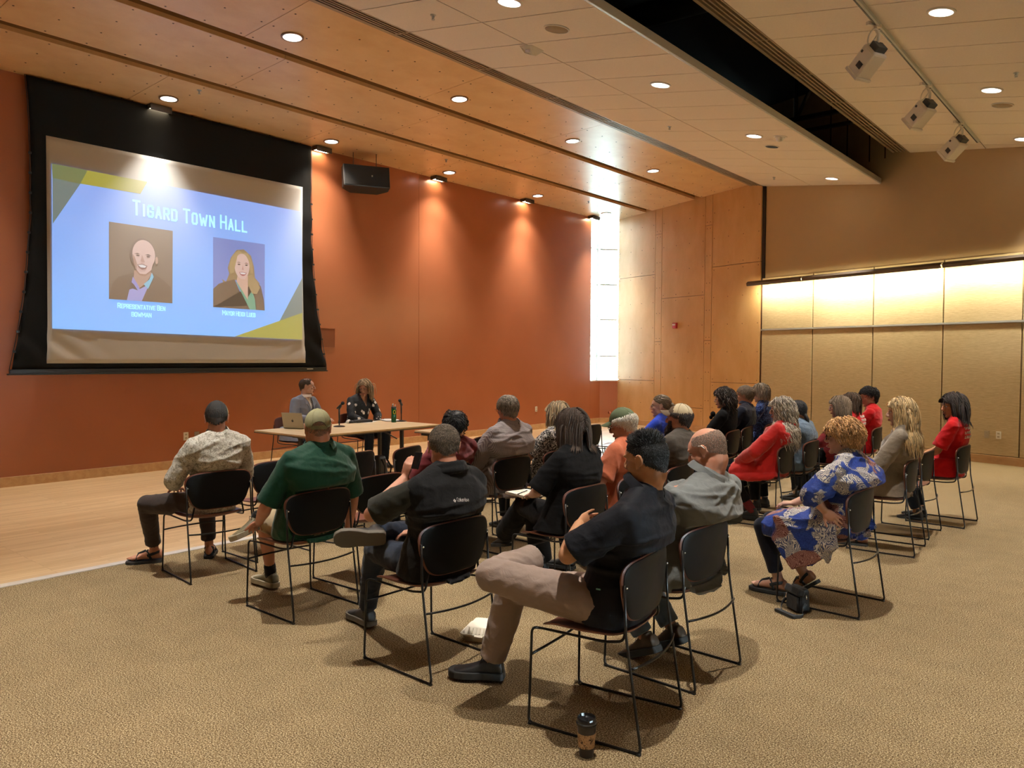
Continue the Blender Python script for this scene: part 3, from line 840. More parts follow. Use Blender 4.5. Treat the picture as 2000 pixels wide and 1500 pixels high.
seat('e3', -5.50, 3.60, 180, 'empty front row chair behind the green polo man, nearest the black and cream cap')
seat('e4', -5.48, 4.42, 192, 'empty front row chair seen between the green polo and the black vest')
seat('e5', -5.46, 5.02, 196, 'empty front row chair standing in front of the long table')
seat('e6', -5.58, 5.70, 184, 'empty front row chair just behind the head of the maroon person')
seat('e7', -5.60, 6.28, 184, 'empty front row chair with bare curved rim beside the checked shirt')
seat('e8', -5.55, 8.24, 182, 'empty front row chair seen past the brown bob, nearer one')
seat('e9', -5.50, 8.95, 182, 'empty front row chair seen past the green cap brim, farther one')
def tchair(key, x, y, deg, label):
    cx, cy = rear(x, y, deg); SEATS[key] = (cx, cy, deg); chair(cx, cy, deg, label, 'speakers chairs')
tchair('speaker_m', -9.62, 6.27, 12, 'brown-shelled stacking chair under the man in the grey blazer')
tchair('speaker_w', -9.55, 7.38, 0, 'stacking chair under the woman in the black floral blouse')
# ------------------------------------------------------------------ people: library
def sines(P, f, seed, warp=1.2):
    """smooth vectorised noise, about -1..1"""
    r = np.random.RandomState(seed); out = np.zeros(len(P))
    for i in range(5):
        k = r.normal(size=3); k = k / np.linalg.norm(k) * f * r.uniform(0.7, 1.4)
        k2 = r.normal(size=3); k2 = k2 / np.linalg.norm(k2) * f * 0.6
        out += np.sin(P @ k + r.uniform(0, 6.28) + warp * np.sin(P @ k2 + r.uniform(0, 6.28)))
    return out / 2.6
def solidify_mesh(mb, name, mats, parent, voxel=0.008, smooth=2, wr=0.0, wf=26, seed=1, cut=None, thick=0.0, folds=None, aniso=(1, 1, 1), clamp=False):
    """voxel-unite the overlapping shapes into one continuous surface"""
    bmesh.ops.recalc_face_normals(mb.bm, faces=mb.bm.faces)
    me = bpy.data.meshes.new('tmp'); mb.bm.to_mesh(me); mb.bm.free()
    o = bpy.data.objects.new('tmp', me); COL.objects.link(o)
    md = o.modifiers.new('r', 'REMESH'); md.mode = 'VOXEL'; md.voxel_size = voxel; md.adaptivity = 0
    if smooth:
        ms = o.modifiers.new('s', 'SMOOTH'); ms.factor = 0.5; ms.iterations = smooth
    dg = bpy.context.evaluated_depsgraph_get()
    new = bpy.data.meshes.new_from_object(o.evaluated_get(dg))
    bpy.data.objects.remove(o); bpy.data.meshes.remove(me)
    n = len(new.vertices)
    if wr > 0 or folds is not None:
        co_ = np.empty(n * 3); new.vertices.foreach_get('co', co_); co_ = co_.reshape(-1, 3)
        no = np.empty(n * 3); new.vertices.foreach_get('normal', no); no = no.reshape(-1, 3)
        A = co_ * np.array(aniso)
        A = A * np.array([1.0, 1.0, 1.5]); a = sines(A, wf * 1.25, seed, 2.2); b = sines(A, wf * 2.9, seed + 5, 1.8); c_ = sines(A, wf * .5, seed + 9, 1.0)
        d = wr * 1.25 * (np.maximum(0, 1 - np.abs(a) * 1.3) ** 1.6 * (0.75 + 0.5 * c_) + 0.40 * np.maximum(0, 1 - np.abs(b) * 1.3) ** 1.5 * (0.7 - 0.5 * c_))
        if folds is not None: d = d + folds(co_, no)
        d = np.clip(d, -0.0005, 0.02); co_ = co_ + no * d[:, None]
        new.vertices.foreach_set('co', co_.ravel())
    if clamp:
        co_ = np.empty(n * 3); new.vertices.foreach_get('co', co_); co_ = co_.reshape(-1, 3)
        x, y, z = co_[:, 0].copy(), co_[:, 1].copy(), co_[:, 2].copy()
        v_ = np.clip((z - 0.515) / 0.285, 0, 1); hw = 0.182 + 0.074 * np.minimum(1, v_ / 0.62) ** 0.8
        u = np.abs(x) / hw
        lim = -0.184 - 0.022 * v_ + 0.045 * np.minimum(u, 1) ** 2.2 * (0.45 + 0.55 * v_)
        # cloth rests on the backrest; above its rim it relaxes rearward again
        rel = np.clip((z - 0.795) / 0.05, 0, 1) ** 2 * 0.2
        lim = lim - rel
        m_ = (z > 0.47) & (z < 0.90) & (u < 1.02) & (y < lim) & (y > -0.42)
        co_[m_, 1] = lim[m_]
        sz = 0.4585 + 0.028 * (np.minimum(np.abs(x) / 0.22, 1)) ** 2.4 - 0.024 * np.clip((y - 0.14) / 0.11, 0, 1) ** 2 + 0.03 * np.clip((-0.09 - y) / 0.095, 0, 1) ** 2
        m2 = (np.abs(x) < 0.235) & (y > -0.20) & (y < 0.262) & (z < sz) & (z > 0.36)
        co_[m2, 2] = sz[m2]
        new.vertices.foreach_set('co', co_.ravel())
    if cut is not None:
        bm = bmesh.new(); bm.from_mesh(new)
        dv = [v for v in bm.verts if cut(v.co)]
        bmesh.ops.delete(bm, geom=dv, context='VERTS')
        bm.to_mesh(new); bm.free()
    new.polygons.foreach_set('use_smooth', [True] * len(new.polygons))
    new.materials.clear()
    for m_ in (mats if isinstance(mats, (list, tuple)) else [mats]): new.materials.append(m_)
    new.name = name
    ob = bpy.data.objects.new(name, new); COL.objects.link(ob)
    if parent is not None: ob.parent = parent
    return ob

def skin_mat(name, c, red=0.5):
    t = NT('skin_' + name); v = t.coord()
    a = t.noise(v, 14, 4, 0.6); b = t.noise(v, 120, 2, 0.6)
    cr_ = (min(1, c[0] * 1.06), c[1] * 0.80, c[2] * 0.76)
    f = t.math('ADD', t.math('MULTIPLY', a, 0.8), t.math('MULTIPLY', b, 0.2))
    t.col(t.ramp(f, [(0.35, c), (0.72, [c[i] * (1 - red) + cr_[i] * red for i in range(3)])]))
    t.bump(b, 0.12, 0.002); t.set(rough=0.5, spec=0.35, sss=0.12); return t.m
SK = {'fair': skin_mat('fair', srgb(204, 166, 146)), 'ruddy': skin_mat('ruddy', srgb(196, 146, 122), 0.7), 'tan': skin_mat('tan', srgb(186, 128, 92), 0.4),
      'warm': skin_mat('warm', srgb(188, 142, 108), 0.3), 'lips': plain('lips', srgb(166, 86, 78), 0.4), 'eyew': plain('eye_white', (0.75, 0.72, 0.68), 0.2), 'iris': plain('iris', (0.03, 0.02, 0.012), 0.15),
      'brow': plain('brow_dark', (0.05, 0.03, 0.02), 0.8), 'browl': plain('brow_light', (0.28, 0.2, 0.13), 0.8)}
def hair_mats(name, c, var=0.45, rough=0.55):
    out = []
    for k, f in enumerate((1.0, 1 + var, 1 - var)):
        cc = [min(1, x * f) for x in c]
        t = NT('hair_%s_%s' % (name, 'abc'[k])); v = t.coord((1, 1, 0.25))
        a = t.noise(v, 260, 2, 0.6)
        t.col(t.ramp(a, [(0.3, [x * 0.65 for x in cc]), (0.7, [min(1, x * 1.3) for x in cc])])); t.set(rough=rough, spec=0.4); out.append(t.m)
    return out

def lerp(a, b, t): return a * (1 - t) + b * t
def limb(m, pts, rad, n=14, flat=1.0, side=None):
    """tapered rounded limb through joints"""
    pts = [V(p) for p in pts]
    P = []; R = []
    for i in range(len(pts) - 1):
        for k in range(4):
            t = k / 4; P.append(lerp(pts[i], pts[i + 1], t)); R.append(rad[i] * (1 - t) + rad[i + 1] * t)
    P.append(pts[-1]); R.append(rad[-1])
    m.tube(P, R, n, side=side, flat=flat)
    for p, r in zip(pts, rad): m.ell(p, (r, r, r), None, 12, 8)
def loft(m, st, n=24, sq=0.85):
    """st: list of (centre, half width vector, half depth vector)"""
    rings = []
    for c, a, b in st:
        ring = []
        for k in range(n):
            u, w_ = math.cos(2 * PI * k / n), math.sin(2 * PI * k / n)
            ring.append(V(c) + V(a) * math.copysign(abs(u) ** sq, u) + V(b) * math.copysign(abs(w_) ** sq, w_))
        rings.append(ring)
    m.rings(rings)
def headM(c, yaw, pitch, roll, s=1.0):
    """yaw + = turns to the person's left, pitch + = looks up, roll + = tilts to the right shoulder"""
    R = Matrix.Rotation(math.radians(yaw), 4, 'Z') @ Matrix.Rotation(math.radians(pitch), 4, 'X') @ Matrix.Rotation(math.radians(roll), 4, 'Y')
    return Matrix.Translation(c) @ R @ Matrix.Scale(s, 4)
def add_head(m, M4, male=True, jaw=1.0, nose=1.0, chub=0.0):
    R3 = M4.to_3x3()
    def E(c, r, rot=None, nu=20, nv=12):
        rr = R3 @ rot if rot is not None else R3
        m.ell(M4 @ V(c), r, rr, nu, nv)
    E((0, -0.012, 0.030), (0.075, 0.096, 0.087), None, 28, 18)
    E((0, -0.035, -0.010), (0.066, 0.066, 0.066))
    E((0, 0.022, -0.030), ((0.060 + chub * 0.012) * jaw, 0.066, 0.080), None, 24, 16)
    E((0, 0.045, 0.035), (0.058, 0.048, 0.05))
    E((0, 0.068, -0.094), (0.023 * jaw, 0.020, 0.018))
    for s in (-1, 1):
        E((s * 0.043 * jaw, 0.010, -0.062), (0.021 + chub * .012, 0.034, 0.026 + chub * .01))
        E((s * 0.036, 0.066, -0.016), (0.020, 0.018, 0.019))
        E((s * 0.030, 0.079, 0.029), (0.024, 0.012, 0.008), Matrix.Rotation(-s * 0.12, 3, 'Y'))
        E((s * 0.011, 0.100 * 1.0, -0.026), (0.0085, 0.010, 0.0075))
        # ear: rim, bowl, lobe
        ear = []
        for k in range(11):
            a = -0.6 + k * 0.46
            ear.append(M4 @ V((s * (0.082 + 0.005 * math.sin(a)), -0.010 - 0.015 * math.cos(a) - 0.006, 0.004 + 0.029 * math.sin(a))))
        m.tube(ear, 0.0052, 8)
        E((s * 0.079, -0.010, 0.0), (0.0065, 0.015, 0.024), Matrix.Rotation(s * 0.25, 3, 'Z'), 12, 8)
        E((s * 0.080, -0.004, -0.024), (0.0065, 0.009, 0.011), None, 10, 8)
    m.tube([M4 @ V(p) for p in ((0, 0.082, 0.032), (0, 0.094, 0.012), (0, 0.106 * (0.9 + 0.1 * nose), -0.008), (0, 0.110 * (0.9 + 0.1 * nose), -0.022), (0, 0.098, -0.034))], [0.008, 0.0085, 0.0105, 0.0125, 0.007], 12)
    E((0, 0.091, -0.053), (0.021, 0.0085, 0.0055)); E((0, 0.090, -0.064), (0.018, 0.009, 0.0062))
def add_face(M4, parent, brow='brow', open_=True, lips=True, smile=0.0):
    R3 = M4.to_3x3()
    for s in (-1, 1):
        m = MB()
        if open_:
            m.ell(M4 @ V((s * 0.030, 0.0805, 0.009)), (0.0125, 0.0105, 0.0065), R3, 14, 8)
            o = m.build('eye', SK['eyew'], parent, smooth=True)
            m = MB(); m.ell(M4 @ V((s * 0.030, 0.0895, 0.009)), (0.0052, 0.0028, 0.0055), R3, 12, 6); m.build('iris', SK['iris'], o, smooth=True)
        m = MB()
        m.tube([M4 @ V((s * (0.014 + 0.012 * k), 0.0915 - 0.0030 * k * k, 0.030 + 0.0045 * math.sin(k * 1.1))) for k in range(4)], [0.0022, 0.0034, 0.003, 0.0014], 6)
        m.build('eyebrow', SK[brow], parent)
        m = MB(); m.tube([M4 @ V((s * (0.0175 + 0.0085 * k), 0.0895 - 0.0022 * k * k, 0.0155 - 0.0022 * abs(k - 1.5))) for k in range(4)], [0.0011, 0.0019, 0.0019, 0.001], 5)
        m.build('eyelid', SK['brow'], parent)
    if lips:
        m = MB()
        for dz, r in ((0.0, 0.0040), (-0.0085, 0.0047)):
            m.tube([M4 @ V((x, 0.0985 - 22 * x * x, -0.0545 + dz * (1 - abs(x) / 0.026) + smile * 9 * x * x)) for x in (-0.023, -0.014, -0.005, 0.005, 0.014, 0.023)], [0.001, r * .8, r, r, r * .8, 0.001], 8)
        m.build('lips', SK['lips'], parent, smooth=True)
def hairline(az, kind='norm'):
    a = abs(az) * 180 / PI
    tabs = {'norm': [(0, .50), (35, .47), (55, .26), (72, .16), (84, -.02), (96, -.05), (108, -.40), (180, -.86)],
            'long': [(0, .52), (35, .44), (60, .1), (80, -.15), (180, -.6)],
            'high': [(0, .60), (35, .56), (58, .30), (75, .16), (88, .02), (98, -.02), (110, -.35), (180, -.74)],
            'bald': [(0, 2), (50, 2), (58, .20), (72, .12), (86, .0), (98, -.05), (108, -.38), (180, -.80)],
            'rec': [(0, .86), (30, .80), (52, .55), (66, .28), (78, .10), (88, -.03), (98, -.08), (108, -.38), (180, -.80)]}[kind]
    for (x0, y0), (x1, y1) in zip(tabs[:-1], tabs[1:]):
        if a <= x1: return y0 + (y1 - y0) * (a - x0) / (x1 - x0)
    return tabs[-1][1]
SC_C, SC_R = V((0, -0.012, 0.030)), V((0.0775, 0.0985, 0.0895))
def scalp(az, el, k=1.0):
    """az 0 = front, + = right side; el = sine of elevation"""
    kk = k
    if el < 0: c = math.sqrt(1 - (0.62 * el) ** 2) * (1 + 0.13 * el)
    else: c = math.sqrt(max(0, 1 - el * el))
    return V((SC_C.x + SC_R.x * kk * c * math.sin(az), SC_C.y + SC_R.y * kk * c * math.cos(az), SC_C.z + SC_R.z * kk * el * (1.0 if el > 0 else 1.2)))
def hair_shell(m, M4, kind='norm', off=0.006, top=None, n=40, lump=0.0, seed=0, mi=0):
    rows = 12; rings = []
    for j in range(-1, rows + 1):
        ring = []
        for i in range(n):
            az = -PI + 2 * PI * i / n
            e0 = hairline(az, kind); e0 = min(e0, 0.97); e1 = top if top is not None else 0.999
            t = max(0, j) / rows
            if top is not None and e0 > e1: e0 = e1 - 0.001
            e = math.sin(math.asin(e0) * (1 - t) + math.asin(e1) * t)
            k = 1 + off / 0.09
            if lump: k += lump * noise.noise(V((az * 2.2, e * 5, seed)))
            if j == -1 or (top is not None and j == rows): k = 0.93
            ring.append(M4 @ scalp(az, e, k))
        rings.append(ring)
    m.rings(rings, True, True, mi)
def locks_short(m, M4, kind='norm', n=900, length=0.03, w=0.0028, lift=0.35, crown=(0, -0.5, 0.85), seed=3, top=None, jit=0.35, off=0.003, flow=None, curl=0.0):
    rnd = random.Random(seed); cnt = 0; C_ = V(crown)
    while cnt < n:
        az = rnd.uniform(-PI, PI); el = rnd.uniform(-0.88, 1.0)
        if el < hairline(az, kind) or (top is not None and el > top): continue
        cnt += 1
        p = scalp(az, el, 1 + off / 0.09 * 0.6); nn = V(((p.x - SC_C.x) / SC_R.x ** 2, (p.y - SC_C.y) / SC_R.y ** 2, (p.z - SC_C.z) / SC_R.z ** 2)).normalized()
        if flow is not None: d = V(flow(p, nn))
        else: d = nn - C_ * 1.0
        d = d - nn * d.dot(nn)
        if d.length < 1e-4: d = nn.orthogonal()
        d.normalize(); d = (d + V((rnd.gauss(0, jit), rnd.gauss(0, jit), rnd.gauss(0, jit)))).normalized()
        d = (d - nn * d.dot(nn)).normalized()
        L = length * rnd.uniform(0.7, 1.25); pts = []
        ph = rnd.uniform(0, 6.28); s_ = nn.cross(d)
        for k in range(5):
            t = k / 4
            q = p + d * (L * t) + nn * (lift * L * math.sin(t * PI * 0.6)) - nn * (L * L * t * t * 5.0)
            if curl: q = q + (nn * math.cos(ph + t * 7) + s_ * math.sin(ph + t * 7)) * curl * t ** 0.5
            pts.append(M4 @ q)
        mi = 0 if rnd.random() < 0.5 else (1 if rnd.random() < 0.5 else 2)
        m.tube(pts, [w, w * 1.05, w, w * 0.75, w * 0.25], 4, mi)
def locks_long(m, M4, n=260, length=0.30, w=0.006, seed=5, kind='long', part=0.0, wave=0.0, wf=40, curl=0.0, vol=0.012, body=None, front=True, ends=0.35, backonly=False, grav=0.55, droop=None):
    """long hair: locks leave the parting, follow the head and hang down; body = (neck point, shoulder centre, half width, half depth)"""
    rnd = random.Random(seed); cnt = 0; Mi = M4.inverted(); down = (Mi.to_3x3() @ V((0, 0, -1))).normalized()
    tries = 0
    while cnt < n and tries < n * 40:
        tries += 1
        az = rnd.uniform(-PI, PI); el = rnd.uniform(-0.45, 1.0)
        if el < hairline(az, kind): continue
        if backonly and abs(az) < 1.0: continue
        cnt += 1
        k0 = 1.02 + rnd.random() * vol / 0.09
        p = scalp(az, el, k0); side = 1 if p.x > part else -1
        d = V((side * 1.0, -0.35 if p.y < 0.03 else 0.05, 0.15)); nn = (p - SC_C).normalized(); d = (d - nn * d.dot(nn)).normalized()
        L = length * rnd.uniform(1 - ends, 1.0); step = 0.014; q = p.copy(); pts = [M4 @ p]; ph = rnd.uniform(0, 6.28); i = 0
        ss = V((rnd.gauss(0, 1), rnd.gauss(0, 1), 0)).normalized(); tot = 0
        lay = rnd.random()
        while tot < L:
            d = (d + down * grav).normalized(); q_prev = q.copy()
            q = q + d * step; tot += step; i += 1
            # keep outside the head
            e = V(((q.x - SC_C.x) / (SC_R.x + 0.006 + vol * lay), (q.y - SC_C.y) / (SC_R.y + 0.006 + vol * lay), (q.z - SC_C.z) / (SC_R.z + 0.006 + vol * lay)))
            if e.length < 1:
                e = e / max(e.length, 1e-5); q = V((SC_C.x + e.x * (SC_R.x + 0.006 + vol * lay), SC_C.y + e.y * (SC_R.y + 0.006 + vol * lay), SC_C.z + e.z * (SC_R.z + 0.006 + vol * lay)))
            # keep hair off the face, neck and shoulders
            if q.z < 0.085 and q.y > 0.028:
                lim_ = 0.050 + 0.022 * min(1, (0.085 - q.z) / 0.07)
                if abs(q.x) < lim_: q.x = side * lim_
                if q.z < 0.05 and q.y > 0.052: q.y = 0.052
            wq = M4 @ q
            if body is not None:
                nk, sc_, hw, hd = body
                if wq.z < nk.z + 0.10:
                    dx, dy = wq.x - nk.x, wq.y - nk.y; rr = math.hypot(dx, dy)
                    if rr < 0.075: f = 0.075 / max(rr, 1e-4); wq.x = nk.x + dx * f; wq.y = nk.y + dy * f
                if wq.z < sc_.z + 0.09:
                    u = (wq.x - sc_.x) / hw; v_ = (wq.y - sc_.y) / hd; zz = (wq.z - (sc_.z - 0.05)) / 0.14
                    if zz < 0: zz = 0
                    r2 = math.sqrt(u * u + v_ * v_ + zz * zz)
                    if r2 < 1.04:
                        f = 1.04 / max(r2, 0.3)
                        if zz > 0.25: wq = V((sc_.x + (wq.x - sc_.x) * min(f, 1.1), sc_.y + (wq.y - sc_.y) * f, wq.z + (f - 1) * 0.5 * (wq.z - sc_.z + .05)))
                        else: wq.y = sc_.y + math.copysign(math.sqrt(max(0.05, 1.08 - u * u)) * hd * 1.04, v_ if abs(v_) > .05 else -1)
                q2 = Mi @ wq; mv = q2 - q_prev
                if mv.length > 1.6 * step: mv = mv * (1.6 * step / mv.length)
                q = q_prev + mv; wq = M4 @ q
                if mv.length > 1e-5: d = (d * .5 + mv.normalized() * .5).normalized()
            if wave or curl:
                a = ph + tot * wf
                amp = (wave + curl) * min(1, tot / 0.06)
                wq = wq + V((ss.x * amp * math.sin(a), ss.y * amp * math.sin(a), 0)) + (V((ss.y, -ss.x, 0)) * (curl * math.cos(a) * min(1, tot / 0.06)) if curl else V((0, 0, 0)))
            pts.append(wq)
        if len(pts) < 3: continue
        N = len(pts); rad = [w * (0.8 + 0.4 * math.sin(PI * k / (N - 1)) - 0.7 * (k / (N - 1)) ** 3) for k in range(N)]
        mi = 0 if rnd.random() < 0.45 else (1 if rnd.random() < 0.55 else 2)
        m.tube(pts, rad, 5, mi)
def add_cap(M4, parent, mats, brim_mat=None, back=False, tilt=0.0, strap=True, e0=0.16, panel=None, flat=1.0):
    """baseball cap; back=True wears the brim behind"""
    if back: MC = M4 @ Matrix.Rotation(math.radians(tilt), 4, 'X') @ Matrix.Rotation(PI, 4, 'Z')
    else: MC = M4 @ Matrix.Rotation(math.radians(tilt), 4, 'X')
    def lo(az):
        d = PI - abs(az)
        f_ = math.cos(az); b_ = (-0.02 + 0.28 * f_ ** 1.2) if f_ > 0 else (-0.02 + (e0 + 0.02) * (-f_))
        return b_ + (0.50 * max(0.0, math.cos(min(d, 0.6) / 0.6 * PI / 2)) ** 0.5 if (strap and d < 0.6) else 0.0)
    def P(az, el, k=1.0):
        c = math.sqrt(max(0, 1 - el * el)); r = 1.0 + 0.03 * math.cos(az * 3) * (1 - el)
        cy = SC_C.y * (-1 if back else 1)
        return V((SC_R.x * 1.09 * k * c * math.sin(az), cy + SC_R.y * 1.07 * k * c * math.cos(az), SC_C.z + SC_R.z * (1.13 * k) * el * flat))
    m = MB(); n = 48; rings = []
    order = [(j / 12, 1.0) for j in range(13)]
    for t, k in [(0, 0.95)] + order:
        ring = []
        for i in range(n):
            az = -PI + 2 * PI * i / n; e = lo(az); el = math.sin(math.asin(e) * (1 - t) + math.asin(0.9995) * t)
            kk = k + 0.010 * noise.noise(V((az * 3, el * 4, 3)))
            ring.append(MC @ P(az, el, kk))
        rings.append(ring)
    m.rings(rings, True, True)
    if panel is not None:
        m.bm.faces.ensure_lookup_table(); inv = MC.inverted()
        for f in m.bm.faces:
            c = inv @ f.calc_center_median()
            if c.y < panel: f.material_index = 1
    cap = m.build('cap', mats, parent, smooth='auto')
    m = MB(); top = MC @ P(0, 0.9995); m.ell(top, (0.007, 0.007, 0.004), M4.to_3x3(), 10, 6); m.build('button', mats[0] if isinstance(mats, list) else mats, cap)
    # seams
    m = MB()
    for i in range(6):
        az = PI / 6 + i * PI / 3
        m.tube([MC @ P(az, math.sin(math.asin(lo(az)) * (1 - t) + 1.57 * t), 1.006) for t in [k / 8 for k in range(9)]], 0.0014, 5)
    m.build('stitching', brim_mat or (mats[0] if isinstance(mats, list) else mats), cap)
    m = MB(); rings = []
    for o in (0.0, -0.0035):
        pass
    A = []; 
    for j in range(9):
        row = []
        t = j / 8; ext = 0.002 + 0.074 * t
        for i in range(13):
            az = (-1 + i / 6) * 1.02
            base = P(az, lo(az) + 0.02, 1.0); hx = base.x
            sh = max(0, math.cos(az * 1.25)) ** 0.6
            y = base.y + ext * sh; x = hx * (1 + 0.06 * t)
            z = base.z - 0.012 * t + 0.004 * t - 0.020 * (x / 0.08) ** 2 * (0.4 + 0.6 * t)
            row.append(V((x, y, z)))
        A.append(row)
    top_ = [[MC @ p for p in r] for r in A]; bot_ = [[MC @ (p - V((0, 0, 0.004))) for p in r] for r in A]
    vt = [[m.bm.verts.new(p) for p in r] for r in top_]; vb = [[m.bm.verts.new(p) for p in r] for r in bot_]
    for j in range(8):
        for i in range(12):
            m.bm.faces.new((vt[j][i], vt[j][i + 1], vt[j + 1][i + 1], vt[j + 1][i])); m.bm.faces.new((vb[j][i], vb[j + 1][i], vb[j + 1][i + 1], vb[j][i + 1]))
    for i in range(12): m.bm.faces.new((vt[8][i], vt[8][i + 1], vb[8][i + 1], vb[8][i]))
    for j in range(8):
        m.bm.faces.new((vt[j][0], vt[j + 1][0], vb[j + 1][0], vb[j][0])); m.bm.faces.new((vt[j][12], vb[j][12], vb[j + 1][12], vt[j + 1][12]))
    m.build('brim', brim_mat or (mats[0] if isinstance(mats, list) else mats), cap, smooth='auto')
    if strap:
        m = MB(); R3 = []
        for dz in (0.0, 0.012, 0.024):
            R3.append([MC @ (P(PI - 0.68 + 1.36 * k / 14, e0 + 0.0, 1.015) + V((0, 0, dz - 0.002))) for k in range(15)])
        inner = [[p + (M4.to_3x3() @ V((0, 0.004 if not back else -0.004, 0))) for p in r] for r in R3]
        vs = [[m.bm.verts.new(p) for p in r] for r in R3]; vi = [[m.bm.verts.new(p) for p in r] for r in inner]
        for a, b in zip(vs[:-1], vs[1:]):
            for i in range(14): m.bm.faces.new((a[i], a[i + 1], b[i + 1], b[i]))
        for a, b in zip(vi[:-1], vi[1:]):
            for i in range(14): m.bm.faces.new((a[i], b[i], b[i + 1], a[i + 1]))
        for i in range(14): m.bm.faces.new((vs[0][i], vi[0][i], vi[0][i + 1], vs[0][i + 1])); m.bm.faces.new((vs[2][i], vs[2][i + 1], vi[2][i + 1], vi[2][i]))
        m.build('strap', brim_mat or (mats[0] if isinstance(mats, list) else mats), cap)
    return cap
def add_glasses(M4, parent, mat, r=0.021, thick=0.0016, square=False):
    m = MB()
    for s in (-1, 1):
        pts = []
        for k in range(19):
            a = 2 * PI * k / 18; e = 0.7 if square else 1.0
            pts.append(M4 @ V((s * 0.031 + (r + .002) * math.copysign(abs(math.cos(a)) ** e, math.cos(a)), 0.103 - abs(s * 0.031 + r * math.cos(a)) * 0.12, 0.006 + r * 0.82 * math.copysign(abs(math.sin(a)) ** e, math.sin(a)))))
        m.tube(pts, thick, 6)
        m.tube([M4 @ V(p) for p in ((s * 0.053, 0.097, 0.012), (s * 0.072, 0.088, 0.012), (s * 0.0815, 0.0, 0.010), (s * 0.083, -0.022, -0.004))], thick, 6)
    m.tube([M4 @ V(p) for p in ((-0.010, 0.102, 0.010), (0, 0.106, 0.013), (0.010, 0.102, 0.010))], thick, 6)
    m.build('glasses', mat, parent)
def hand(m, w, d, n, side, curl=0.5, sc=1.0, spread=0.12, curls=None, thumb=None):
    """w wrist, d finger direction, n palm-facing direction, side = +1 if the thumb lies along d x n"""
    w = V(w); d = V(d).normalized(); n = V(n); n = (n - d * n.dot(d)).normalized(); s = d.cross(n).normalized() * side
    m.tube([w - d * .01, w + d * 0.02 * sc, w + d * 0.055 * sc, w + d * 0.088 * sc], [0.026 * sc, 0.034 * sc, 0.042 * sc, 0.040 * sc], 14, side=s, flat=0.40)
    m.ell(w + d * 0.035 * sc + s * 0.022 * sc + n * 0.006, (0.017 * sc, 0.017 * sc, 0.024 * sc), d.to_track_quat('Z', 'Y').to_matrix(), 10, 8)
    Ls = [0.072, 0.080, 0.074, 0.058]
    for i in range(4):
        o = (0.031 - 0.0205 * i) * sc; b = w + d * (0.085 - 0.004 * abs(i - 1.2)) * sc + s * o
        c = curls[i] if curls else curl * (0.85 + 0.12 * i)
        dd = (d + s * (spread * (1.5 - i))).normalized(); pts = [b - dd * .012, b]; q = b.copy(); a = 0
        for k, f in enumerate((0.45, 0.30, 0.25)):
            a += c * (0.75 if k == 0 else 1.0)
            q = q + (dd * math.cos(a) + n * math.sin(a)) * Ls[i] * f * sc; pts.append(q.copy())
        r = (0.0088, 0.0092, 0.0085, 0.0078)[i] * sc if i < 3 else 0.0078 * sc
        m.tube(pts, [r, r, r * .96, r * .88, r * .66], 10); m.ell(pts[-1], (r * .66,) * 3, None, 8, 6)
        for p_ in pts[1:-1]: m.ell(p_, (r * 1.03,) * 3, None, 8, 6)
    tb = w + d * 0.022 * sc + s * 0.026 * sc
    td = V(thumb).normalized() if thumb is not None else (d * 0.62 + s * 0.68 + n * 0.40).normalized()
    td2 = (td + d * 0.35 + n * 0.1).normalized()
    p1 = tb + td * 0.036 * sc; p2 = p1 + td2 * 0.030 * sc; p3 = p2 + td2 * 0.022 * sc
    m.tube([tb, p1, p2, p3], [0.0135 * sc, 0.0112 * sc, 0.0102 * sc, 0.007 * sc], 10); m.ell(p3, (0.007 * sc,) * 3, None, 8, 6); m.ell(p1, (0.0115 * sc,) * 3, None, 8, 6)

def footframe(ank, f, u):
    f = V(f).normalized(); u = V(u); u = (u - f * u.dot(f)).normalized(); x = f.cross(u)
    M_ = Matrix((x, f, u)).transposed().to_4x4(); M_.translation = V(ank) - u * 0.085; return M_
FST = [(-0.062, 0.018, 0.012, 0.050), (-0.052, 0.030, 0.006, 0.085), (-0.02, 0.034, 0.004, 0.100), (0.03, 0.034, 0.004, 0.090), (0.08, 0.040, 0.004, 0.066), (0.125, 0.046, 0.004, 0.050), (0.165, 0.043, 0.004, 0.040), (0.192, 0.028, 0.006, 0.030), (0.203, 0.010, 0.012, 0.022)]
def shoe(parent, ank, f, u, up_mat, sole_mat, sc=1.0, name='shoe', heel=0.0, thick=0.022, side=1):
    M_ = footframe(ank, f, u); m = MB(); st = []
    for y, hw, z0, z1 in FST:
        z0 += 0.014; st.append((M_ @ (V((side * 0.006 * (y > .05), y, (z0 + z1) / 2)) * sc), (M_.to_3x3() @ V((hw * sc, 0, 0))), (M_.to_3x3() @ V((0, 0, (z1 - z0) / 2 * sc)))))
    loft(m, st, 20, 0.8); 
    m.tube([M_ @ V((0, -0.008, 0.06)), M_ @ V((0, -0.006, 0.112))], [0.036, 0.038], 16)
    o = solidify_mesh(m, name, up_mat, parent, 0.0055, 3)
    m = MB(); poly = []
    for y, hw, z0, z1 in FST: poly.append((hw + 0.006, y * 1.02))
    pl = [(x + side * 0.006 * (y > .05), y) for x, y in poly] + [(-x + side * 0.006 * (y > .05), y) for x, y in poly[::-1]]
    m.prism(pl, 0.0, thick + 0.004, M_ @ Matrix.Scale(sc, 4)); 
    m.build('sole', sole_mat, o, bevel=0.004)
    return o, M_
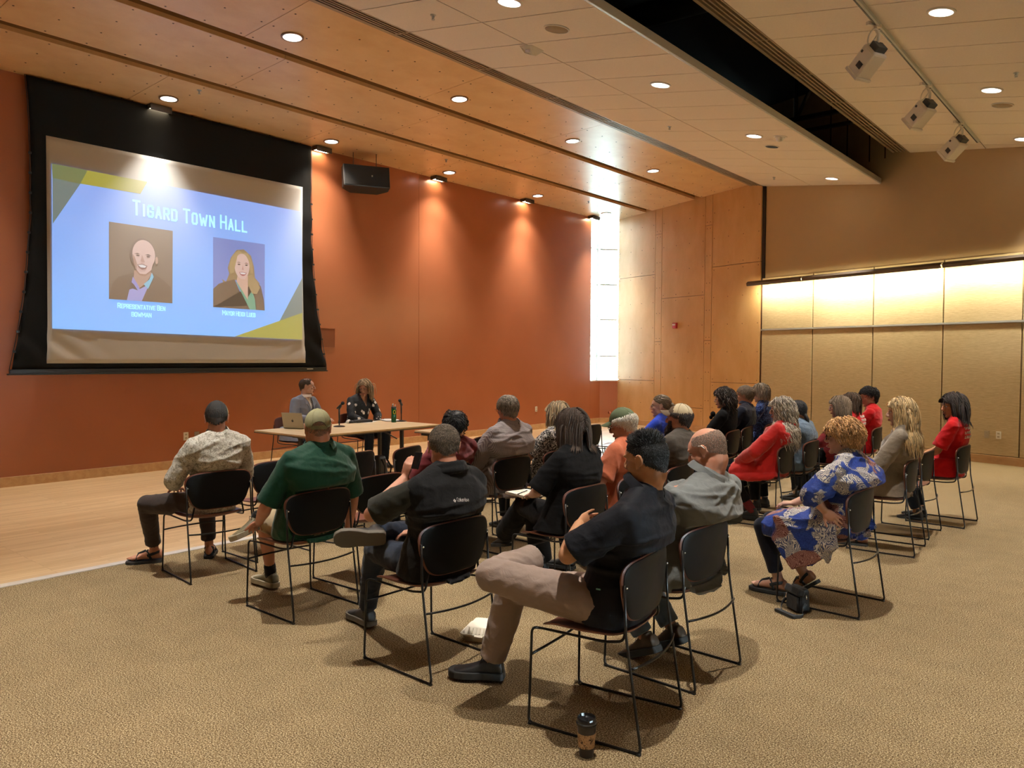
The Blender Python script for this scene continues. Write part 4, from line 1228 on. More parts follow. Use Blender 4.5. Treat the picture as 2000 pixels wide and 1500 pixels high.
def laces(o, M_, mat, n=4):
    m = MB()
    for i in range(n):
        y = 0.035 + 0.018 * i; z = 0.094 - 0.011 * i
        m.tube([M_ @ V((-0.020, y, z - .006)), M_ @ V((0, y + .003, z + 0.003)), M_ @ V((0.020, y, z - .006))], 0.0022, 5)
    m.tube([M_ @ V((0, 0.035, 0.1)), M_ @ V((0.02, 0.045, 0.104)), M_ @ V((0.03, 0.05, 0.085))], 0.0018, 5); m.tube([M_ @ V((0, 0.035, 0.1)), M_ @ V((-0.02, 0.045, 0.104)), M_ @ V((-0.03, 0.05, 0.085))], 0.0018, 5)
    m.build('laces', mat, o)
def barefoot(m, ank, f, u, sc=1.0, side=1):
    """side = +1: big toe on the +x side of the foot frame"""
    M_ = footframe(ank, f, u); st = []
    for y, hw, z0, z1 in FST[:7]:
        st.append((M_ @ (V((0, y, (z0 + z1 * .9) / 2 + .014)) * sc), (M_.to_3x3() @ V((hw * .86 * sc, 0, 0))), (M_.to_3x3() @ V((0, 0, (z1 * .9 - z0) / 2 * sc)))))
    loft(m, st, 18, 0.9)
    for i in range(5):
        x = side * (0.030 - 0.0145 * i); r = 0.0115 if i == 0 else 0.0082; y1 = 0.200 - 0.006 * i - (0.004 * i * i * .4)
        m.tube([M_ @ V((x, 0.150, 0.030)), M_ @ V((x, y1 - .02, 0.030)), M_ @ V((x, y1, 0.025))], [r * 1.1, r, r * .8], 8); m.ell(M_ @ V((x, y1, 0.025)), (r * .85,) * 3, None, 8, 6)
    return M_

# ---- the whole seated figure
DEF = dict(g=1.0, sw=1.0, belly=0.0, pel=(0, -0.045, 0.555), wai=(0, -0.075, 0.725), che=(0, -0.115, 0.885), sho=(0, -0.140, 1.010), nek=(0, -0.138, 1.076), head=(0, -0.110, 1.190), hr=(0, 0, 0), hs=1.0,
           eR=(0.255, 0.01, 0.765), wR=(0.12, 0.20, 0.665), eL=(-0.255, 0.01, 0.765), wL=(-0.12, 0.20, 0.665),
           kR=(0.13, 0.40, 0.515), aR=(0.13, 0.36, 0.095), kL=(-0.13, 0.40, 0.515), aL=(-0.13, 0.36, 0.095), fR=(0.12, 1, 0), fL=(-0.12, 1, 0), uR=(0, 0, 1), uL=(0, 0, 1),
           hdR=(-0.5, 0.8, -0.2), hdL=(0.5, 0.8, -0.2), hnR=(0, 0, -1), hnL=(0, 0, -1), hcR=0.35, hcL=0.35, skin='fair', male=True, sleeve='short', pants='long', vox=0.0065, cvox=0.009,
           yaw=0.0, ph=1.0, tscale=1.0, armr=1.0, legr=1.0, neckr=1.0)
def torso_st(S, k, dz=0.0, belly=0.0, lo=0.0):
    """torso stations; k = widening in metres"""
    g = S['g']; pts = [V(S['pel']), V(S['wai']), V(S['che']), V(S['sho']), V(S['nek'])]
    sx = V((math.cos(math.radians(S['yaw'])), math.sin(math.radians(S['yaw'])), 0))
    if S.get('side'): sx = V(S['side']).normalized()
    sh = S['sw']
    rows = [(0, 0.0, -0.085, 0.165, 0.115), (0, 0.0, 0.0, 0.178, 0.130), (0, 0.5, 0, 0.166, 0.125), (1, 0.0, 0, 0.152, 0.118), (1, 0.5, 0, 0.160, 0.120), (2, 0.0, 0, 0.176 * sh, 0.122), (2, 0.55, 0, 0.180 * sh, 0.110), (3, 0.0, 0, 0.160 * sh, 0.085), (3, 0.6, 0, 0.105 * sh, 0.066), (4, 0.0, 0, 0.066, 0.060)]
    out = []
    for i, t, ex, a, b in rows:
        p = lerp(pts[i], pts[min(i + 1, 4)], t)
        j = min(i, 3); tt = (pts[j + 1] - pts[j]); tt.normalize()
        if ex: p = p + tt * ex
        sgn = (sx - tt * sx.dot(tt)).normalized(); fd = tt.cross(sgn) * -1
        bl = belly * (1.0 if i in (0, 1) and not ex else (0.4 if i == 2 else 0))
        gg = g if i < 3 else (1 + (g - 1) * 0.45)
        if i == 4: gg = 1
        A = a * gg + k; B = b * gg + k + bl * 0.5
        out.append((p + fd * (bl * 0.5), sgn * A, fd * B))
    return out
def person(key, label, **kw):
    S = dict(DEF); S.update(kw)
    cx, cy, deg = SEATS[key]
    voxel = S['vox']
    if 'hd' in kw:                       # put the head there, the spine follows
        D = V(kw['hd']) - V(DEF['head'])
        for nm, f in (('wai', .12), ('che', .45), ('sho', .74), ('nek', .88), ('head', 1.0)):
            if nm not in kw: S[nm] = V(DEF[nm]) + D * f
        for nm in ('eR', 'eL'):
            if nm not in kw: S[nm] = V(DEF[nm]) + D * 0.5
    S['head'] = V(S['head'])
    body = MB()
    # torso and neck
    loft(body, [s for s in torso_st(S, -0.020)], 20)
    sh, nk, hd = V(S['sho']), V(S['nek']), V(S['head'])
    M4 = headM(hd, *S['hr'], S['hs'])
    nb = M4 @ V((0, -0.028, -0.055)); nr = 0.056 * S['neckr'] * (1.0 if S['male'] else 0.86)
    limb(body, [nk - V((0, 0, 0.03)), lerp(nk, nb, 0.5), nb], [nr * 1.15, nr, nr], 16)
    add_head(body, M4, S['male'], S.get('jaw', 1.0 if S['male'] else 0.9), S.get('nose', 1), S.get('chub', 0))
    sx = V((math.cos(math.radians(S['yaw'])), math.sin(math.radians(S['yaw'])), 0))
    if S.get('side'): sx = V(S['side']).normalized()
    J = {}
    ar = S['armr'] * (1.0 if S['male'] else 0.88); lr = S['legr']
    shj = {s: V(S.get('s' + s, sh + sx * (sg * 0.172 * S['sw']) - V((0, 0, 0.012)))) for s, sg in (('R', 1), ('L', -1))}
    hipw = 0.092 * (0.6 + 0.4 * S['g'])
    for s, sg in (('R', 1), ('L', -1)):
        e, w = V(S['e' + s]), V(S['w' + s])
        limb(body, [nk + V((0, 0, 0.0)), lerp(nk, shj[s], .55) + V((0, 0, .004)), shj[s]], [0.050 * S['neckr'], 0.044, 0.042], 14)
        limb(body, [shj[s], lerp(shj[s], e, .5), e], [0.054 * ar, 0.048 * ar, 0.040 * ar], 14)
        limb(body, [e, lerp(e, w, 0.3), w], [0.041 * ar, 0.042 * ar, 0.0265 * (0.5 + 0.5 * ar)], 14)
        if S['hc' + s] is not None:
            hn = V(S['hn' + s]); d = V(S['hd' + s]).normalized()
            # thumb side: a right hand with palm n and fingers d has its thumb along n x d ... sign chosen per arm
            hand(body, w, d, hn, S.get('ts' + s, 1 if s == 'L' else -1), S['hc' + s], 1.0 if S['male'] else 0.9, thumb=S.get('th' + s), curls=S.get('cc' + s))
        k, a = V(S['k' + s]), V(S['a' + s])
        hip = V(S['pel']) + sx * (sg * hipw) - V((0, 0, 0.012))
        J['hip' + s] = hip
        limb(body, [hip, lerp(hip, k, .5), k], [0.078 * lr, 0.070 * lr, 0.052 * lr], 14)
        limb(body, [k, lerp(k, a, .3), lerp(k, a, .8), a], [0.052 * lr, 0.054 * lr, 0.036, 0.035], 14)
        if S.get('bare' + s): J['foot' + s] = barefoot(body, a, S['f' + s], S['u' + s], 1.0, -sg)
        else: body.ell(a - V(S['u' + s]).normalized() * 0.02 + V(S['f' + s]).normalized() * 0.02, (0.03, 0.03, 0.03))
    ob = solidify_mesh(body, 'person', SK[S['skin']], None, voxel, 2, clamp=True)
    ob.location = (cx, cy, 0); ob.rotation_euler = (0, 0, math.radians(deg - 90))
    tag(ob, label, 'person', S.get('group'))
    S['M4'] = M4; S['J'] = J; S['shj'] = shj; S['ob'] = ob; S['sx'] = sx
    return S
def top(S, name, mat, k=0.0, sleeves=('short', 'short'), wr=0.0035, wf=24, seed=1, cut=None, thick=0.0, folds=None, extra=None, sl=0.0, vox=None, hem=0.0, loose=0.0, collar_up=0.0, aniso=(1, 1, 1), smooth=2, neckcut=True):
    m = MB(); st = torso_st(S, k + 0.004, belly=S['belly'])
    if hem > 0: st[0] = (st[0][0] - V((0, 0, 0.0)) , st[0][1] * (1 + hem), st[0][2] * (1 + hem))
    st = st[:-1] + [(lerp(st[-2][0], st[-1][0], .75), st[-1][1] * 1.15, st[-1][2] * 1.15)]
    loft(m, st, 26)
    ar = S['armr'] * (1.0 if S['male'] else 0.88)
    for (s, sg), sv in zip((('R', 1), ('L', -1)), sleeves):
        e, w = V(S['e' + s]), V(S['w' + s]); j = S['shj'][s]
        r0 = 0.058 * ar + 0.006 + k * .5
        m.ell(j + V((0, 0, -0.010)), (r0 * 1.0, r0 * 1.0, r0 * 1.0))
        limb(m, [V(S['nek']) + V((0, -.004, -0.006)), lerp(V(S['nek']), j, .5) + V((0, -.003, .004)), j], [0.058 * S['neckr'] + k * .4, 0.054 + k * .5, 0.055 * ar + .004 + k * .5], 16)
        if sv == 'none': continue
        if sv == 'short':
            q = lerp(j, e, 0.86 + sl); limb(m, [j, lerp(j, q, .5)], [r0, 0.056 * ar + 0.006 + loose], 16); m.tube([lerp(j, q, .45), lerp(j, q, .8), q], [0.057 * ar + .005 + loose * .8, 0.056 * ar + 0.008 + loose, 0.056 * ar + 0.010 + loose], 18)
        elif sv == 'elbow':
            q = lerp(e, w, 0.25); limb(m, [j, lerp(j, e, .5), e], [r0, 0.056 * ar + 0.006 + loose, 0.050 * ar + 0.008 + loose], 16); m.tube([e, q], [0.050 * ar + 0.008 + loose, 0.048 * ar + 0.010 + loose], 16)
        else:
            q = lerp(e, w, 0.97); limb(m, [j, lerp(j, e, .5), e], [r0, 0.056 * ar + 0.004 + loose, 0.049 * ar + 0.006 + loose], 16)
            m.ell(e, (0.05 * ar + .006 + loose,) * 3); m.tube([e, lerp(e, w, .45), q], [0.049 * ar + 0.006 + loose, 0.046 * ar + 0.004 + loose, 0.034 * ar + 0.006 + loose * .5], 16)
    if extra: extra(m)
    o = solidify_mesh(m, name, mat, S['ob'], vox or S['cvox'], smooth, wr, wf, seed, cut, thick, folds, aniso, True)
    return o
def collar(S, mat, parent, h=0.035, r=0.068, lean=0.0, open_=0.5, fold=True, name='collar'):
    """folded shirt collar around the neck"""
    nk = V(S['nek']); ax = (V(S['M4'] @ V((0, -0.03, -0.06))) - nk).normalized(); sx = S['sx']; fd = ax.cross(sx) * -1; fd.normalize(); sx = (sx - ax * sx.dot(ax)).normalized()
    base = nk + ax * 0.004 - fd * 0.004; rows = []
    prof = [(1.02, 0.0), (0.98, h * .6), (1.0, h), (1.07, h * 1.02), (1.16, h * 0.45), (1.24, h * -0.05), (1.20, h * -0.1), (1.12, h * .35), (1.04, h * .7)] if fold else [(1.0, 0), (1.0, h), (1.06, h), (1.08, 0)]
    N = 30; m = MB()
    for k in range(N + 1):
        a = PI / 2 + open_ * 0.5 + (2 * PI - open_) * k / N; rk = r + 0.008
        row = []
        for f, z in prof:
            drop = 0.022 * max(0, math.sin(a)) if True else 0
            row.append(base + sx * (math.cos(a) * rk * f) + fd * (math.sin(a) * rk * f * 1.02) + ax * (z - drop))
        rows.append(row)
    m.rings(rows, True, True); return m.build(name, mat, parent, smooth='auto')
def bottoms(S, name, mat, length='long', wr=0.003, seed=4, wf=22, k=0.0, cuffs=(0.93, 0.93), vox=None, baggy=0.0, folds=None, extra=None):
    m = MB(); lr = S['legr']; pel = V(S['pel']); st = torso_st(S, 0.0)[:3]
    loft(m, [(c, a * 0.97, b * 0.97) for c, a, b in st], 22)
    for i, (s, sg) in enumerate((('R', 1), ('L', -1))):
        hip, kn, an = S['J']['hip' + s], V(S['k' + s]), V(S['a' + s])
        if length == 'shorts':
            q = lerp(hip, kn, 0.86); limb(m, [hip, lerp(hip, q, .5)], [0.092 * lr, 0.088 * lr], 16); m.tube([lerp(hip, q, .4), q], [0.089 * lr, 0.086 * lr], 18)
        else:
            limb(m, [hip, lerp(hip, kn, .5), kn], [0.090 * lr + k, 0.082 * lr + k, 0.064 * lr + k], 18)
            q = lerp(kn, an, cuffs[i]); m.ell(kn, (0.065 * lr + k,) * 3)
            m.tube([kn, lerp(kn, q, .35), lerp(kn, q, .8), q], [0.063 * lr + k, 0.062 * lr + k + baggy * .4, 0.052 * lr + k + baggy, 0.052 * lr + k + baggy], 18)
    if extra: extra(m)
    return solidify_mesh(m, name, mat, S['ob'], vox or S['cvox'], 2, wr, wf, seed, None, 0, folds, clamp=True)
# ------------------------------------------------------------------ people: who sits where
H_ = {k: hair_mats(k, c, v) for k, c, v in (('black', (0.010, 0.008, 0.007), .6), ('dark', (0.030, 0.018, 0.012), .5), ('brown', (0.075, 0.045, 0.026), .45), ('bobbrown', (0.060, 0.038, 0.026), .3),
      ('grey', (0.24, 0.20, 0.155), .5), ('buzz', (0.17, 0.135, 0.10), .5), ('silver', (0.46, 0.42, 0.35), .5), ('white', (0.86, 0.82, 0.70), .15), ('blonde', (0.50, 0.36, 0.18), .45), ('ash', (0.36, 0.27, 0.16), .6),
      ('straw', (0.60, 0.34, 0.14), .4), ('greybrown', (0.20, 0.15, 0.10), .35), ('stubble', (0.30, 0.21, 0.16), .3))}
TG = (-8.9, 6.8)
def look(key, extra=0, pitch=-4, roll=0):
    cx, cy, deg = SEATS[key]; a = math.degrees(math.atan2(TG[1] - cy, TG[0] - cx)) % 360
    d = (a - deg + 180) % 360 - 180
    return (max(-42, min(42, d + extra)), pitch, roll)
def speckle(name, c1, c2, scale=60, thr=0.52, rough=0.85, dist=0.8, kind='noise', bmp=0.2):
    t = NT(name); v = t.coord()
    f = t.noise(v, scale, 3, 0.65, dist)
    t.col(t.ramp(f, [(thr - 0.015, c1), (thr + 0.015, c2)])); t.bump(t.noise(v, 24, 4, .55, .6), bmp, 0.012); t.set(rough=rough, spec=0.2, sheen=0.1); return t.m
def locks_top(m, M4, n, seed, L0=0.030):
    rnd = random.Random(seed)
    for _ in range(n):
        az = rnd.uniform(-PI, PI); el = rnd.uniform(0.50, 1.0); p = scalp(az, el, 1.01); nn = (p - SC_C).normalized(); k = min(1, (el - 0.45) / 0.35)
        if az and abs(az) < .9 and el < .6: continue
        d = (nn + V((rnd.gauss(0, .25), 0.25 + rnd.gauss(0, .25), 0.15))).normalized(); L = L0 * (0.35 + 0.65 * k) * rnd.uniform(.6, 1.15)
        q = p + d * L; m.tube([M4 @ p, M4 @ (p + d * L * .5 + V((0, .001, 0))), M4 @ q], [0.0019, 0.0017, 0.0004], 4, rnd.choice((0, 0, 1, 2)))
def hair(S, mats, fn):
    m = MB(); fn(m); return m.build('hair', mats, S['ob'], smooth=True, recalc=False)
def shoes(S, up_mat, sole, sc=1.0, lace=None, which='RL', thick=0.022, name='shoe'):
    for s, sg in (('R', 1), ('L', -1)):
        if s not in which: continue
        o, M_ = shoe(S['ob'], S['a' + s], S['f' + s], S['u' + s], up_mat, sole, sc, name, 0, thick, -sg)
        if lace: laces(o, M_, lace)
C_ = {}
C_['navyjean'] = cloth('dark_denim', (0.018, 0.026, 0.045), 0.3); C_['jean'] = cloth('blue_denim', srgb(92, 110, 130), 0.2)
C_['blackc'] = cloth('black_cloth', (0.009, 0.009, 0.010), 0.3, rough=0.85, sheen=0.02); C_['blackp'] = cloth('black_polo_knit', (0.009, 0.010, 0.014), 0.3, rough=0.62, wr=0.35, sheen=0.03)
C_['charc'] = cloth('charcoal_trousers', srgb(62, 54, 52), 0.12); C_['khaki'] = cloth('khaki_shorts', srgb(176, 160, 128), 0.08)
C_['green'] = cloth('bottle_green_knit', srgb(22, 66, 50), 0.12, rough=0.6, wr=0.3); C_['dgreen'] = cloth('dark_olive_tee', srgb(44, 44, 38), 0.15)
C_['fleece'] = cloth('black_fleece', (0.011, 0.011, 0.012), 0.3, weave=400, sheen=0.08, wr=0.4); C_['taupe'] = cloth('taupe_trousers', srgb(150, 132, 122), 0.08, wr=0.3)
C_['cham'] = cloth('grey_chambray', srgb(112, 116, 116), 0.16, wr=0.35); C_['red'] = cloth('red_cotton', srgb(196, 28, 34), 0.1); C_['coat'] = cloth('red_fleece_coat', srgb(190, 34, 30), 0.08, sheen=0.4)
C_['maroon'] = cloth('maroon_jersey', srgb(112, 48, 54), 0.12); C_['royal'] = cloth('royal_blue_cotton', srgb(44, 72, 190), 0.1); C_['dgrey'] = cloth('dark_grey_tee', srgb(74, 68, 62), 0.12)
C_['navy'] = cloth('navy_shirt', srgb(26, 30, 44), 0.15); C_['denimj'] = cloth('faded_denim_jacket', srgb(98, 116, 134), 0.3, wr=0.5); C_['orange'] = cloth('salmon_orange_tee', srgb(214, 124, 92), 0.06)
C_['knit'] = cloth('grey_knit', srgb(128, 118, 104), 0.22, weave=260, sheen=0.4, wr=0.5); C_['blazer'] = cloth('grey_blue_blazer', srgb(116, 122, 138), 0.12, wr=0.2); C_['shirtw'] = cloth('white_shirt', srgb(226, 216, 210), 0.04)
C_['legging'] = cloth('navy_leggings', (0.010, 0.012, 0.022), 0.3)
C_['capshirt'] = speckle('pale_leaf_print', srgb(150, 146, 134), srgb(196, 194, 184), 48, 0.47, dist=1.5, bmp=0.3)
C_['bw'] = speckle('black_white_print', (0.02, 0.02, 0.02), srgb(214, 210, 204), 75, 0.53, dist=1.2)
C_['bluef'] = speckle('blue_floral_print', srgb(34, 46, 92), srgb(92, 122, 190), 45, 0.55, dist=1.5)
def checks():
    t = NT('fine_check_shirt'); v = t.coord()
    w1 = t.n.new('ShaderNodeTexWave'); w1.inputs['Scale'].default_value = 42; t.link(v, w1.inputs['Vector']); w1.bands_direction = 'X'
    w2 = t.n.new('ShaderNodeTexWave'); w2.inputs['Scale'].default_value = 42; t.link(v, w2.inputs['Vector']); w2.bands_direction = 'Z'
    f = t.math('MULTIPLY', t.math('ADD', w1.outputs['Fac'], w2.outputs['Fac']), 0.5)
    t.col(t.ramp(f, [(0.2, srgb(96, 86, 92)), (0.75, srgb(166, 158, 156))])); t.bump(t.noise(v, 20, 4, .55, .8), 0.35, 0.012); t.set(rough=0.85, spec=0.2); return t.m
C_['check'] = checks()
def paisley():
    t = NT('blue_paisley_print'); v = t.coord()
    vo = t.n.new('ShaderNodeTexVoronoi'); vo.inputs['Scale'].default_value = 7.5
    nz = t.n.new('ShaderNodeTexNoise'); nz.inputs['Scale'].default_value = 7; t.link(v, nz.inputs['Vector'])
    mx = t.n.new('ShaderNodeMix'); mx.data_type = 'VECTOR'; mx.inputs[0].default_value = 0.35; t.link(v, mx.inputs[4]); t.link(nz.outputs['Color'], mx.inputs[5]); t.link(mx.outputs[1], vo.inputs['Vector'])
    d = vo.outputs['Distance']
    rings = t.math('SINE', t.math('MULTIPLY', d, 85))
    lace = t.noise(v, 90, 4, 0.75, 1.2)
    patch = t.noise(v, 6.5, 2, 0.5, 0.8)
    blue = t.ramp(lace, [(0.35, srgb(26, 44, 110)), (0.6, srgb(44, 70, 150))])
    lc = t.ramp(t.math('ADD', t.math('MULTIPLY', rings, 0.22), lace), [(0.42, srgb(70, 78, 110)), (0.52, srgb(186, 182, 172)), (0.70, srgb(214, 208, 196))])
    br = t.ramp(t.math('ADD', t.math('MULTIPLY', rings, 0.2), lace), [(0.42, srgb(110, 62, 60)), (0.6, srgb(168, 128, 118))])
    m1 = t.mix(t.ramp(patch, [(0.50, (0, 0, 0)), (0.515, (1, 1, 1))]), blue, lc)
    p2 = t.noise(t.coord((1, 1, 1), (1, 2, 0)), 4.2, 1, 0.5, 0.5)
    t.col(t.mix(t.ramp(p2, [(0.62, (0, 0, 0)), (0.635, (1, 1, 1))]), m1, br)); t.bump(t.noise(v, 18, 4, .55, .8), 0.3, 0.012); t.set(rough=0.6, spec=0.3); return t.m
C_['paisley'] = paisley()
def blooms():
    t = NT('black_blossom_print'); v = t.coord(); vo = t.n.new('ShaderNodeTexVoronoi'); vo.inputs['Scale'].default_value = 11; vo.inputs['Randomness'].default_value = 0.9; t.link(v, vo.inputs['Vector'])
    f = t.math('ADD', vo.outputs['Distance'], t.math('MULTIPLY', t.noise(v, 70, 1, 0.5), 0.32))
    t.col(t.ramp(f, [(0.40, srgb(222, 216, 208)), (0.425, (0.012, 0.012, 0.014))])); t.set(rough=0.7, spec=0.3); return t.m
C_['bloom'] = blooms()
C_['shoeb'] = plain('black_shoe', (0.014, 0.013, 0.013), 0.5, bump=0.2, bs=300); C_['soleb'] = plain('black_sole', (0.02, 0.019, 0.018), 0.7); C_['soleg'] = plain('grey_sole', srgb(96, 90, 80), 0.7)
C_['shoeo'] = plain('olive_trainer', srgb(112, 104, 80), 0.6, var=0.25, vs=18); C_['solew'] = plain('pale_sole', srgb(168, 160, 138), 0.6); C_['shoet'] = plain('brown_hiker', srgb(72, 56, 40), 0.6, var=0.5, vs=14)
C_['sock'] = cloth('black_sock', (0.015, 0.015, 0.015), 0.2); C_['strap'] = plain('dark_strap', (0.02, 0.024, 0.028), 0.6)
C_['gblack'] = plain('glasses_black', (0.01, 0.01, 0.01), 0.25); C_['gclear'] = plain('glasses_clear', srgb(214, 206, 196), 0.2); C_['gred'] = plain('glasses_red', srgb(120, 30, 40), 0.3); C_['gmetal'] = plain('glasses_metal', srgb(150, 130, 100), 0.25, 0.8)
def bodyhull(S): return (V(S['nek']), V(S['sho']), 0.20 * S['sw'], 0.125)
def back_folds(S, amp=0.009, z0=0.78, n=5, seed=1):
    """long soft drag folds over the back above the chair rim"""
    rnd = random.Random(seed); L_ = [(rnd.uniform(0.72, 0.98), rnd.uniform(-0.35, 0.35), rnd.uniform(0.010, 0.018), rnd.uniform(0.5, 1.0), rnd.uniform(-0.2, 0.2)) for _ in range(n)]
    def f(co_, no):
        d = np.zeros(len(co_))
        for z_, sl_, w_, a_, xc in L_:
            u = co_[:, 2] - (z_ + sl_ * (co_[:, 0] - xc) + 0.02 * np.sin(co_[:, 0] * 9 + z_ * 40))
            d += a_ * amp * 1.5 * np.exp(-(u / w_) ** 2) * np.exp(-((co_[:, 0] - xc) / 0.17) ** 2)
        return d * (co_[:, 1] < 0.05)
    return f

# --- black and cream cap, pale print shirt, sandals
S = person('cap', 'person in a black and cream cap and pale print shirt, far end of the audience', hd=(0.030, -0.085, 1.175), hr=(-27, -18, 0), skin='ruddy', g=0.98, sw=1.05, bareR=True, bareL=True,
           kL=(-0.335, 0.34, 0.515), aL=(-0.205, 0.56, 0.095), fL=(-0.85, 0.42, 0), kR=(0.13, 0.36, 0.505), aR=(0.175, 0.41, 0.095), fR=(0.45, 0.8, 0),
           eL=(-0.275, -0.03, 0.735), wL=(-0.17, 0.19, 0.64), eR=(0.285, -0.02, 0.735), wR=(0.14, 0.20, 0.64))
sh = top(S, 'shirt', C_['capshirt'], 0.006, ('elbow', 'elbow'), 0.005, 20, 11, folds=back_folds(S, .008, seed=2), loose=0.008, hem=.05); collar(S, C_['capshirt'], sh)
bottoms(S, 'trousers', C_['charc'], wr=0.003, seed=12, cuffs=(0.86, 0.84), k=0.004)
hair(S, H_['dark'], lambda m: (hair_shell(m, S['M4'], 'norm', 0.004, 0.4, lump=.02), locks_short(m, S['M4'], 'norm', 900, 0.022, 0.0022, 0.2, top=0.42, seed=2)))
MC2 = [plain('cap_black_mesh', (0.016, 0.015, 0.014), 0.8, bump=0.4, bs=500), plain('cap_cream', srgb(232, 214, 166), 0.8)]
add_cap(S['M4'], S['ob'], [MC2[1], MC2[0]], MC2[0], e0=-0.40, strap=False, panel=-0.035, flat=1.10)
def sandal(S, s):
    sg = 1 if s == 'R' else -1; M_ = S['J']['foot' + s]; m = MB(); pl = [(hw + 0.008, y * 1.03) for y, hw, a, b in FST] ; pl = [(x, y) for x, y in pl] + [(-x, y) for x, y in pl[::-1]]
    m.prism(pl, -0.012, 0.014, M_); o = m.build('sandal', C_['soleb'], S['ob'], bevel=0.005)
    for j, P_ in enumerate([[(-.042, .13, .02), (-.02, .12, .062), (.02, .11, .066), (.044, .10, .02)], [(-.036, .02, .02), (-.02, .055, .088), (.02, .055, .088), (.036, .02, .02)], [(-.03, .05, .05), (-.037, -.02, .075), (0, -.06, .08), (.037, -.02, .075), (.03, .05, .05)], [(.0, .06, .088), (.0, .09, .075), (.01, .12, .062)]]):
        m = MB(); m.tube([M_ @ V(p) for p in bezline(P_, 4, .03)], 0.011, 8, flat=0.32); m.build('strap', C_['strap'], o, smooth=True)
sandal(S, 'R'); sandal(S, 'L')

# --- dark green polo
S = person('green', 'person in a dark green polo shirt and khaki cap seen from behind', hd=(0.055, -0.095, 1.180), hr=(-31, -6, 0), skin='ruddy', g=1.22, sw=1.22, belly=0.05, chub=1.0, neckr=1.2, jaw=1.1,
           eL=(-0.285, -0.02, 0.70), wL=(-0.185, 0.22, 0.56), hdL=(0.25, 0.8, -0.35), hcL=0.55, eR=(0.385, -0.04, 0.69), wR=(0.40, 0.03, 0.45), hdR=(-0.1, 0.15, -1), hnR=(-1, 0.2, 0), hcR=0.8,
           kL=(-0.02, 0.42, 0.52), aL=(0.075, 0.50, 0.10), fL=(0.0, 1, 0), kR=(0.30, 0.36, 0.58), aR=(-0.10, 0.38, 0.56), fR=(-0.92, 0.25, -0.32), uR=(-0.15, 0.2, 1))
sh = top(S, 'polo_shirt', C_['green'], 0.008, ('short', 'short'), 0.0028, 18, 21, folds=back_folds(S, .006, seed=5), loose=0.012, sl=.06, hem=.05); collar(S, C_['green'], sh, r=0.078)
m = MB(); m.tube([(-0.315, -0.055, 0.79), (-0.318, -0.04, 0.785), (-0.32, -0.02, 0.795)], 0.004, 6); m.build('sleeve_logo', MT['white'], sh)
bottoms(S, 'shorts', C_['khaki'], 'shorts', 0.003, 22)
for s in 'LR':
    m = MB(); a = V(S['a' + s]); k = V(S['k' + s]); limb(m, [lerp(a, k, .16), a], [0.041, 0.042]); m.build('sock', C_['sock'], S['ob'], smooth=True)
shoes(S, C_['shoeo'], C_['solew'], 1.08, plain('lace_dark', (0.05, 0.05, 0.045), 0.8), thick=0.03)
hair(S, H_['stubble'], lambda m: locks_short(m, S['M4'], 'bald', 1500, 0.006, 0.0011, 0.3, top=0.5, seed=3, jit=.6))
ck = plain('khaki_cap', srgb(146, 143, 108), 0.85, var=0.08, vs=30, bump=0.3, bs=60)
add_cap(S['M4'], S['ob'], ck, ck, e0=-0.34)

# --- black fleece vest
S = person('vest', 'person with cropped grey hair in a black fleece vest, phone at the ear', hd=(0.010, -0.085, 1.165), hr=(-36, -12, 3), skin='ruddy', g=1.12, sw=1.16, belly=0.03, neckr=1.12, jaw=1.05,
           wai=(0.01, -0.07, 0.72), che=(-0.01, -0.115, 0.875), sho=(-0.015, -0.135, 0.985), nek=(-0.01, -0.13, 1.060),
           eL=(-0.335, 0.10, 0.83), wL=(-0.075, 0.135, 0.985), hdL=(0.18, -0.15, 1), hnL=(1, -.2, 0), hcL=0.75, eR=(0.27, 0.03, 0.745), wR=(0.08, 0.20, 0.66),
           kL=(-0.03, 0.44, 0.53), aL=(0.075, 0.66, 0.10), fL=(0.12, 1, 0), kR=(0.30, 0.34, 0.60), aR=(-0.11, 0.36, 0.66), fR=(-0.78, 0.62, 0.0), uR=(0.60, 0.74, 0.28))
tee = top(S, 'tee_shirt', C_['dgreen'], -0.004, ('short', 'short'), 0.004, 24, 31, loose=0.012, sl=.04)
ve = top(S, 'fleece_vest', C_['fleece'], 0.014, ('none', 'none'), 0.005, 15, 32, folds=back_folds(S, .009, seed=9, n=7), hem=.12)
nk = V(S['nek']); m = MB()
for r_, z_, y_, q in ((0.083, 0.012, -.004, .020), (0.090, -0.012, -0.012, 0.020)):
    m.tube([nk + V((r_ * math.cos(a) * 1.05, r_ * math.sin(a) + y_, z_ + 0.030 * -math.sin(a) * .6)) for a in [2 * PI * k / 26 for k in range(27)]], q, 10, flat=0.8)
solidify_mesh(m, 'collar', C_['fleece'], ve, 0.006, 2, 0.002, 40, 3)
def strokes(m, word_pts, M_, w, h, d=0.0008):
    for a, b in word_pts:
        A, B = M_ @ V((a[0], 0, a[1])), M_ @ V((b[0], 0, b[1])); m.tube([A, B], w, 5)
bottoms(S, 'jeans', C_['navyjean'], wr=0.0035, seed=33, k=0.003)
shoes(S, C_['shoeb'], C_['soleg'], 1.06, C_['soleb'], thick=0.028)
hair(S, H_['buzz'], lambda m: (hair_shell(m, S['M4'], 'high', 0.0015, lump=.004), locks_short(m, S['M4'], 'high', 5200, 0.010, 0.0011, 0.7, seed=3, jit=.5, off=0.001)))
m = MB(); Rp = Matrix.Rotation(math.radians(20), 3, 'Y'); m.box((-0.062, 0.050, 1.090), (0.010, 0.055, 0.095), Rp); o = m.build('mobile_phone', plain('phone_black', (0.01, 0.01, 0.01), 0.2), bevel=0.004)
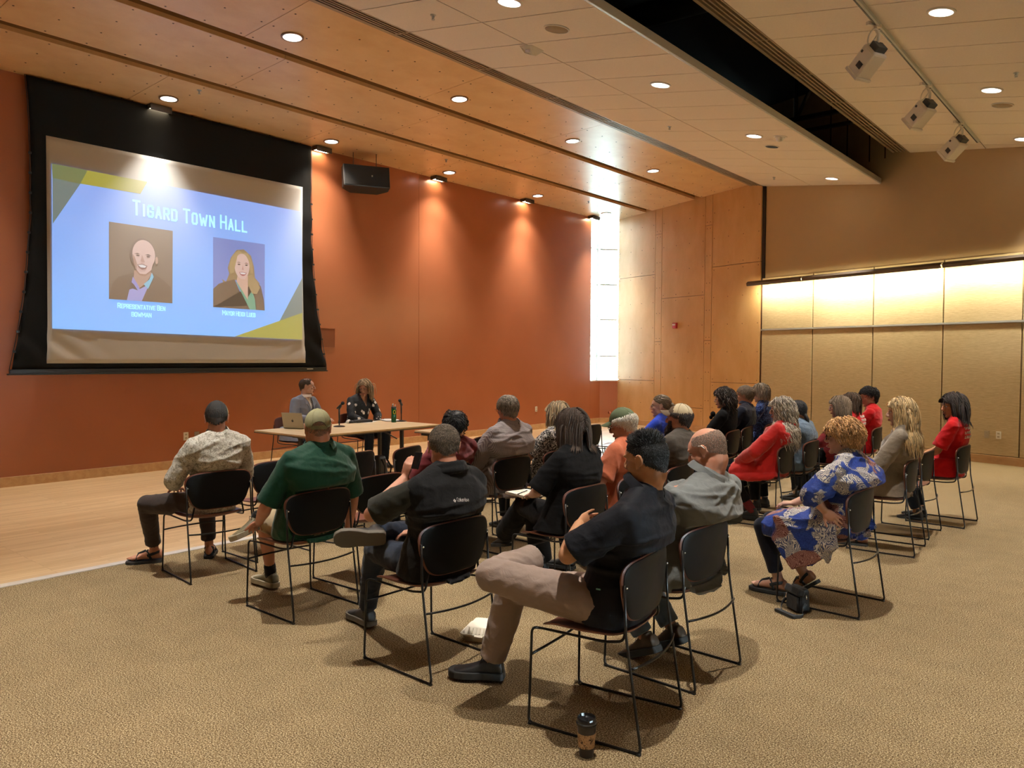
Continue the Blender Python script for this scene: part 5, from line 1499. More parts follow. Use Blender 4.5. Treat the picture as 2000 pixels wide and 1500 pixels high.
o.matrix_world = Matrix.Translation(S['ob'].location) @ Matrix.Rotation(S['ob'].rotation_euler.z, 4, 'Z'); tag(o, 'black phone held to the ear of the person in the fleece vest', 'phone')
VEST = (S, ve)

# --- black polo, closest
S = person('polo', 'person with short black hair in a black polo and taupe trousers, closest to the viewer', hd=(0.035, -0.165, 1.192), hr=(-10, -8, -2), skin='warm', g=1.12, sw=1.18, neckr=1.16, jaw=1.05, chub=.6,
           sho=(0.02, -0.165, 0.985), nek=(0.03, -0.165, 1.068), vox=0.0055, cvox=0.0075,
           eL=(-0.275, 0.065, 0.80), wL=(0.02, 0.16, 0.865), hdL=(0.95, 0.02, 0.12), hnL=(0, -1, 0.1), hcL=0.3, eR=(0.33, 0.05, 0.80), wR=(-0.03, 0.085, 0.868), hdR=(-1, -0.42, 0.22), hnR=(0.1, -0.9, -0.3), hcR=0.15,
           kL=(-0.275, 0.45, 0.655), aL=(0.10, 0.44, 0.655), fL=(0.75, 0.45, 0.1), uL=(0.25, -0.5, 1), kR=(0.05, 0.54, 0.50), aR=(0.045, 0.665, 0.10), fR=(-0.35, 1, 0))
ps = top(S, 'polo_shirt', C_['blackp'], 0.006, ('short', 'short'), 0.0035, 16, 41, folds=back_folds(S, .010, seed=14, n=7), loose=0.014, sl=.02, hem=.1); collar(S, C_['blackp'], ps, 0.034, 0.078)
m = MB(); m.box((-0.228, -0.06, 0.66), (0.004, 0.02, 0.006)); m.build('side_logo', plain('mint_logo', srgb(130, 190, 170), 0.6), ps)
bottoms(S, 'trousers', C_['taupe'], wr=0.0055, wf=17, seed=42, k=0.012, baggy=0.006, cuffs=(0.93, 0.90), vox=0.0075)
shoes(S, C_['shoeb'], C_['soleb'], 1.08, C_['soleb'], thick=0.03)
hair(S, H_['black'], lambda m: (hair_shell(m, S['M4'], 'norm', 0.002, lump=.008), locks_short(m, S['M4'], 'norm', 5200, 0.008, 0.0012, 0.45, seed=7, jit=.3, off=0.001), locks_short(m, S['M4'], 'norm', 1500, 0.034, 0.0019, 0.95, crown=(0, -0.35, 0.93), seed=8, jit=.45, off=.006) if False else None,
     [locks_short(m, S['M4'], 'rec', 1500, 0.020, 0.0018, 0.8, seed=8, jit=.45, off=.004, flow=lambda p, n: (p.x * 2, -0.6, 0.9)) if False else None, [locks_top(m, S['M4'], 1500, 8)]]))

# --- bald, grey chambray shirt
S = person('bald', 'bald person in a grey chambray shirt, head bowed', hd=(0.070, -0.150, 1.165), hr=(6, -22, 0), skin='ruddy', g=1.32, sw=1.30, belly=0.05, chub=.5, neckr=1.2, jaw=1.05,
           sho=(0.05, -0.175, 0.965), nek=(0.06, -0.170, 1.042), vox=0.006,
           eL=(-0.30, 0.05, 0.76), wL=(-0.05, 0.24, 0.72), eR=(0.38, 0.02, 0.74), wR=(0.14, 0.22, 0.70), kL=(-0.14, 0.38, 0.52), aL=(-0.05, 0.14, 0.13), fL=(0.1, 0.8, -0.35), uL=(0, 0.35, 0.8), kR=(0.16, 0.38, 0.52), aR=(0.17, 0.10, 0.13), fR=(0.15, 0.8, -0.35), uR=(0, 0.35, 0.8))
def bf(co_, no):
    d = back_folds(S, .007, seed=22, n=6)(co_, no)
    x = co_[:, 0] - 0.06; return d + 0.009 * np.exp(-(x / 0.018) ** 2) * (co_[:, 2] < 0.90) * (co_[:, 1] < -0.1) - 0.004 * np.exp(-((co_[:, 2] - 0.915 - 0.15 * x * x) / 0.006) ** 2) * (co_[:, 1] < -0.05)
bs_ = top(S, 'shirt', C_['cham'], 0.010, ('short', 'short'), 0.004, 15, 51, folds=bf, loose=0.018, sl=.06, hem=.08, vox=0.0075); collar(S, C_['cham'], bs_, 0.036, 0.088)
bottoms(S, 'jeans', C_['jean'], wr=0.003, seed=52, k=0.006)
shoes(S, C_['shoet'], C_['soleb'], 1.1, C_['soleg'], thick=0.03)
hair(S, H_['stubble'], lambda m: (locks_short(m, S['M4'], 'bald', 5200, 0.008, 0.0011, 0.35, top=0.62, seed=4, jit=.5, off=.001)))
m = MB(); m.tube([S['M4'] @ V(p) for p in ((-0.090, -0.028, 0.012), (-0.094, -0.018, 0.030), (-0.092, 0.0, 0.034))], 0.0028, 6); m.build('hearing_aid', MT['white'], S['ob'])
add_face(S['M4'], S['ob'])

# --- blue paisley tunic
S = person('floral', 'person with strawberry blonde hair in a blue paisley tunic, leaning back', hd=(0.015, -0.055, 1.118), hr=(10, 0, 4), skin='fair', male=False, g=1.32, sw=1.15, belly=0.06, chub=.8, neckr=1.2, vox=0.0055,
           wai=(0.02, -0.06, 0.70), che=(0.03, -0.10, 0.84), sho=(0.02, -0.11, 0.945), nek=(0.015, -0.10, 1.015), bareL=True, bareR=True,
           eL=(-0.285, 0.03, 0.765), wL=(-0.245, -0.035, 0.665), hdL=(0.05, -0.75, -0.55), hnL=(-1, 0.1, 0.1), hcL=0.12, thL=(-.2, -.2, -1), eR=(0.26, 0.10, 0.73), wR=(0.09, 0.30, 0.625), hdR=(-0.35, 0.9, -0.1), hcR=0.5,
           kL=(-0.13, 0.43, 0.475), aL=(-0.085, 0.33, 0.10), fL=(-0.05, 1, 0), kR=(0.03, 0.44, 0.49), aR=(0.02, 0.19, 0.15), fR=(0.1, 0.75, -0.55), uR=(0, 0.6, 0.75), hs=0.98)
def skirt(m):
    loft(m, [(V((0.0, -0.06, 0.50)), V((0.24, 0, 0)), V((0, 0.14, 0.0))), (V((-0.01, 0.08, 0.52)), V((0.235, 0, 0)), V((0, 0.0, 0.115))), (V((-0.03, 0.25, 0.51)), V((0.215, 0, 0)), V((0, 0, 0.10))), (V((-0.045, 0.40, 0.485)), V((0.18, 0, 0)), V((0, 0, 0.085)))][1:], 24)
    # side panels hanging over the seat edge
    m.rings([[V((-0.235, -0.10, 0.60)), V((-0.255, -0.10, 0.60)), V((-0.255, 0.30, 0.58)), V((-0.235, 0.30, 0.58))], [V((-0.262, -0.14, 0.44)), V((-0.276, -0.14, 0.44)), V((-0.276, 0.30, 0.42)), V((-0.262, 0.30, 0.42))], [V((-0.272, 0.02, 0.30)), V((-0.284, 0.02, 0.30)), V((-0.284, 0.16, 0.25)), V((-0.272, 0.16, 0.25))]])
    m.rings([[V((-0.20, -0.02, 0.46)), V((-0.30, -0.02, 0.46)), V((-0.30, -0.10, 0.46)), V((-0.20, -0.10, 0.46))], [V((-0.25, -0.06, 0.33)), V((-0.275, -0.06, 0.33)), V((-0.275, -0.08, 0.33)), V((-0.25, -0.08, 0.33))]])
tu = top(S, 'tunic', C_['paisley'], 0.010, ('elbow', 'elbow'), 0.006, 16, 61, extra=skirt, loose=0.026, folds=back_folds(S, .008, seed=31, n=5), vox=0.0075)
bottoms(S, 'leggings', C_['legging'], wr=0.001, seed=62, cuffs=(0.84, 0.84))
for s in 'RL': sandal(S, s)
hair(S, H_['straw'], lambda m: (hair_shell(m, S['M4'], 'long', 0.016, lump=.10, seed=2), locks_short(m, S['M4'], 'long', 1900, 0.060, 0.0034, 0.42, crown=(0.1, 0.2, 0.95), seed=9, jit=.35, off=.022, curl=0.006)))
add_face(S['M4'], S['ob'], 'browl'); add_glasses(S['M4'], S['ob'], C_['gblack'], 0.024, 0.0026, True)
m = MB(); m.ell(S['M4'] @ V((-0.083, -0.006, -0.045)), (0.004, 0.004, 0.009)); m.build('earring', plain('garnet', (0.10, 0.02, 0.02), 0.2), S['ob'])

# --- long blonde hair, grey sweater
S = person('blonde', 'person with long blonde hair in a loose grey knit sweater', hd=(-0.060, -0.105, 1.195), hr=(14, -4, 0), skin='fair', male=False, g=1.12, sw=1.05, bareL=True, bareR=True, kL=(-0.14, 0.38, 0.50), aL=(-0.05, 0.20, 0.09), fL=(-.1, 1, 0), kR=(0.12, 0.38, 0.5), aR=(0.08, 0.26, 0.09), eL=(-0.275, 0.02, 0.74), wL=(-0.10, 0.24, 0.63))
def ham(m): loft(m, [(V((0, -0.06, 0.66)), V((0.20, 0, 0)), V((0, .15, 0))), (V((0, -0.03, 0.54)), V((0.225, 0, 0)), V((0, .18, 0))), (V((0, -0.01, 0.475)), V((0.235, 0, 0)), V((0, .20, 0)))], 24)
top(S, 'sweater', C_['knit'], 0.014, ('long', 'long'), 0.006, 17, 71, loose=0.016, extra=ham)
bottoms(S, 'jeans', C_['jean'], seed=72)
for s in 'RL': sandal(S, s)
hair(S, H_['blonde'], lambda m: (hair_shell(m, S['M4'], 'long', 0.010, lump=.03), locks_long(m, S['M4'], 800, 0.44, 0.0044, 12, wave=0.010, wf=26, body=bodyhull(S), vol=0.022)))
add_face(S['M4'], S['ob'], 'browl')

# --- dark haired woman in red at the end of the back row
S = person('redwoman', 'dark-haired person in a red lettered tee at the end of the back row', hd=(-0.050, -0.095, 1.185), hr=(38, -8, 0), skin='warm', male=False, g=0.98, kL=(-.12, .37, .5), aL=(-.10, .20, .09), kR=(.12, .37, .5), aR=(.1, .22, .09), eL=(-0.235, -0.01, 0.745), wL=(-0.10, 0.20, 0.645))
rt_ = top(S, 'tee_shirt', C_['red'], 0.004, ('short', 'short'), 0.004, 20, 81, loose=0.014, extra=ham)
bottoms(S, 'jeans', C_['navyjean'], seed=82); shoes(S, C_['shoeb'], C_['soleb'], 0.92)
hair(S, H_['dark'], lambda m: (hair_shell(m, S['M4'], 'long', 0.012, lump=.02), locks_long(m, S['M4'], 760, 0.24, 0.0045, 14, wave=0.004, body=bodyhull(S), vol=0.026, ends=.2), locks_short(m, S['M4'], 'norm', 160, 0.05, 0.0035, 0.15, crown=(0, -0.9, 0.6), seed=5, top=.62, off=.012)))
add_face(S['M4'], S['ob'])
TEES = [(S, rt_)]

# --- brown bob, writing
S = person('bob', 'person with a brown bob and black tee writing in a notebook', hd=(0.020, -0.045, 1.165), hr=(-12, -14, 3), skin='fair', male=False, g=1.12, sw=1.12, neckr=1.1, kL=(0.11, 0.45, 0.565), aL=(0.27, 0.78, 0.26), fL=(0.3, 0.9, -0.2), kR=(0.20, 0.42, 0.47), aR=(0.30, 0.43, 0.10), fR=(.1, 1, 0),
           eL=(-0.265, 0.03, 0.76), wL=(-0.055, 0.245, 0.685), hdL=(0.75, 0.6, -0.12), hcL=0.6, eR=(0.28, 0.03, 0.74), wR=(0.16, 0.27, 0.66))
top(S, 'tee_shirt', C_['blackc'], 0.006, ('short', 'short'), 0.0035, 18, 91, loose=0.018, sl=.1, folds=back_folds(S, .006, seed=41), extra=ham)
bottoms(S, 'trousers', C_['blackc'], seed=92, k=0.012, baggy=0.02); shoes(S, C_['shoeb'], C_['soleb'], 0.95)
hair(S, H_['bobbrown'], lambda m: (hair_shell(m, S['M4'], 'long', 0.020, lump=.012), locks_long(m, S['M4'], 1500, 0.190, 0.0042, 21, body=bodyhull(S), vol=0.026, ends=.10, grav=.75)))
BOB = S

# --- green cap, orange tee
S = person('orange', 'person in a sage green cap, glasses and salmon orange tee, looking down', hd=(0.020, -0.050, 1.150), hr=(12, -20, 0), skin='ruddy', g=1.0, kL=(-.12, .4, .5), aL=(-.1, .36, .1), eL=(-0.265, -0.04, 0.75), wL=(-0.16, 0.20, 0.64))
top(S, 'tee_shirt', C_['orange'], 0.004, ('short', 'short'), 0.004, 18, 101, loose=0.014)
bottoms(S, 'trousers', C_['blackc'], seed=102); shoes(S, C_['shoeb'], C_['soleb'])
hair(S, H_['white'], lambda m: (hair_shell(m, S['M4'], 'norm', 0.006, 0.3, lump=.03), locks_short(m, S['M4'], 'norm', 900, 0.050, 0.0028, 0.25, crown=(0, -0.1, 1), seed=6, top=0.30, off=.01)))
cg = plain('sage_cap', srgb(104, 118, 88), 0.85, var=0.08, vs=25, bump=0.3, bs=60); cp = add_cap(S['M4'], S['ob'], cg, cg, e0=-0.20)
m = MB(); m.box(S['M4'] @ V((-0.035, 0.055, 0.118)), (0.03, 0.012, 0.016), S['M4'].to_3x3()); m.build('badge', C_['orange'], cp)
add_glasses(S['M4'], S['ob'], C_['gblack'], 0.022, 0.0024); add_face(S['M4'], S['ob'], 'browl')

# --- bearded, cap
S = person('whitecap', 'bearded person in a brown and cream cap and dark grey tee', hd=(0.100, -0.115, 1.155), hr=(4, -2, 0), skin='ruddy', g=1.12, sw=1.12)
top(S, 'tee_shirt', C_['dgrey'], 0.006, ('short', 'short'), 0.005, 18, 111, loose=0.016, folds=back_folds(S, .008, seed=51)); bottoms(S, 'trousers', C_['blackc'], seed=112); shoes(S, C_['shoeb'], C_['soleb'])
def beard(m, M4, n=900, L_=0.06, seed=4):
    rnd = random.Random(seed)
    for _ in range(n):
        a = rnd.uniform(-1.35, 1.35); z = rnd.uniform(-0.115, -0.045) if abs(a) < .9 else rnd.uniform(-0.10, -0.01)
        p = V((0.066 * math.sin(a), 0.025 + 0.068 * math.cos(a), z)); d = (V((0.2 * math.sin(a), 0.35, -1)) + V((rnd.gauss(0, .18), rnd.gauss(0, .18), 0))).normalized()
        L = L_ * rnd.uniform(.5, 1.1) * (1.2 if abs(a) < .7 else .5); m.tube([M4 @ p, M4 @ (p + d * L * .5), M4 @ (p + d * L + V((0, -.004, 0)))], [0.0028, 0.0028, 0.0008], 4, rnd.choice((0, 0, 2)))
hair(S, H_['dark'], lambda m: (hair_shell(m, S['M4'], 'norm', 0.006, 0.3, lump=.03), locks_short(m, S['M4'], 'norm', 900, 0.035, 0.0026, 0.25, crown=(0, -0.1, 1), seed=6, top=0.3, off=.006), beard(m, S['M4'])))
cw = [plain('cap_cream_linen', srgb(196, 182, 150), 0.85, var=0.1, vs=20), plain('cap_brown', srgb(96, 80, 62), 0.85, var=0.15, vs=20)]
add_cap(S['M4'], S['ob'], [cw[1], cw[0]], cw[1], tilt=8, e0=-0.30, panel=0.03); add_face(S['M4'], S['ob'])

# --- the rest of the audience
S = person('bluewoman', 'person with pulled-back grey hair and a royal blue top', hd=(0.02, -0.115, 1.135), hr=(18, -2, 0), skin='fair', male=False, g=1.02)
top(S, 'top', C_['royal'], 0.004, ('short', 'short'), seed=121, loose=.012); bottoms(S, 'trousers', C_['blackc'], seed=122); shoes(S, C_['shoeb'], C_['soleb'], .9)
hair(S, H_['greybrown'], lambda m: (hair_shell(m, S['M4'], 'norm', 0.006, lump=.02), locks_short(m, S['M4'], 'norm', 900, 0.06, 0.003, 0.12, crown=(0, 1.0, 0.35), seed=6, jit=.15), m.ell(S['M4'] @ V((0, -0.118, 0.01)), (0.03, 0.026, 0.03))))
add_face(S['M4'], S['ob'], 'browl'); add_glasses(S['M4'], S['ob'], C_['gmetal'], 0.018, 0.0012)
S = person('curly', 'young person with wavy dark hair and a black top, in profile', hd=(-0.135, -0.115, 1.170), hr=(20, -2, 0), skin='fair', g=0.9)
top(S, 'top', C_['blackc'], 0.006, ('long', 'long'), seed=131, loose=.01); bottoms(S, 'trousers', C_['blackc'], seed=132); shoes(S, C_['shoeb'], C_['soleb'], .95)
hair(S, H_['dark'], lambda m: (hair_shell(m, S['M4'], 'norm', 0.018, lump=.10, seed=4), locks_short(m, S['M4'], 'norm', 500, 0.06, 0.004, 0.4, seed=16, off=.02, curl=0.010), locks_long(m, S['M4'], 260, 0.20, 0.006, 22, 'norm', wave=0.008, wf=60, curl=0.008, body=bodyhull(S), vol=0.03)))
add_face(S['M4'], S['ob'])
m = MB(); m.ell((-0.19, 0.0, 0.99), (0.03, 0.03, 0.035)); m.ell((-0.17, 0.03, 0.95), (0.022, 0.022, 0.025)); o = m.build('ruffle', C_['blackc'], S['ob'], smooth=True)
S = person('navy', 'brown-haired person with glasses in a navy shirt', hd=(0.040, -0.135, 1.182), hr=(4, -3, 0), skin='ruddy', g=1.12, sw=1.15)
sh = top(S, 'shirt', C_['navy'], 0.006, ('long', 'long'), seed=141, loose=.01); collar(S, C_['navy'], sh); bottoms(S, 'jeans', C_['navyjean'], seed=142); shoes(S, C_['shoeb'], C_['soleb'])
hair(S, H_['greybrown'], lambda m: (hair_shell(m, S['M4'], 'norm', 0.008, lump=.03), locks_short(m, S['M4'], 'norm', 1300, 0.035, 0.003, 0.3, seed=16, off=.008)))
add_face(S['M4'], S['ob']); add_glasses(S['M4'], S['ob'], C_['gmetal'], 0.019, 0.0013)
S = person('blue2', 'person with a short dark grey bowl haircut in a blue patterned shirt', hd=(-0.150, -0.095, 1.200), hr=(-2, -8, 0), skin='fair', male=False, g=1.0)
top(S, 'shirt', C_['bluef'], 0.006, ('short', 'short'), seed=151, loose=.012); bottoms(S, 'jeans', C_['navyjean'], seed=152); shoes(S, C_['shoeb'], C_['soleb'], .9)
hair(S, H_['greybrown'], lambda m: (hair_shell(m, S['M4'], 'norm', 0.014, lump=.02), locks_long(m, S['M4'], 420, 0.12, 0.0045, 23, 'norm', vol=0.018, ends=.15, grav=.8)))
add_face(S['M4'], S['ob'])
S = person('redcoat', 'person with long wavy silver hair in a red hooded coat', hd=(0.060, -0.115, 1.130), hr=(12, -2, 0), skin='fair', male=False, g=1.15, sw=1.08, kL=(-0.13, 0.36, 0.50), aL=(-0.02, 0.14, 0.10), fL=(-.05, 1, 0), kR=(0.12, 0.36, 0.50), aR=(0.10, 0.22, 0.10),
           eL=(-0.265, 0.04, 0.735), wL=(-0.10, 0.27, 0.595), hdL=(0.1, 0.75, -0.5), hcL=.35)
def coat(m):
    ham(m); loft(m, [(V((0, -0.02, 0.56)), V((0.24, 0, 0)), V((0, 0, .10))), (V((0, 0.20, 0.53)), V((0.23, 0, 0)), V((0, 0, .105))), (V((0, 0.33, 0.50)), V((0.20, 0, 0)), V((0, 0, .09)))], 24)
    limb(m, [V((-.20, -.12, .50)), V((-.215, .08, .475)), V((-.19, .26, .465))], [.045, .05, .045])
    n_ = V(S['nek']); m.tube([n_ + V((0.095 * math.cos(a), -0.02 + 0.085 * math.sin(a), 0.0 - 0.03 * math.sin(a) * -1)) for a in [2 * PI * k / 24 for k in range(25)]], 0.028, 10)
top(S, 'hooded_coat', C_['coat'], 0.014, ('long', 'long'), 0.005, 15, 161, extra=coat, loose=0.020)
bottoms(S, 'trousers', C_['blackc'], seed=162, cuffs=(0.75, 0.75))
t = NT('red_stripe_sock'); w1 = t.n.new('ShaderNodeTexWave'); w1.inputs['Scale'].default_value = 28; w1.bands_direction = 'Z'; t.link(t.coord(), w1.inputs['Vector']); t.col(t.ramp(w1.outputs['Fac'], [(0.45, srgb(150, 24, 34)), (0.55, (0.02, 0.02, 0.02))])); t.set(rough=.9)
for s in 'LR':
    m = MB(); a = V(S['a' + s]); k = V(S['k' + s]); limb(m, [lerp(a, k, .3), a], [0.044, 0.042]); m.build('sock', t.m, S['ob'], smooth=True)
shoes(S, C_['shoeb'], C_['soleb'], 1.0, thick=.03, name='clog')
hair(S, H_['silver'], lambda m: (hair_shell(m, S['M4'], 'long', 0.010, lump=.04), locks_long(m, S['M4'], 750, 0.44, 0.0042, 24, wave=0.006, wf=55, curl=0.008, body=bodyhull(S), vol=0.034)))
add_face(S['M4'], S['ob'], 'browl'); add_glasses(S['M4'], S['ob'], C_['gblack'], 0.019, 0.0015)
S = person('denim', 'dark-haired person in a faded denim jacket leaning forward', hd=(0.075, -0.010, 1.085), hr=(-28, -12, 0), skin='tan', g=1.12, sw=1.08, eL=(-0.26, 0.12, 0.70))
top(S, 'denim_jacket', C_['denimj'], 0.012, ('long', 'long'), 0.006, 18, 171, loose=.014); bottoms(S, 'jeans', C_['blackc'], seed=172); shoes(S, C_['shoeb'], C_['soleb'])
hair(S, H_['black'], lambda m: (hair_shell(m, S['M4'], 'norm', 0.008, lump=.02), locks_short(m, S['M4'], 'norm', 600, 0.05, 0.003, 0.12, crown=(0, 1.0, 0.35), seed=6, jit=.15), m.tube([S['M4'] @ V((0, -0.10, -0.04)), S['M4'] @ V((0, -0.125, -0.10)), S['M4'] @ V((0.01, -0.115, -0.17))], [0.02, 0.022, 0.008], 8)))
S = person('greybob', 'person with a straight ash grey bob and pale glasses, mostly hidden', hd=(-0.150, -0.110, 1.112), hr=(8, -6, 0), skin='fair', male=False, g=1.05)
t = NT('red_stripe_top'); w1 = t.n.new('ShaderNodeTexWave'); w1.inputs['Scale'].default_value = 22; w1.bands_direction = 'Z'; t.link(t.coord(), w1.inputs['Vector']); t.col(t.ramp(w1.outputs['Fac'], [(0.4, srgb(150, 26, 34)), (0.6, srgb(80, 20, 26))])); t.set(rough=.9)
top(S, 'top', t.m, 0.006, ('long', 'long'), seed=181, loose=.012); bottoms(S, 'trousers', C_['blackc'], seed=182); shoes(S, C_['shoeb'], C_['soleb'], .9)
hair(S, H_['greybrown'], lambda m: (hair_shell(m, S['M4'], 'long', 0.012, lump=.01), locks_long(m, S['M4'], 760, 0.16, 0.004, 25, vol=0.018, ends=.12, grav=.8)))
add_face(S['M4'], S['ob'], 'browl'); add_glasses(S['M4'], S['ob'], C_['gclear'], 0.021, 0.0026)
S = person('redback', 'brown-haired person in a red tee with white lettering on the back', hd=(-0.115, -0.110, 1.125), hr=(-10, -5, 0), skin='fair', male=False, g=1.05)
rt_ = top(S, 'tee_shirt', C_['red'], 0.006, ('short', 'short'), seed=191, loose=.012); bottoms(S, 'jeans', C_['navyjean'], seed=192); shoes(S, C_['shoeb'], C_['soleb'], .9)
TEES.append((S, rt_))
hair(S, H_['brown'], lambda m: (hair_shell(m, S['M4'], 'long', 0.010, lump=.02), locks_long(m, S['M4'], 700, 0.15, 0.004, 26, vol=0.016, ends=.15, grav=.8)))
add_face(S['M4'], S['ob'])
S = person('redcurl', 'smiling person with short curly black hair in a red shirt', hd=(0.030, -0.070, 1.165), hr=(44, -8, 0), skin='fair', male=False, g=1.02, sho=(0.02, -0.13, 0.99))
rt_ = top(S, 'tee_shirt', C_['red'], 0.006, ('elbow', 'elbow'), seed=201, loose=.012); bottoms(S, 'jeans', C_['navyjean'], seed=202); shoes(S, C_['shoeb'], C_['soleb'], .9)
hair(S, H_['black'], lambda m: (hair_shell(m, S['M4'], 'norm', 0.012, lump=.10, seed=9), locks_short(m, S['M4'], 'norm', 900, 0.045, 0.0035, 0.4, seed=18, off=.016, curl=0.009)))
add_face(S['M4'], S['ob'], smile=1.0)
S = person('maroon', 'person with a dark knot of hair in a maroon top', hd=(0.130, -0.110, 1.075), hr=(-38, -8, -4), skin='tan', male=False, g=1.15, sw=1.05)
top(S, 'top', C_['maroon'], 0.006, ('long', 'long'), seed=211, loose=.012, folds=back_folds(S, .006, seed=61)); bottoms(S, 'trousers', C_['blackc'], seed=212); shoes(S, C_['shoeb'], C_['soleb'], .9)
hair(S, H_['black'], lambda m: (hair_shell(m, S['M4'], 'norm', 0.012, lump=.05), locks_short(m, S['M4'], 'norm', 700, 0.05, 0.0035, 0.3, crown=(0, 1.0, -0.6), seed=6, jit=.2, off=.012), m.ell(S['M4'] @ V((0.02, -0.075, 0.085)), (0.055, 0.045, 0.042)), locks_short(m, S['M4'], 'norm', 160, 0.05, 0.004, 0.35, seed=26, top=.95, off=.03, curl=0.008)))
S = person('plaid', 'grey-haired person in a fine-checked grey shirt', hd=(0.020, -0.105, 1.195), hr=(-14, -6, 0), skin='ruddy', g=1.25, sw=1.18, belly=.04, neckr=1.1)
sh = top(S, 'shirt', C_['check'], 0.012, ('long', 'long'), 0.005, 15, 221, loose=.018, folds=back_folds(S, .009, seed=71, n=7), hem=.15); collar(S, C_['check'], sh, .036, .078); bottoms(S, 'jeans', C_['jean'], seed=222); shoes(S, C_['shoeo'], C_['solew'])
hair(S, H_['grey'], lambda m: (hair_shell(m, S['M4'], 'norm', 0.012, lump=.04), locks_short(m, S['M4'], 'norm', 2600, 0.040, 0.0026, 0.25, crown=(0, -0.15, 1), seed=6, jit=.22, off=.010)))
add_glasses(S['M4'], S['ob'], C_['gmetal'], 0.019, 0.0014)
S = person('bun', 'person with an ash blonde bob, red glasses and black and white speckled top', hd=(0.065, -0.110, 1.105), hr=(-8, -4, 0), skin='fair', male=False, g=1.05, sw=1.0)
top(S, 'top', C_['bw'], 0.006, ('short', 'short'), seed=231, loose=.012); bottoms(S, 'trousers', C_['blackc'], seed=232); shoes(S, C_['shoeb'], C_['soleb'], .9)
hair(S, H_['ash'], lambda m: (hair_shell(m, S['M4'], 'long', 0.014, lump=.03), locks_long(m, S['M4'], 760, 0.19, 0.004, 27, body=bodyhull(S), vol=0.024, ends=.15, wave=.003)))
add_glasses(S['M4'], S['ob'], C_['gred'], 0.021, 0.0024, True)

# --- the two speakers
S = person('speaker_m', 'balding person in a grey blazer behind the laptop at the table', hd=(-0.215, 0.0, 1.222), hr=(42, -2, 0), skin='fair', g=0.95, sw=1.05, yaw=4, pel=(-.07, -.03, .555), kL=(-.18, .36, .5), kR=(.08, .36, .5), wai=(-.10, -.03, .73), che=(-.15, -.03, .895), sho=(-.18, -.03, 1.02), nek=(-.195, -.022, 1.075),
           eR=(0.085, 0.03, 0.79), wR=(0.00, 0.27, 0.775), hdR=(-0.2, 1, -0.05), eL=(-0.43, 0.04, 0.79), wL=(-0.30, 0.28, 0.775), hdL=(0.35, 0.9, -0.05), vox=0.0045)
M4 = S['M4']
def vneck(hw, z1, S=S):
    n_ = V(S['nek'])
    ya = math.radians(S['yaw'])
    def f(co):
        x = (co.x - n_.x) * math.cos(ya) + (co.y - n_.y) * math.sin(ya); y = -(co.x - n_.x) * math.sin(ya) + (co.y - n_.y) * math.cos(ya)
        return y > 0.01 and co.z > z1 and abs(x) < hw * min(1.0, (co.z - z1) / max(.01, (n_.z - z1)))
    return f
ws = top(S, 'shirt', C_['shirtw'], -0.004, ('none', 'none'), 0.001, 20, 241, vox=.006); collar(S, C_['shirtw'], ws, 0.034, 0.066, open_=0.9)
bz = top(S, 'blazer', C_['blazer'], 0.014, ('long', 'long'), 0.003, 14, 242, cut=vneck(0.085, 0.74), thick=0.006, loose=.010, vox=.007, extra=ham)
for sg in (-1, 1):
    m = MB(); n_ = V(S['nek']); Rz = Matrix.Rotation(math.radians(S['yaw']), 3, 'Z')
    pts = [(sg * 0.060, 0.050, -0.005), (sg * 0.104, 0.075, -0.03), (sg * 0.120, 0.105, -0.09), (sg * 0.088, 0.112, -0.10), (sg * 0.012, 0.140, -0.30), (sg * 0.030, 0.128, -0.16), (sg * 0.046, 0.100, -0.07)]
    a = [n_ + Rz @ V(p) for p in pts]; b = [n_ + Rz @ (V(p) + V((0, .006, 0))) for p in pts]
    va = [m.bm.verts.new(p) for p in a]; vb = [m.bm.verts.new(p) for p in b]; m.bm.faces.new(va); m.bm.faces.new(vb[::-1])
    for i in range(7): m.bm.faces.new((va[i], vb[i], vb[(i + 1) % 7], va[(i + 1) % 7]))
    m.build('lapel', C_['blazer'], bz)
bottoms(S, 'trousers', C_['navyjean'], seed=243); shoes(S, C_['shoeb'], C_['soleb'])
hair(S, H_['brown'], lambda m: (hair_shell(m, M4, 'bald', 0.006, 0.80, lump=.02), locks_short(m, M4, 'bald', 1500, 0.022, 0.002, 0.2, seed=6, top=0.80, off=.004), locks_short(m, M4, 'rec', 500, 0.020, 0.0016, 0.2, seed=9, off=.001)))
add_face(M4, S['ob'])
S = person('speaker_w', 'person with wavy blonde hair in a black blossom-print blouse at the table', hd=(-0.135, -0.040, 1.180), hr=(-58, -20, 4), skin='fair', male=False, g=0.95, yaw=-10, vox=0.0045, eR=(0.16, 0.02, 0.76), wR=(-0.03, 0.27, 0.62), hdR=(-.5, .6, -.4), eL=(-0.32, 0.04, 0.76), wL=(-0.10, 0.27, 0.62), hdL=(.5, .6, -.4),
           kL=(-0.20, 0.38, 0.52), aL=(-0.14, 0.42, 0.1), kR=(0.12, 0.38, 0.52), aR=(0.2, 0.46, 0.1))
bl = top(S, 'blouse', C_['bloom'], 0.006, ('long', 'long'), 0.003, 20, 251, cut=vneck(0.060, 0.90, S), thick=.003, loose=.014, vox=.007, extra=ham)
bottoms(S, 'trousers', C_['blackc'], seed=252, k=.006); shoes(S, C_['shoeb'], C_['soleb'], .9)
hair(S, H_['ash'], lambda m: (hair_shell(m, S['M4'], 'long', 0.008, lump=.02), locks_long(m, S['M4'], 700, 0.28, 0.0042, 28, body=bodyhull(S), vol=0.022, ends=.2, wave=.007, wf=38)))
add_face(S['M4'], S['ob'], smile=.5)
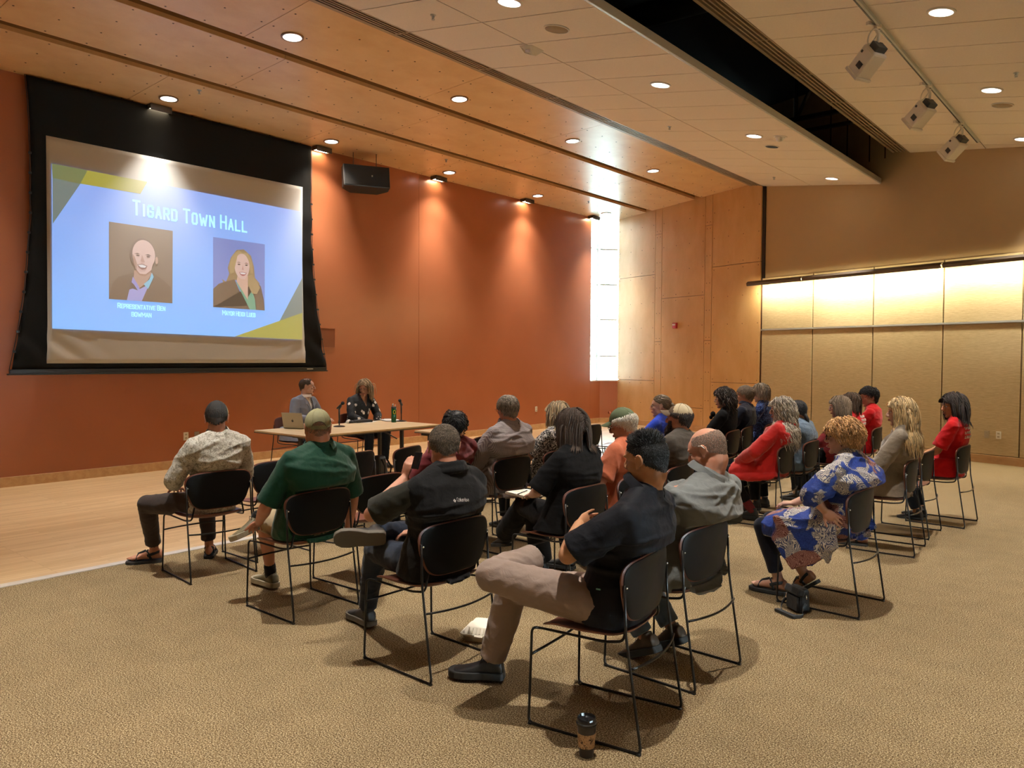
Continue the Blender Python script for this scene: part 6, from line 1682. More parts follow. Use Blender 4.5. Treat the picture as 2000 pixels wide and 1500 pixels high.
# ------------------------------------------------------------------ lettering
G = {'A': [[(0, 0), (.5, 1), (1, 0)], [(.2, .32), (.8, .32)]], 'B': [[(0, 0), (0, 1), (.8, 1), (1, .85), (1, .65), (.8, .52), (0, .52)], [(.8, .52), (1, .38), (1, .15), (.8, 0), (0, 0)]],
     'C': [[(1, .75), (1, .88), (.8, 1), (.2, 1), (0, .85), (0, .15), (.2, 0), (.8, 0), (1, .12), (1, .25)]], 'D': [[(0, 0), (0, 1), (.75, 1), (1, .85), (1, .15), (.75, 0), (0, 0)]],
     'E': [[(1, 1), (0, 1), (0, 0), (1, 0)], [(0, .52), (.85, .52)]], 'G': [[(1, .75), (1, .88), (.8, 1), (.2, 1), (0, .85), (0, .15), (.2, 0), (.8, 0), (1, .15), (1, .48), (.55, .48)]],
     'H': [[(0, 0), (0, 1)], [(1, 0), (1, 1)], [(0, .5), (1, .5)]], 'I': [[(.5, 0), (.5, 1)]], 'L': [[(0, 1), (0, 0), (1, 0)]], 'M': [[(0, 0), (0, 1), (.5, .35), (1, 1), (1, 0)]], 'N': [[(0, 0), (0, 1), (1, 0), (1, 1)]],
     'O': [[(.2, 0), (.8, 0), (1, .15), (1, .85), (.8, 1), (.2, 1), (0, .85), (0, .15), (.2, 0)]], 'P': [[(0, 0), (0, 1), (.8, 1), (1, .85), (1, .6), (.8, .46), (0, .46)]],
     'R': [[(0, 0), (0, 1), (.8, 1), (1, .85), (1, .62), (.8, .48), (0, .48)], [(.55, .48), (1, 0)]], 'S': [[(1, .8), (1, .88), (.8, 1), (.2, 1), (0, .88), (0, .66), (.2, .54), (.8, .46), (1, .34), (1, .12), (.8, 0), (.2, 0), (0, .12), (0, .2)]],
     'T': [[(0, 1), (1, 1)], [(.5, 1), (.5, 0)]], 'U': [[(0, 1), (0, .15), (.2, 0), (.8, 0), (1, .15), (1, 1)]], 'V': [[(0, 1), (.5, 0), (1, 1)]], 'W': [[(0, 1), (.25, 0), (.5, .65), (.75, 0), (1, 1)]], 'Y': [[(0, 1), (.5, .5), (1, 1)], [(.5, .5), (.5, 0)]],
     'l': [[(.5, 0), (.5, 1)]], 'o': [[(.2, 0), (.8, 0), (1, .2), (1, .5), (.8, .68), (.2, .68), (0, .5), (0, .2), (.2, 0)]], 'u': [[(0, .68), (0, .1), (.2, 0), (.8, 0), (1, .1), (1, .68)]], 'm': [[(0, 0), (0, .68)], [(0, .6), (.25, .68), (.5, .55), (.5, 0)], [(.5, .55), (.75, .68), (1, .55), (1, 0)]],
     'b': [[(0, 1), (0, 0), (.8, 0), (1, .15), (1, .5), (.8, .68), (0, .6)]], 'i': [[(.5, 0), (.5, .68)]], 'a': [[(1, .68), (1, 0)], [(1, .1), (.2, 0), (0, .2), (.2, .38), (1, .38)], [(1, .6), (.2, .68)]]}
def layout(text, small=0.8, w=0.5, gap=0.16, wide={'M': .72, 'W': .75, 'I': .16, 'l': .12, 'i': .12, 'm': .8}):
    """strokes for a line of small capitals; '^' marks a large letter; height of large = 1"""
    out = []; x = 0; big = False
    for ch in text:
        if ch == '^': big = True; continue
        if ch == ' ': x += 0.34; continue
        s = 1.0 if big else small; big = False
        ww = wide.get(ch, w) * s
        for pl in G[ch]: out.append([(x + px * ww, py * s) for px, py in pl])
        x += ww + gap
    return out, x - gap
def stroke_mesh(m, pl, t, fn):
    """thick polyline, blunt ends"""
    for a, b in zip(pl[:-1], pl[1:]):
        dx, dy = b[0] - a[0], b[1] - a[1]; L = math.hypot(dx, dy)
        if L < 1e-6: continue
        dx, dy = dx / L, dy / L; e = t * 0.5; nx, ny = -dy * t / 2, dx * t / 2
        q = [(a[0] - dx * e + nx, a[1] - dy * e + ny), (a[0] - dx * e - nx, a[1] - dy * e - ny), (b[0] + dx * e - nx, b[1] + dy * e - ny), (b[0] + dx * e + nx, b[1] + dy * e + ny)]
        m.quad([fn(*p) for p in q])

# ------------------------------------------------------------------ projection screen
XS = -10.955
scr = empty('projection_screen', (XS, 5.63, 1.42))
def sp(y, z, o=0.0): return V((o, y - 5.63, z - 1.42))
MT['scrblack'] = plain('screen_masking', (0.006, 0.0055, 0.005), 0.7, spec=0.15)
MT['scrwhite'] = plain('screen_cloth', srgb(192, 192, 190), 0.7)
Lo = [(3.497, 5.16), (3.526, 4.823), (3.54, 4.19), (3.534, 3.422), (3.458, 2.516), (3.37, 1.935), (3.29, 1.475)]
Ro = [(7.719, 5.16), (7.708, 4.359), (7.716, 3.51), (7.769, 2.831), (7.869, 2.147), (7.965, 1.60), (7.985, 1.475)]
def interp(L_, z):
    for (y0, z0), (y1, z1) in zip(L_[:-1], L_[1:]):
        if z <= z0 and z >= z1: return y0 + (y1 - y0) * (z0 - z) / (z0 - z1)
    return L_[-1][0]
m = MB(); NY, NZ = 72, 60; rows = []
for j in range(NZ + 1):
    z = 5.16 - (5.16 - 1.475) * j / NZ; a, b = interp(Lo, z), interp(Ro, z); r = []
    for i in range(NY + 1):
        t = i / NY; y = a + (b - a) * t; e = min(t, 1 - t)
        o = 0.012 * math.exp(-(e / 0.05) ** 2) * math.sin(z * 11 + y * 6) * min(1, (5.0 - z) / 1.5) + 0.02 * math.exp(-(e / .10) ** 2) * math.exp(-((z - 1.6) / .35) ** 2) * math.sin((y + z) * 16)
        r.append(sp(y, z, o))
    rows.append(r)
vv = [[m.bm.verts.new(p) for p in r] for r in rows]
for j in range(NZ):
    for i in range(NY): m.bm.faces.new((vv[j][i], vv[j + 1][i], vv[j + 1][i + 1], vv[j][i + 1]))
o = m.build('masking_border', MT['scrblack'], scr, smooth=True, recalc=False); md = o.modifiers.new('t', 'SOLIDIFY'); md.thickness = 0.003
m = MB(); rows = []; WL = [(3.712, 4.455), (3.706, 3.317), (3.696, 2.119), (3.680, 1.552)]; WR = [(7.536, 4.45), (7.523, 3.264), (7.541, 2.278), (7.58, 1.552)]
for j in range(49):
    z = 4.452 - 2.90 * j / 48; a, b = interp(WL, min(z, 4.45)), interp(WR, min(z, 4.449)); r = []
    for i in range(61):
        t = i / 60; y = a + (b - a) * t; e = min(t, 1 - t)
        r.append(sp(y, z, 0.016 + 0.010 * math.exp(-(e / 0.16) ** 2) * math.exp(-((z - 1.75) / .26) ** 2) * math.sin((y * (1 if t < .5 else -1) + z * 1.3) * 15)))
    rows.append(r)
vv = [[m.bm.verts.new(p) for p in r] for r in rows]
for j in range(48):
    for i in range(60): m.bm.faces.new((vv[j][i], vv[j + 1][i], vv[j + 1][i + 1], vv[j][i + 1]))
o = m.build('viewing_surface', MT['scrwhite'], scr, smooth=True, recalc=False); md = o.modifiers.new('t', 'SOLIDIFY'); md.thickness = 0.003
m = MB(); m.box(sp(5.63, 1.45, 0), (0.045, 4.74, 0.055)); m.box(sp(5.63, 1.415, 0), (0.06, 4.78, 0.02)); m.build('bottom_bar', MT['black'], scr, bevel=0.006)
m = MB(); m.box(sp(7.66, 1.45, 0.024), (0.002, 0.12, 0.014)); m.build('maker_badge', MT['alu'], scr)
for Lx, s in ((Lo, -1), (Ro, 1)):
    m = MB(); m.tube([sp(y + s * (0.012 + 0.03 * max(0, (2.0 - z))), z, 0.0) for y, z in Lx] + [sp(3.26 if s < 0 else 8.0, 1.47, 0)], 0.005, 6)
    for k in range(11):
        z = 4.2 - 0.25 * k; m.box(sp(interp(Lx, z) + s * 0.01, z, 0.004), (0.012, 0.035, 0.03))
    m.build('tension_cord', MT['black'], scr)
def slide_mat(name, c, s=0.55, grad=None):  # slide pieces glow by themselves, standing in for projector light
    t = NT(name); t.col(srgb(150, 148, 146)); t.set(rough=0.7)
    if grad:
        v = t.coord(); sx_ = t.n.new('ShaderNodeSeparateXYZ'); t.link(v, sx_.inputs[0])
        f = t.math('ADD', t.math('MULTIPLY', sx_.outputs['Z'], 0.32), t.math('MULTIPLY', t.noise(v, 0.9, 2, 0.5), 0.35))
        cc = t.ramp(f, [(0.35, grad[0]), (1.0, grad[1])]); t.link(cc, t.b.inputs['Emission Color']); t.b.inputs['Emission Strength'].default_value = s
    else: t.set(emis=c, strength=s)
    return t.m
SB = slide_mat('slide_blue', None, 0.70, (srgb(104, 172, 244), srgb(116, 156, 228)))
m = MB()
def poly(m, pts, o, mi=0):
    f = m.bm.faces.new([m.bm.verts.new(sp(y, z, o)) for y, z in pts]); f.material_index = mi
def slab(name, pts, o, mat, parent):
    m = MB(); a = [m.bm.verts.new(sp(y, z, o)) for y, z in pts]; b = [m.bm.verts.new(sp(y, z, o - 0.0012)) for y, z in pts]
    m.bm.faces.new(a); m.bm.faces.new(b[::-1]); n = len(a)
    for i in range(n): m.bm.faces.new((a[i], b[i], b[(i + 1) % n], a[(i + 1) % n]))
    return m.build(name, mat, parent)
slide = slab('projected_slide', [(3.768, 4.107), (7.511, 4.042), (7.506, 1.937), (3.746, 2.001)], 0.0300, SB, scr)
mg = slide_mat('slide_sage', srgb(120, 150, 96), 0.33); mg2 = slide_mat('slide_grey_green', srgb(110, 146, 148), 0.36); my = slide_mat('slide_olive_yellow', srgb(176, 176, 60), 0.42)
slab('slide_corner_shape', [(3.768, 4.107), (4.198, 4.1), (4.105, 3.906), (3.774, 3.924)], 0.0316, mg, slide)
slab('slide_corner_shape', [(3.774, 3.924), (4.105, 3.906), (3.769, 3.342)], 0.0316, mg2, slide)
slab('slide_corner_shape', [(4.198, 4.1), (4.982, 4.086), (4.883, 3.903), (4.105, 3.910)], 0.0316, my, slide)
slab('slide_corner_shape', [(7.510, 2.954), (7.508, 2.381), (7.078, 2.231)], 0.0316, mg2, slide)
slab('slide_corner_shape', [(7.508, 2.381), (7.506, 1.937), (6.287, 1.958), (7.078, 2.231)], 0.0316, my, slide)
mt_ = slide_mat('slide_letters', srgb(150, 216, 240), 0.85)
def line(name, text, y0, z0, y1, z1, h, t=0.15, small=0.8, w=0.5, gap=0.2):
    st, W = layout(text, small, w, gap); m = MB(); kx = math.hypot(y1 - y0, z1 - z0) / W
    def fn(px, py): return sp(y0 + (y1 - y0) * px / W, z0 + (z1 - z0) * px / W + py * h, 0.0330)
    st2 = [[(p[0] * 1.0, p[1]) for p in pl] for pl in st]
    for pl in st2:
        # thickness in real units: scale separately
        for a, b in zip(pl[:-1], pl[1:]):
            ax, ay, bx, by = a[0] * kx, a[1] * h, b[0] * kx, b[1] * h; L = math.hypot(bx - ax, by - ay)
            if L < 1e-6: continue
            T_ = t * h; dx, dy = (bx - ax) / L, (by - ay) / L; nx, ny = -dy * T_ / 2, dx * T_ / 2; e = T_ * .45
            q = [(ax - dx * e + nx, ay - dy * e + ny), (ax - dx * e - nx, ay - dy * e - ny), (bx + dx * e - nx, by + dy * e - ny), (bx + dx * e + nx, by + dy * e + ny)]
            m.quad([fn(p[0] / kx, p[1] / h) for p in q])
    o = m.build(name, mt_, slide, recalc=False); return o
line('title_text', '^TIGARD ^TOWN ^HALL', 4.785, 3.612, 6.50, 3.582, 0.185, 0.155, 0.80, 0.46, 0.26)
line('caption_text', '^REPRESENTATIVE ^BEN', 4.56, 2.310, 5.21, 2.301, 0.062, 0.17, 0.85)
line('caption_text', 'BOWMAN', 4.745, 2.203, 5.012, 2.198, 0.060, 0.17, 0.9)
line('caption_text', '^MAYOR ^HEIDI ^LUEB', 6.092, 2.283, 6.64, 2.274, 0.066, 0.17, 0.85)
def portrait(name, q, shapes, bgc):
    """q = corner points TL TR BR BL; shapes in u (right), v (down)"""
    def at(u, v):
        a = (q[0][0] + (q[1][0] - q[0][0]) * u, q[0][1] + (q[1][1] - q[0][1]) * u); b = (q[3][0] + (q[2][0] - q[3][0]) * u, q[3][1] + (q[2][1] - q[3][1]) * u)
        return (a[0] + (b[0] - a[0]) * v, a[1] + (b[1] - a[1]) * v)
    p = slab('portrait_picture', [at(0, 0), at(1, 0), at(1, 1), at(0, 1)], 0.0330, slide_mat(name + '_back', bgc, 0.42), slide)
    m = MB(); mats = []; 
    for k, (kind, col_, pts) in enumerate(shapes):
        if kind == 'e':
            cu, cv, ru, rv = pts[:4]; rot = pts[4] if len(pts) > 4 else 0
            P_ = [(cu + ru * math.cos(a) * math.cos(rot) - rv * math.sin(a) * math.sin(rot), cv + ru * math.cos(a) * math.sin(rot) + rv * math.sin(a) * math.cos(rot)) for a in [2 * PI * i / 28 for i in range(28)]]
        else: P_ = pts
        P_ = [(min(1, max(0, u)), min(1, max(0, v))) for u, v in P_]
        mats.append(slide_mat('%s_tone_%d' % (name, k), srgb(*col_), 0.45))
        vs = [m.bm.verts.new(sp(*at(u, v), 0.0338 + 0.0006 * k)) for u, v in P_]
        f = m.bm.faces.new(vs); f.material_index = k
        bmesh.ops.triangulate(m.bm, faces=[f])
    o = m.build('portrait_figure', mats, slide, recalc=False); o.parent = slide
portrait('man_portrait', [(4.458, 3.463), (5.335, 3.451), (5.319, 2.412), (4.445, 2.422)], [
    ('p', (112, 92, 74), [(0, 1), (.05, .80), (.14, .70), (.36, .635), (.5, .75), (.66, .60), (.86, .70), (.97, .78), (1, 1)]),
    ('p', (168, 168, 232), [(.27, 1), (.34, .74), (.40, .78), (.47, .84), (.55, .80), (.62, .70), (.60, .80), (.50, 1)]),
    ('p', (96, 80, 72), [(.34, .74), (.30, .86), (.36, .84), (.44, .86)]),
    ('p', (190, 152, 134), [(.38, .60), (.37, .74), (.46, .83), (.56, .76), (.66, .62), (.62, .56)]),
    ('p', (132, 206, 236), [(.66, .605), (.69, .66), (.60, .83), (.53, .77), (.62, .70)]), ('p', (150, 150, 220), [(.36, .68), (.34, .76), (.47, .85), (.45, .80)]),
    ('e', (112, 92, 84), (.515, .375, .200, .215, -.06)), ('e', (206, 168, 150), (.735, .435, .022, .05)),
    ('e', (226, 192, 184), (.530, .375, .180, .195, -.06)), ('p', (226, 192, 184), [(.36, .40), (.40, .57), (.47, .635), (.56, .635), (.65, .57), (.70, .40)]),
    ('p', (180, 140, 124), [(.355, .38), (.37, .50), (.42, .60), (.42, .50), (.39, .42)]),
    ('p', (96, 74, 66), [(.375, .375), (.43, .362), (.475, .375), (.43, .378)]), ('p', (96, 74, 66), [(.545, .375), (.60, .362), (.655, .385), (.60, .380)]),
    ('e', (88, 70, 64), (.435, .395, .028, .010)), ('e', (88, 70, 64), (.598, .397, .028, .010)),
    ('p', (196, 154, 142), [(.50, .38), (.475, .465), (.50, .478), (.545, .475)]), ('p', (150, 104, 98), [(.42, .515), (.50, .50), (.585, .52), (.56, .565), (.50, .58), (.45, .56)]),
    ('p', (240, 238, 240), [(.435, .522), (.50, .512), (.57, .527), (.545, .55), (.48, .55)])], srgb(134, 116, 100))
portrait('woman_portrait', [(5.949, 3.438), (6.818, 3.428), (6.808, 2.383), (5.94, 2.391)], [
    ('p', (160, 136, 96), [(.30, .50), (.24, .62), (.16, .585), (.19, .64), (.30, .64), (.40, .58), (.62, .60), (.70, .74), (.82, .70), (.90, .60), (.80, .52), (.78, .36), (.72, .20), (.58, .12), (.44, .14), (.33, .26), (.27, .42)]),
    ('p', (104, 86, 68), [(0, 1), (0, .74), (.10, .66), (.16, .64), (.40, .57), (.62, .95), (.66, .72), (.84, .58), (.92, .64), (.98, .84), (1, 1)]),
    ('p', (108, 176, 146), [(.42, .60), (.50, .66), (.58, .70), (.66, .82), (.74, .72), (.80, .84), (.82, 1), (.70, 1)]),
    ('p', (222, 180, 160), [(.46, .50), (.44, .60), (.56, .74), (.66, .86), (.66, .62), (.66, .50)]),
    ('p', (176, 150, 106), [(.66, .50), (.74, .48), (.84, .58), (.90, .66), (.84, .76), (.74, .76), (.68, .66)]),
    ('e', (230, 196, 186), (.545, .370, .145, .185)), ('p', (230, 196, 186), [(.41, .40), (.44, .50), (.52, .56), (.60, .56), (.66, .48), (.69, .38)]),
    ('p', (184, 158, 112), [(.56, .17), (.44, .22), (.39, .36), (.38, .48), (.32, .50), (.30, .38), (.36, .22), (.48, .14)]), ('p', (184, 158, 112), [(.56, .17), (.66, .24), (.70, .36), (.71, .46), (.76, .46), (.74, .30), (.66, .17)]),
    ('p', (128, 96, 78), [(.435, .325), (.48, .31), (.52, .325), (.48, .322)]), ('p', (128, 96, 78), [(.585, .325), (.63, .31), (.67, .33), (.63, .325)]), ('e', (84, 70, 64), (.482, .348, .026, .010)), ('e', (84, 70, 64), (.628, .348, .026, .010)),
    ('p', (202, 150, 140), [(.555, .35), (.535, .42), (.575, .425)]), ('p', (178, 92, 96), [(.48, .46), (.555, .455), (.635, .46), (.60, .50), (.555, .515), (.51, .50)]), ('p', (242, 240, 240), [(.495, .467), (.555, .462), (.62, .467), (.59, .487), (.52, .487)])], srgb(116, 150, 232))
tag(scr, 'large projection screen with a blue town hall slide hanging on the terracotta wall', 'projection screen')

# ------------------------------------------------------------------ tables
MT['top'] = m_wood('maple_laminate', srgb(206, 182, 144), srgb(220, 198, 162), 0.4, (1, 6, 1)); MT['edge'] = plain('table_edge', srgb(96, 82, 66), 0.5)
def table(loc, rz, L_, W_, label, leaf=0.30, legs=True):
    e = empty('folding_table', loc, rz); m = MB(); m.box((0, 0, 0.725), (W_, L_, 0.022)); m.build('tabletop', MT['top'], e, bevel=0.003)
    m = MB(); m.box((0, 0, 0.711), (W_ + .004, L_ + .004, 0.012)); m.build('edge_band', MT['edge'], e)
    if leaf:
        m = MB(); m.box((W_ / 2 + leaf / 2 + 0.004, 0, 0.725), (leaf, L_, 0.022)); l = m.build('leaf', MT['top'], e, bevel=0.003)
        m = MB(); m.box((W_ / 2 + leaf / 2 + 0.004, 0, 0.708), (leaf, L_ + .004, 0.016)); m.build('leaf_edge', MT['edge'], l)
    lg = max(L_ / 2 - 0.28, 0.08)
    for s in (-1, 1):
        lg = max(L_ / 2 - (0.28 if s > 0 else 0.55), 0.08)
        for x in ((-0.22, 0.24) if legs else (0,)):
            m = MB(); m.box((x, s * lg, 0.36), (0.05, 0.035, 0.68)); m.build('leg', MT['black'], e, bevel=0.004)
        m = MB(); m.box((0.02, s * lg, 0.025), (W_ * .92, 0.05, 0.035)); m.build('foot', MT['black'], e, bevel=0.006)
        m = MB(); m.box((0.02, s * lg, 0.685), (W_ * .85, 0.06, 0.03)); m.build('leg_bracket', MT['black'], e)
        if not legs: continue
        m = MB()
        m.tube([(0.14, s * lg, 0.52), (0.14, s * (lg - .34), 0.69)], 0.010, 6); m.build('folding_brace', MT['black'], e)
        m = MB(); m.ell((0.24, s * (lg - .12), 0.665), (0.03, 0.05, 0.02)); m.build('latch', MT['chrome'], e, smooth=True)
    return tag(e, label, 'table')
table((-8.25, 6.31, 0), math.radians(1.0), 2.16, 0.80, 'long folding table with maple top in front of the two speakers')
table((-7.00, 6.75, 0), math.radians(1), 0.36, 0.34, 'second maple topped table mostly hidden behind the front rows', 0, False)

al = plain('laptop_aluminium', srgb(168, 162, 146), 0.38, 0.5)
e = empty('laptop', (-8.43, 5.66, 0.738), math.atan2(0.147, 0.363)); m = MB(); m.box((0, 0.105, 0.007), (0.30, 0.21, 0.013)); m.build('base', al, e, bevel=0.004)
Rl = Matrix.Rotation(math.radians(-16), 3, 'X') if False else Matrix.Rotation(math.radians(14), 3, 'X')
m = MB(); m.box(Rl @ V((0, 0, 0.108)), (0.30, 0.006, 0.208), Rl); m.build('lid', al, e, bevel=0.0025)
m = MB(); m.box(Rl @ V((0, 0.0035, 0.108)), (0.285, 0.001, 0.19), Rl); m.build('display', plain('display_dark', (0.03, 0.035, 0.05), 0.1), e)
m = MB(); m.ell(Rl @ V((0.0, -0.0035, 0.105)), (0.016, 0.0012, 0.017), Rl, 16, 10); m.ell(Rl @ V((0.003, -0.0035, 0.129)), (0.003, 0.001, 0.006), Rl @ Matrix.Rotation(0.5, 3, 'Y'), 8, 6); m.build('lid_logo', plain('logo_dark', (0.03, 0.03, 0.03), 0.2), e)
m = MB(); m.box((0, 0.12, 0.0142), (0.26, 0.10, 0.001)); m.build('keyboard', MT['black'], e)
tag(e, 'open silver laptop on the left end of the speakers table', 'laptop')
foam = plain('mic_foam', (0.012, 0.012, 0.012), 0.8)
def micstand(x, y, h, rz, label):
    e = empty('microphone_stand', (x, y, 0.737), rz); m = MB(); m.lathe([(0.001, 0), (0.075, 0), (0.075, 0.008), (0.06, 0.014), (0.012, 0.022), (0.001, 0.022)], n=28); m.build('base', MT['black'], e, smooth='auto')
    m = MB(); m.tube([(0, 0, 0.015), (0, 0, h * .62)], 0.008, 10); m.tube([(0, 0, h * .35), (0, 0, h * .72)], 0.011, 10); m.build('pole', MT['black'], e, smooth=True)
    m = MB(); m.tube([(0, 0, h * .70), (0.0, -0.02, h * .80), (0.0, -0.03, h * .83)], 0.012, 10); m.build('clip', MT['black'], e, smooth=True)
    m = MB(); m.tube([(0.0, 0.03, h * .72), (0.0, -0.035, h * .90)], [0.011, 0.015], 12); m.build('microphone', MT['black'], e, smooth=True)
    m = MB(); m.ell((0.0, -0.046, h * .935), (0.023, 0.025, 0.023)); m.build('grille', foam, e, smooth=True); return tag(e, label, 'microphone')
micstand(-8.25, 6.23, 0.33, 2.4, 'black desk microphone stand between the two speakers'); micstand(-8.31, 7.36, 0.32, 0.4, 'black desk microphone stand beside the green water bottle')
e = empty('water_bottle', (-8.27, 7.185, 0.737), 0.0)
gb = plain('bottle_green', srgb(10, 84, 44), 0.25); m = MB(); m.lathe([(0.001, 0), (0.034, 0), (0.036, 0.01), (0.036, 0.09), (0.034, 0.105), (0.034, 0.13), (0.036, 0.15), (0.036, 0.19), (0.030, 0.20), (0.001, 0.20)], n=28); m.build('body', gb, e, smooth='auto')
m = MB(); m.lathe([(0.001, 0.195), (0.037, 0.195), (0.037, 0.215), (0.028, 0.222), (0.001, 0.222)], n=28); m.build('cap', plain('cap_dark', (0.02, 0.03, 0.025), 0.4), e, smooth='auto')
m = MB(); m.tube([(-0.02, 0, 0.222), (-0.024, 0, 0.245), (-0.010, 0, 0.256)], 0.009, 8); m.build('spout', MT['white'], e, smooth=True)
m = MB(); m.tube([(0.025, 0.0, 0.215), (0.045, 0, 0.243), (0.03, 0, 0.25)], 0.003, 6); m.build('carry_loop', MT['white'], e)
m = MB()
ctr = math.atan2(-7.185, 8.27)
def onb(a, z): return V((0.0368 * math.cos(a), 0.0368 * math.sin(a), z))
m.tube([onb(ctr + 0.25 + 0.42 * math.cos(t_), 0.145 + 0.027 * math.sin(t_)) for t_ in [2 * PI * k / 24 for k in range(25)]], 0.0035, 6); m.build('emblem', plain('emblem_yellow', srgb(236, 216, 40), 0.5), e)
tag(e, 'green water bottle with a yellow ring emblem on the long table', 'bottle')
def sheet_(loc, rz, w, l, h, mat, name, label, cat, n=3):
    e = empty(name, loc, rz); 
    for k in range(n):
        m = MB(); m.box((0.004 * k, -0.003 * k, h * (k + .5) / n), (w, l, h / n * .9), Matrix.Rotation(0.05 * k, 3, 'Z')); m.build('sheet', mat, e)
    return tag(e, label, cat)
pw = plain('paper', srgb(232, 230, 224), 0.8)
sheet_((-8.56, 6.93, 0.737), 0.3, 0.21, 0.28, 0.004, pw, 'papers', 'loose white papers in front of the blonde speaker', 'paper')
e = empty('clipboard', (-8.55, 7.36, 0.737), 1.2); m = MB(); m.box((0, 0, 0.003), (0.24, 0.32, 0.005)); m.build('board', MT['black'], e); m = MB(); m.box((0, 0.0, 0.008), (0.215, 0.29, 0.004)); m.build('sheet', pw, e); m = MB(); m.box((0, .14, .013), (.10, .025, .008)); m.build('clip', MT['chrome'], e)
tag(e, 'black folder holding white sheets at the right of the speakers table', 'folder')
def handmic(loc, rz, label):
    e = empty('handheld_microphone', loc, rz); m = MB(); m.tube([(0, 0, 0.017), (0.16, 0, 0.015)], [0.017, 0.011], 12); m.build('handle', MT['black'], e, smooth=True); m = MB(); m.ell((-0.014, 0, 0.022), (0.024, 0.023, 0.022)); m.build('grille', plain('steel_mesh', (0.6, 0.58, 0.55), 0.4, 0.6), e, smooth=True); tag(e, label, 'microphone')
handmic((-8.56, 6.62, 0.738), 1.3, 'handheld microphone with silver grille lying on the table, nearer the laptop'); handmic((-8.66, 6.72, 0.738), 1.15, 'second handheld microphone lying on the table against the dark pouch')
m = MB(); m.box((-8.55, 6.86, 0.757), (0.12, 0.26, 0.038), Matrix.Rotation(-0.2, 3, 'Z')); o = m.build('zip_pouch', C_['shoeb'], bevel=0.015); tag(o, 'dark pouch on the table behind the handheld microphones', 'pouch')
e = empty('backpack', (-8.05, 6.72, 0.0), 0.3); m = MB(); m.box((0, 0, 0.17), (0.20, 0.26, 0.32), taper=0.7); m.build('body', C_['shoeb'], e, bevel=0.04); m = MB(); m.tube([(0.09, -0.06, 0.29), (0.15, -0.07, 0.2), (0.14, -0.06, 0.05)], 0.012, 6); m.tube([(0.09, 0.06, 0.29), (0.16, 0.07, 0.18), (0.14, 0.06, 0.04)], 0.012, 6); m.build('strap', C_['strap'], e); tag(e, 'black backpack on the floor under the speakers table', 'backpack')

# ------------------------------------------------------------------ things on the floor
e = empty('paper_cup', (-1.796, 2.608, 0.0), 0.0); cb = plain('cup_brown', srgb(44, 32, 24), 0.4); m = MB(); m.lathe([(0.001, 0.002), (0.0275, 0.002), (0.029, 0.0), (0.0405, 0.135), (0.001, 0.135)], n=40); m.build('cup', cb, e, smooth='auto')
t = NT('kraft_sleeve'); v = t.coord(); f = t.noise(v, 75, 3, 0.7, 1.2); t.col(t.ramp(f, [(0.40, srgb(60, 40, 24)), (0.455, srgb(186, 146, 100)), (0.8, srgb(202, 164, 120))])); t.set(rough=.85)
m = MB(); m.lathe([(0.0333, 0.040), (0.0342, 0.040), (0.0388, 0.100), (0.0376, 0.100)], n=40); m.build('sleeve', t.m, e, smooth='auto')
lm = plain('cup_lid', (0.012, 0.012, 0.013), 0.22); m = MB(); m.lathe([(0.001, 0.150), (0.026, 0.150), (0.032, 0.152), (0.036, 0.163), (0.0385, 0.160), (0.040, 0.145), (0.0435, 0.142), (0.0440, 0.136), (0.042, 0.131), (0.040, 0.131)], n=40, caps=False); o = m.build('lid', lm, e, smooth='auto')
m = MB()
for w_, (x, y) in zip(range(5), [(-.014, .004), (-.006, .008), (.002, -.004), (.010, .006), (.0, -.014)]): m.tube([(x, y, .1505), (x + .006, y + .003, .1508)], 0.0012, 5)
m.build('embossing', lm, o); tag(e, 'dark paper coffee cup with kraft sleeve standing on the carpet', 'cup')
wt = plain('moulded_fibre', srgb(232, 226, 210), 0.75, bump=0.1, bs=300)
e = empty('takeout_box', (-3.03, 3.34, 0.0), math.radians(24)); m = MB()
def tray(z0, z1, a, b, flip=1): m.rings([[V((x * a, y * a, z0)) for x, y in RR], [V((x * b, y * b, z1)) for x, y in RR]], True, True, smooth=False)
RR = []
for cx, cy, a0 in ((.085, .085, 0), (-.085, .085, 90), (-.085, -.085, 180), (.085, -.085, 270)):
    for k in range(5): a = math.radians(a0 + k * 22.5); RR.append((cx + .028 * math.cos(a), cy + .028 * math.sin(a)))
tray(0.0, 0.038, 0.86, 1.0); tray(0.038, 0.043, 1.08, 1.08); m.build('base', wt, e)
m = MB(); tray(0.043, 0.048, 1.08, 1.08); tray(0.048, 0.082, 0.98, 0.74)
for k in range(-3, 4): m.box((k * .022, -0.100, 0.064), (0.006, 0.02, 0.034), Matrix.Rotation(math.radians(-34), 3, 'X'))
m.build('lid', wt, e); m = MB(); m.box((0, -0.128, 0.045), (0.05, 0.03, 0.004)); m.build('tab', wt, e)
tag(e, 'white moulded takeaway box on the carpet between the chairs', 'takeaway box')
e = empty('shoulder_bag', (-1.80, 5.045, 0.0), math.radians(-38)); bg_ = cloth('black_nylon', (0.016, 0.016, 0.017), 0.2, rough=.55, weave=600, wr=.3); m = MB(); m.box((0, 0, 0.082), (0.155, 0.085, 0.155), taper=0.9); b_ = m.build('body', bg_, e, bevel=0.02)
m = MB(); m.box((0, -0.03, 0.135), (0.165, 0.05, 0.05), Matrix.Rotation(-.35, 3, 'X')); m.build('flap', bg_, e, bevel=0.012)
m = MB(); m.box((0.01, -0.052, 0.095), (0.13, 0.004, 0.005)); m.box((0.01, -0.05, 0.062), (0.12, 0.014, 0.09)); m.build('front_pocket', bg_, e, bevel=0.002)
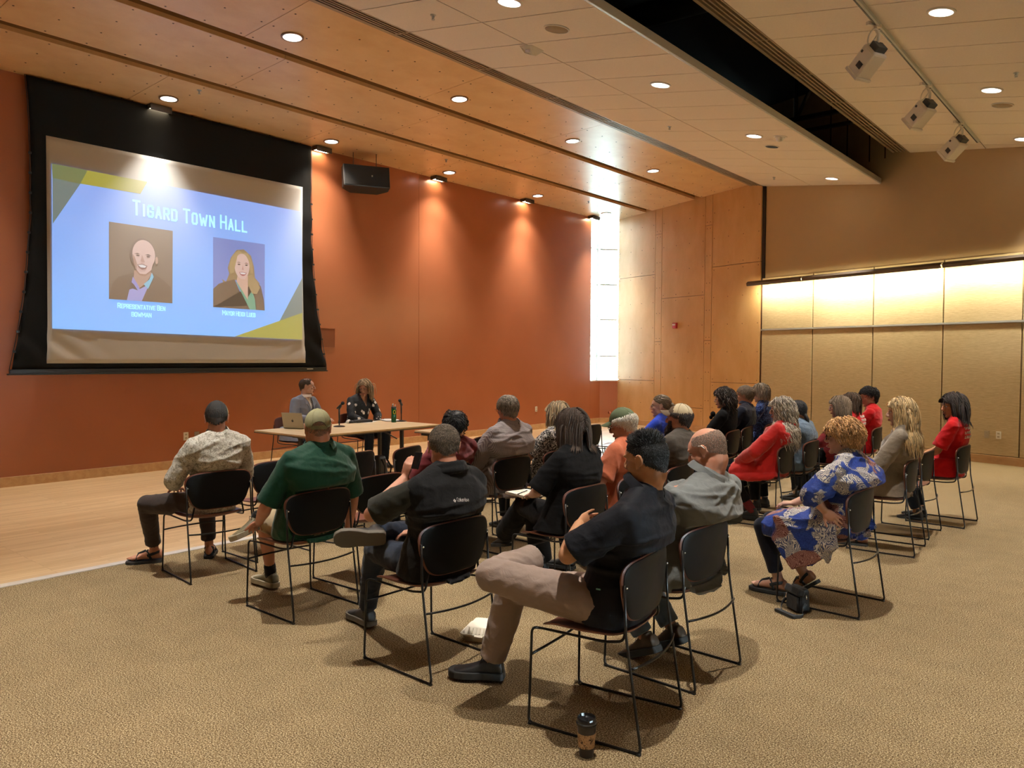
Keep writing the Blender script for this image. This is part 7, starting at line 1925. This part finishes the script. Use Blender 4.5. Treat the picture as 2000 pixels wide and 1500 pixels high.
m = MB(); m.tube([(-0.045, -0.062, 0.10), (-0.045, -0.064, 0.075)], 0.004, 6); m.ell((-0.045, -0.062, 0.104), (0.007, 0.004, 0.006)); m.tube([(-0.085, 0, 0.125), (-0.09, 0.0, 0.10), (-0.085, 0, 0.07)], 0.004, 6); m.tube([(0.085, 0, 0.125), (0.09, 0.0, 0.10)], 0.004, 6); m.build('zip_pull', MT['chrome'], e)
m = MB(); pts = bezline([(-0.085, 0, 0.07), (-0.10, -0.05, 0.045), (-0.02, -0.12, 0.014), (0.06, -0.14, 0.010), (0.14, -0.11, 0.010), (0.15, -0.06, 0.012), (0.09, -0.03, 0.03), (0.085, 0, 0.07)], 5, .05); m.tube(pts, 0.013, 8, flat=0.25, side=(0, 0, 1)); m.box((0.07, -0.135, 0.012), (0.17, 0.032, 0.016), Matrix.Rotation(.2, 3, 'Z')); m.build('strap', C_['strap'], e)
tag(e, 'small black shoulder bag on the carpet by the sandals', 'bag')

# notebook and pen on the lap of the person with the brown bob
def at_person(S, o):
    ob = S['ob']; M0 = Matrix.Translation(ob.location) @ Matrix.Rotation(ob.rotation_euler.z, 4, 'Z'); o.matrix_world = M0 @ o.matrix_basis; return o
e = empty('notebook', (0.065, 0.395, 0.652), math.radians(-14)); m = MB()
m.box((0, 0, 0.010), (0.20, 0.24, 0.014)); m.build('pages', plain('notebook_paper', srgb(236, 230, 214), 0.8), e)
m = MB(); m.box((0, 0, 0.0015), (0.205, 0.245, 0.003)); m.build('cover', plain('kraft_cover', srgb(170, 140, 96), 0.7), e)
m = MB()
for k in range(16):
    y = -0.113 + 0.015 * k; m.tube([(-0.103, y, 0.004), (-0.109, y, 0.011), (-0.103, y, 0.018), (-0.095, y, 0.016)], 0.0018, 5)
m.build('spiral', plain('spiral_wire', srgb(70, 60, 48), 0.4, .5), e)
m = MB()
for k in range(6): m.tube([(-0.05, 0.09 - .02 * k, 0.0174), (0.04 - 0.012 * (k % 3), 0.092 - .02 * k, 0.0174)], 0.0008, 4)
m.build('handwriting', plain('pencil_grey', srgb(150, 140, 124), .8), e)
at_person(BOB, e); tag(e, 'open spiral notebook on the lap of the person with the brown bob', 'notebook')
m = MB(); m.tube([(0.0, 0.33, 0.700), (-0.045, 0.385, 0.672)], [0.004, 0.0035], 8); o = m.build('pen', MT['black'], smooth=True); at_person(BOB, o); tag(o, 'dark pen in the hand writing in the spiral notebook', 'pen')

# ------------------------------------------------------------------ marks on clothing, laid onto the cloth
from mathutils.bvhtree import BVHTree
def decal(target, c, right, upv, n, strokes, w, mat, name, scale=1.0, solid=None):
    bvh = BVHTree.FromPolygons([v.co for v in target.data.vertices], [p.vertices for p in target.data.polygons]); c, right, upv, n = V(c), V(right).normalized(), V(upv).normalized(), V(n).normalized(); m = MB()
    for pl in strokes:
        P_ = []
        for a, b in zip(pl[:-1], pl[1:]):
            for k in range(4): P_.append((a[0] + (b[0] - a[0]) * k / 4, a[1] + (b[1] - a[1]) * k / 4))
        P_.append(pl[-1]); Q_ = []
        for x, y in P_:
            o_ = c + right * (x * scale) + upv * (y * scale) + n * 0.25; h = bvh.ray_cast(o_, -n, 0.6)
            if h[0] is not None: Q_.append(h[0] + n * 0.0012)
        if len(Q_) > 1: m.tube(Q_, w, 5)
    if len(m.bm.verts): return m.build(name, mat, target)
mw = plain('print_white', srgb(226, 222, 216), 0.7)
VS, VO = VEST
st, W = layout('^Columbia'.replace('^', '^'), 1.0, 0.42, 0.16)
decal(VO, (-0.035, -0.20, 0.905), (1, 0, -0.12), (0.12, 0, 1), (0, -1, 0), [[(x - W / 2, y) for x, y in pl] for pl in st], 0.0009, mw, 'chest_logo', 0.018)
decal(VO, (-0.035 - 0.018 * W / 2 - 0.016, -0.20, 0.915), (1, 0, -0.12), (0.12, 0, 1), (0, -1, 0), [[(0, -.5), (.5, 0), (0, .5), (-.5, 0), (0, -.5)], [(0, -.3), (.3, 0), (0, .3), (-.3, 0), (0, -.3)], [(0, -.12), (0, .12)]], 0.0012, mw, 'chest_emblem', 0.015)
rnd = random.Random(4)
def scribble(rows, w_, h_, seed):
    r = random.Random(seed); out = []
    for i in range(rows):
        x = -w_ / 2; y = h_ * (0.5 - (i + .5) / rows)
        while x < w_ / 2:
            l_ = r.uniform(.012, .026); out.append([(x, y - .012), (x, y + .012)]) if r.random() < .5 else out.append([(x, y + .012), (x + l_ * .6, y - .012)]); out.append([(x, y + (.012 if r.random() < .5 else -.012)), (x + l_ * .7, y + (.012 if r.random() < .5 else -.012))]); x += l_ + .008
    return out
for k, (S_, o_) in enumerate(TEES):
    decal(o_, (0, -0.2, 0.93), (1, 0, 0), (0, 0, 1), (0, -1, 0), scribble(3, 0.24, 0.13, k), 0.0035, mw, 'back_print')
    decal(o_, (0, 0.1, 0.88), (1, 0, 0), (0, 0, 1), (0, 1, 0), scribble(2, 0.18, 0.08, k + 5), 0.003, mw, 'front_print')
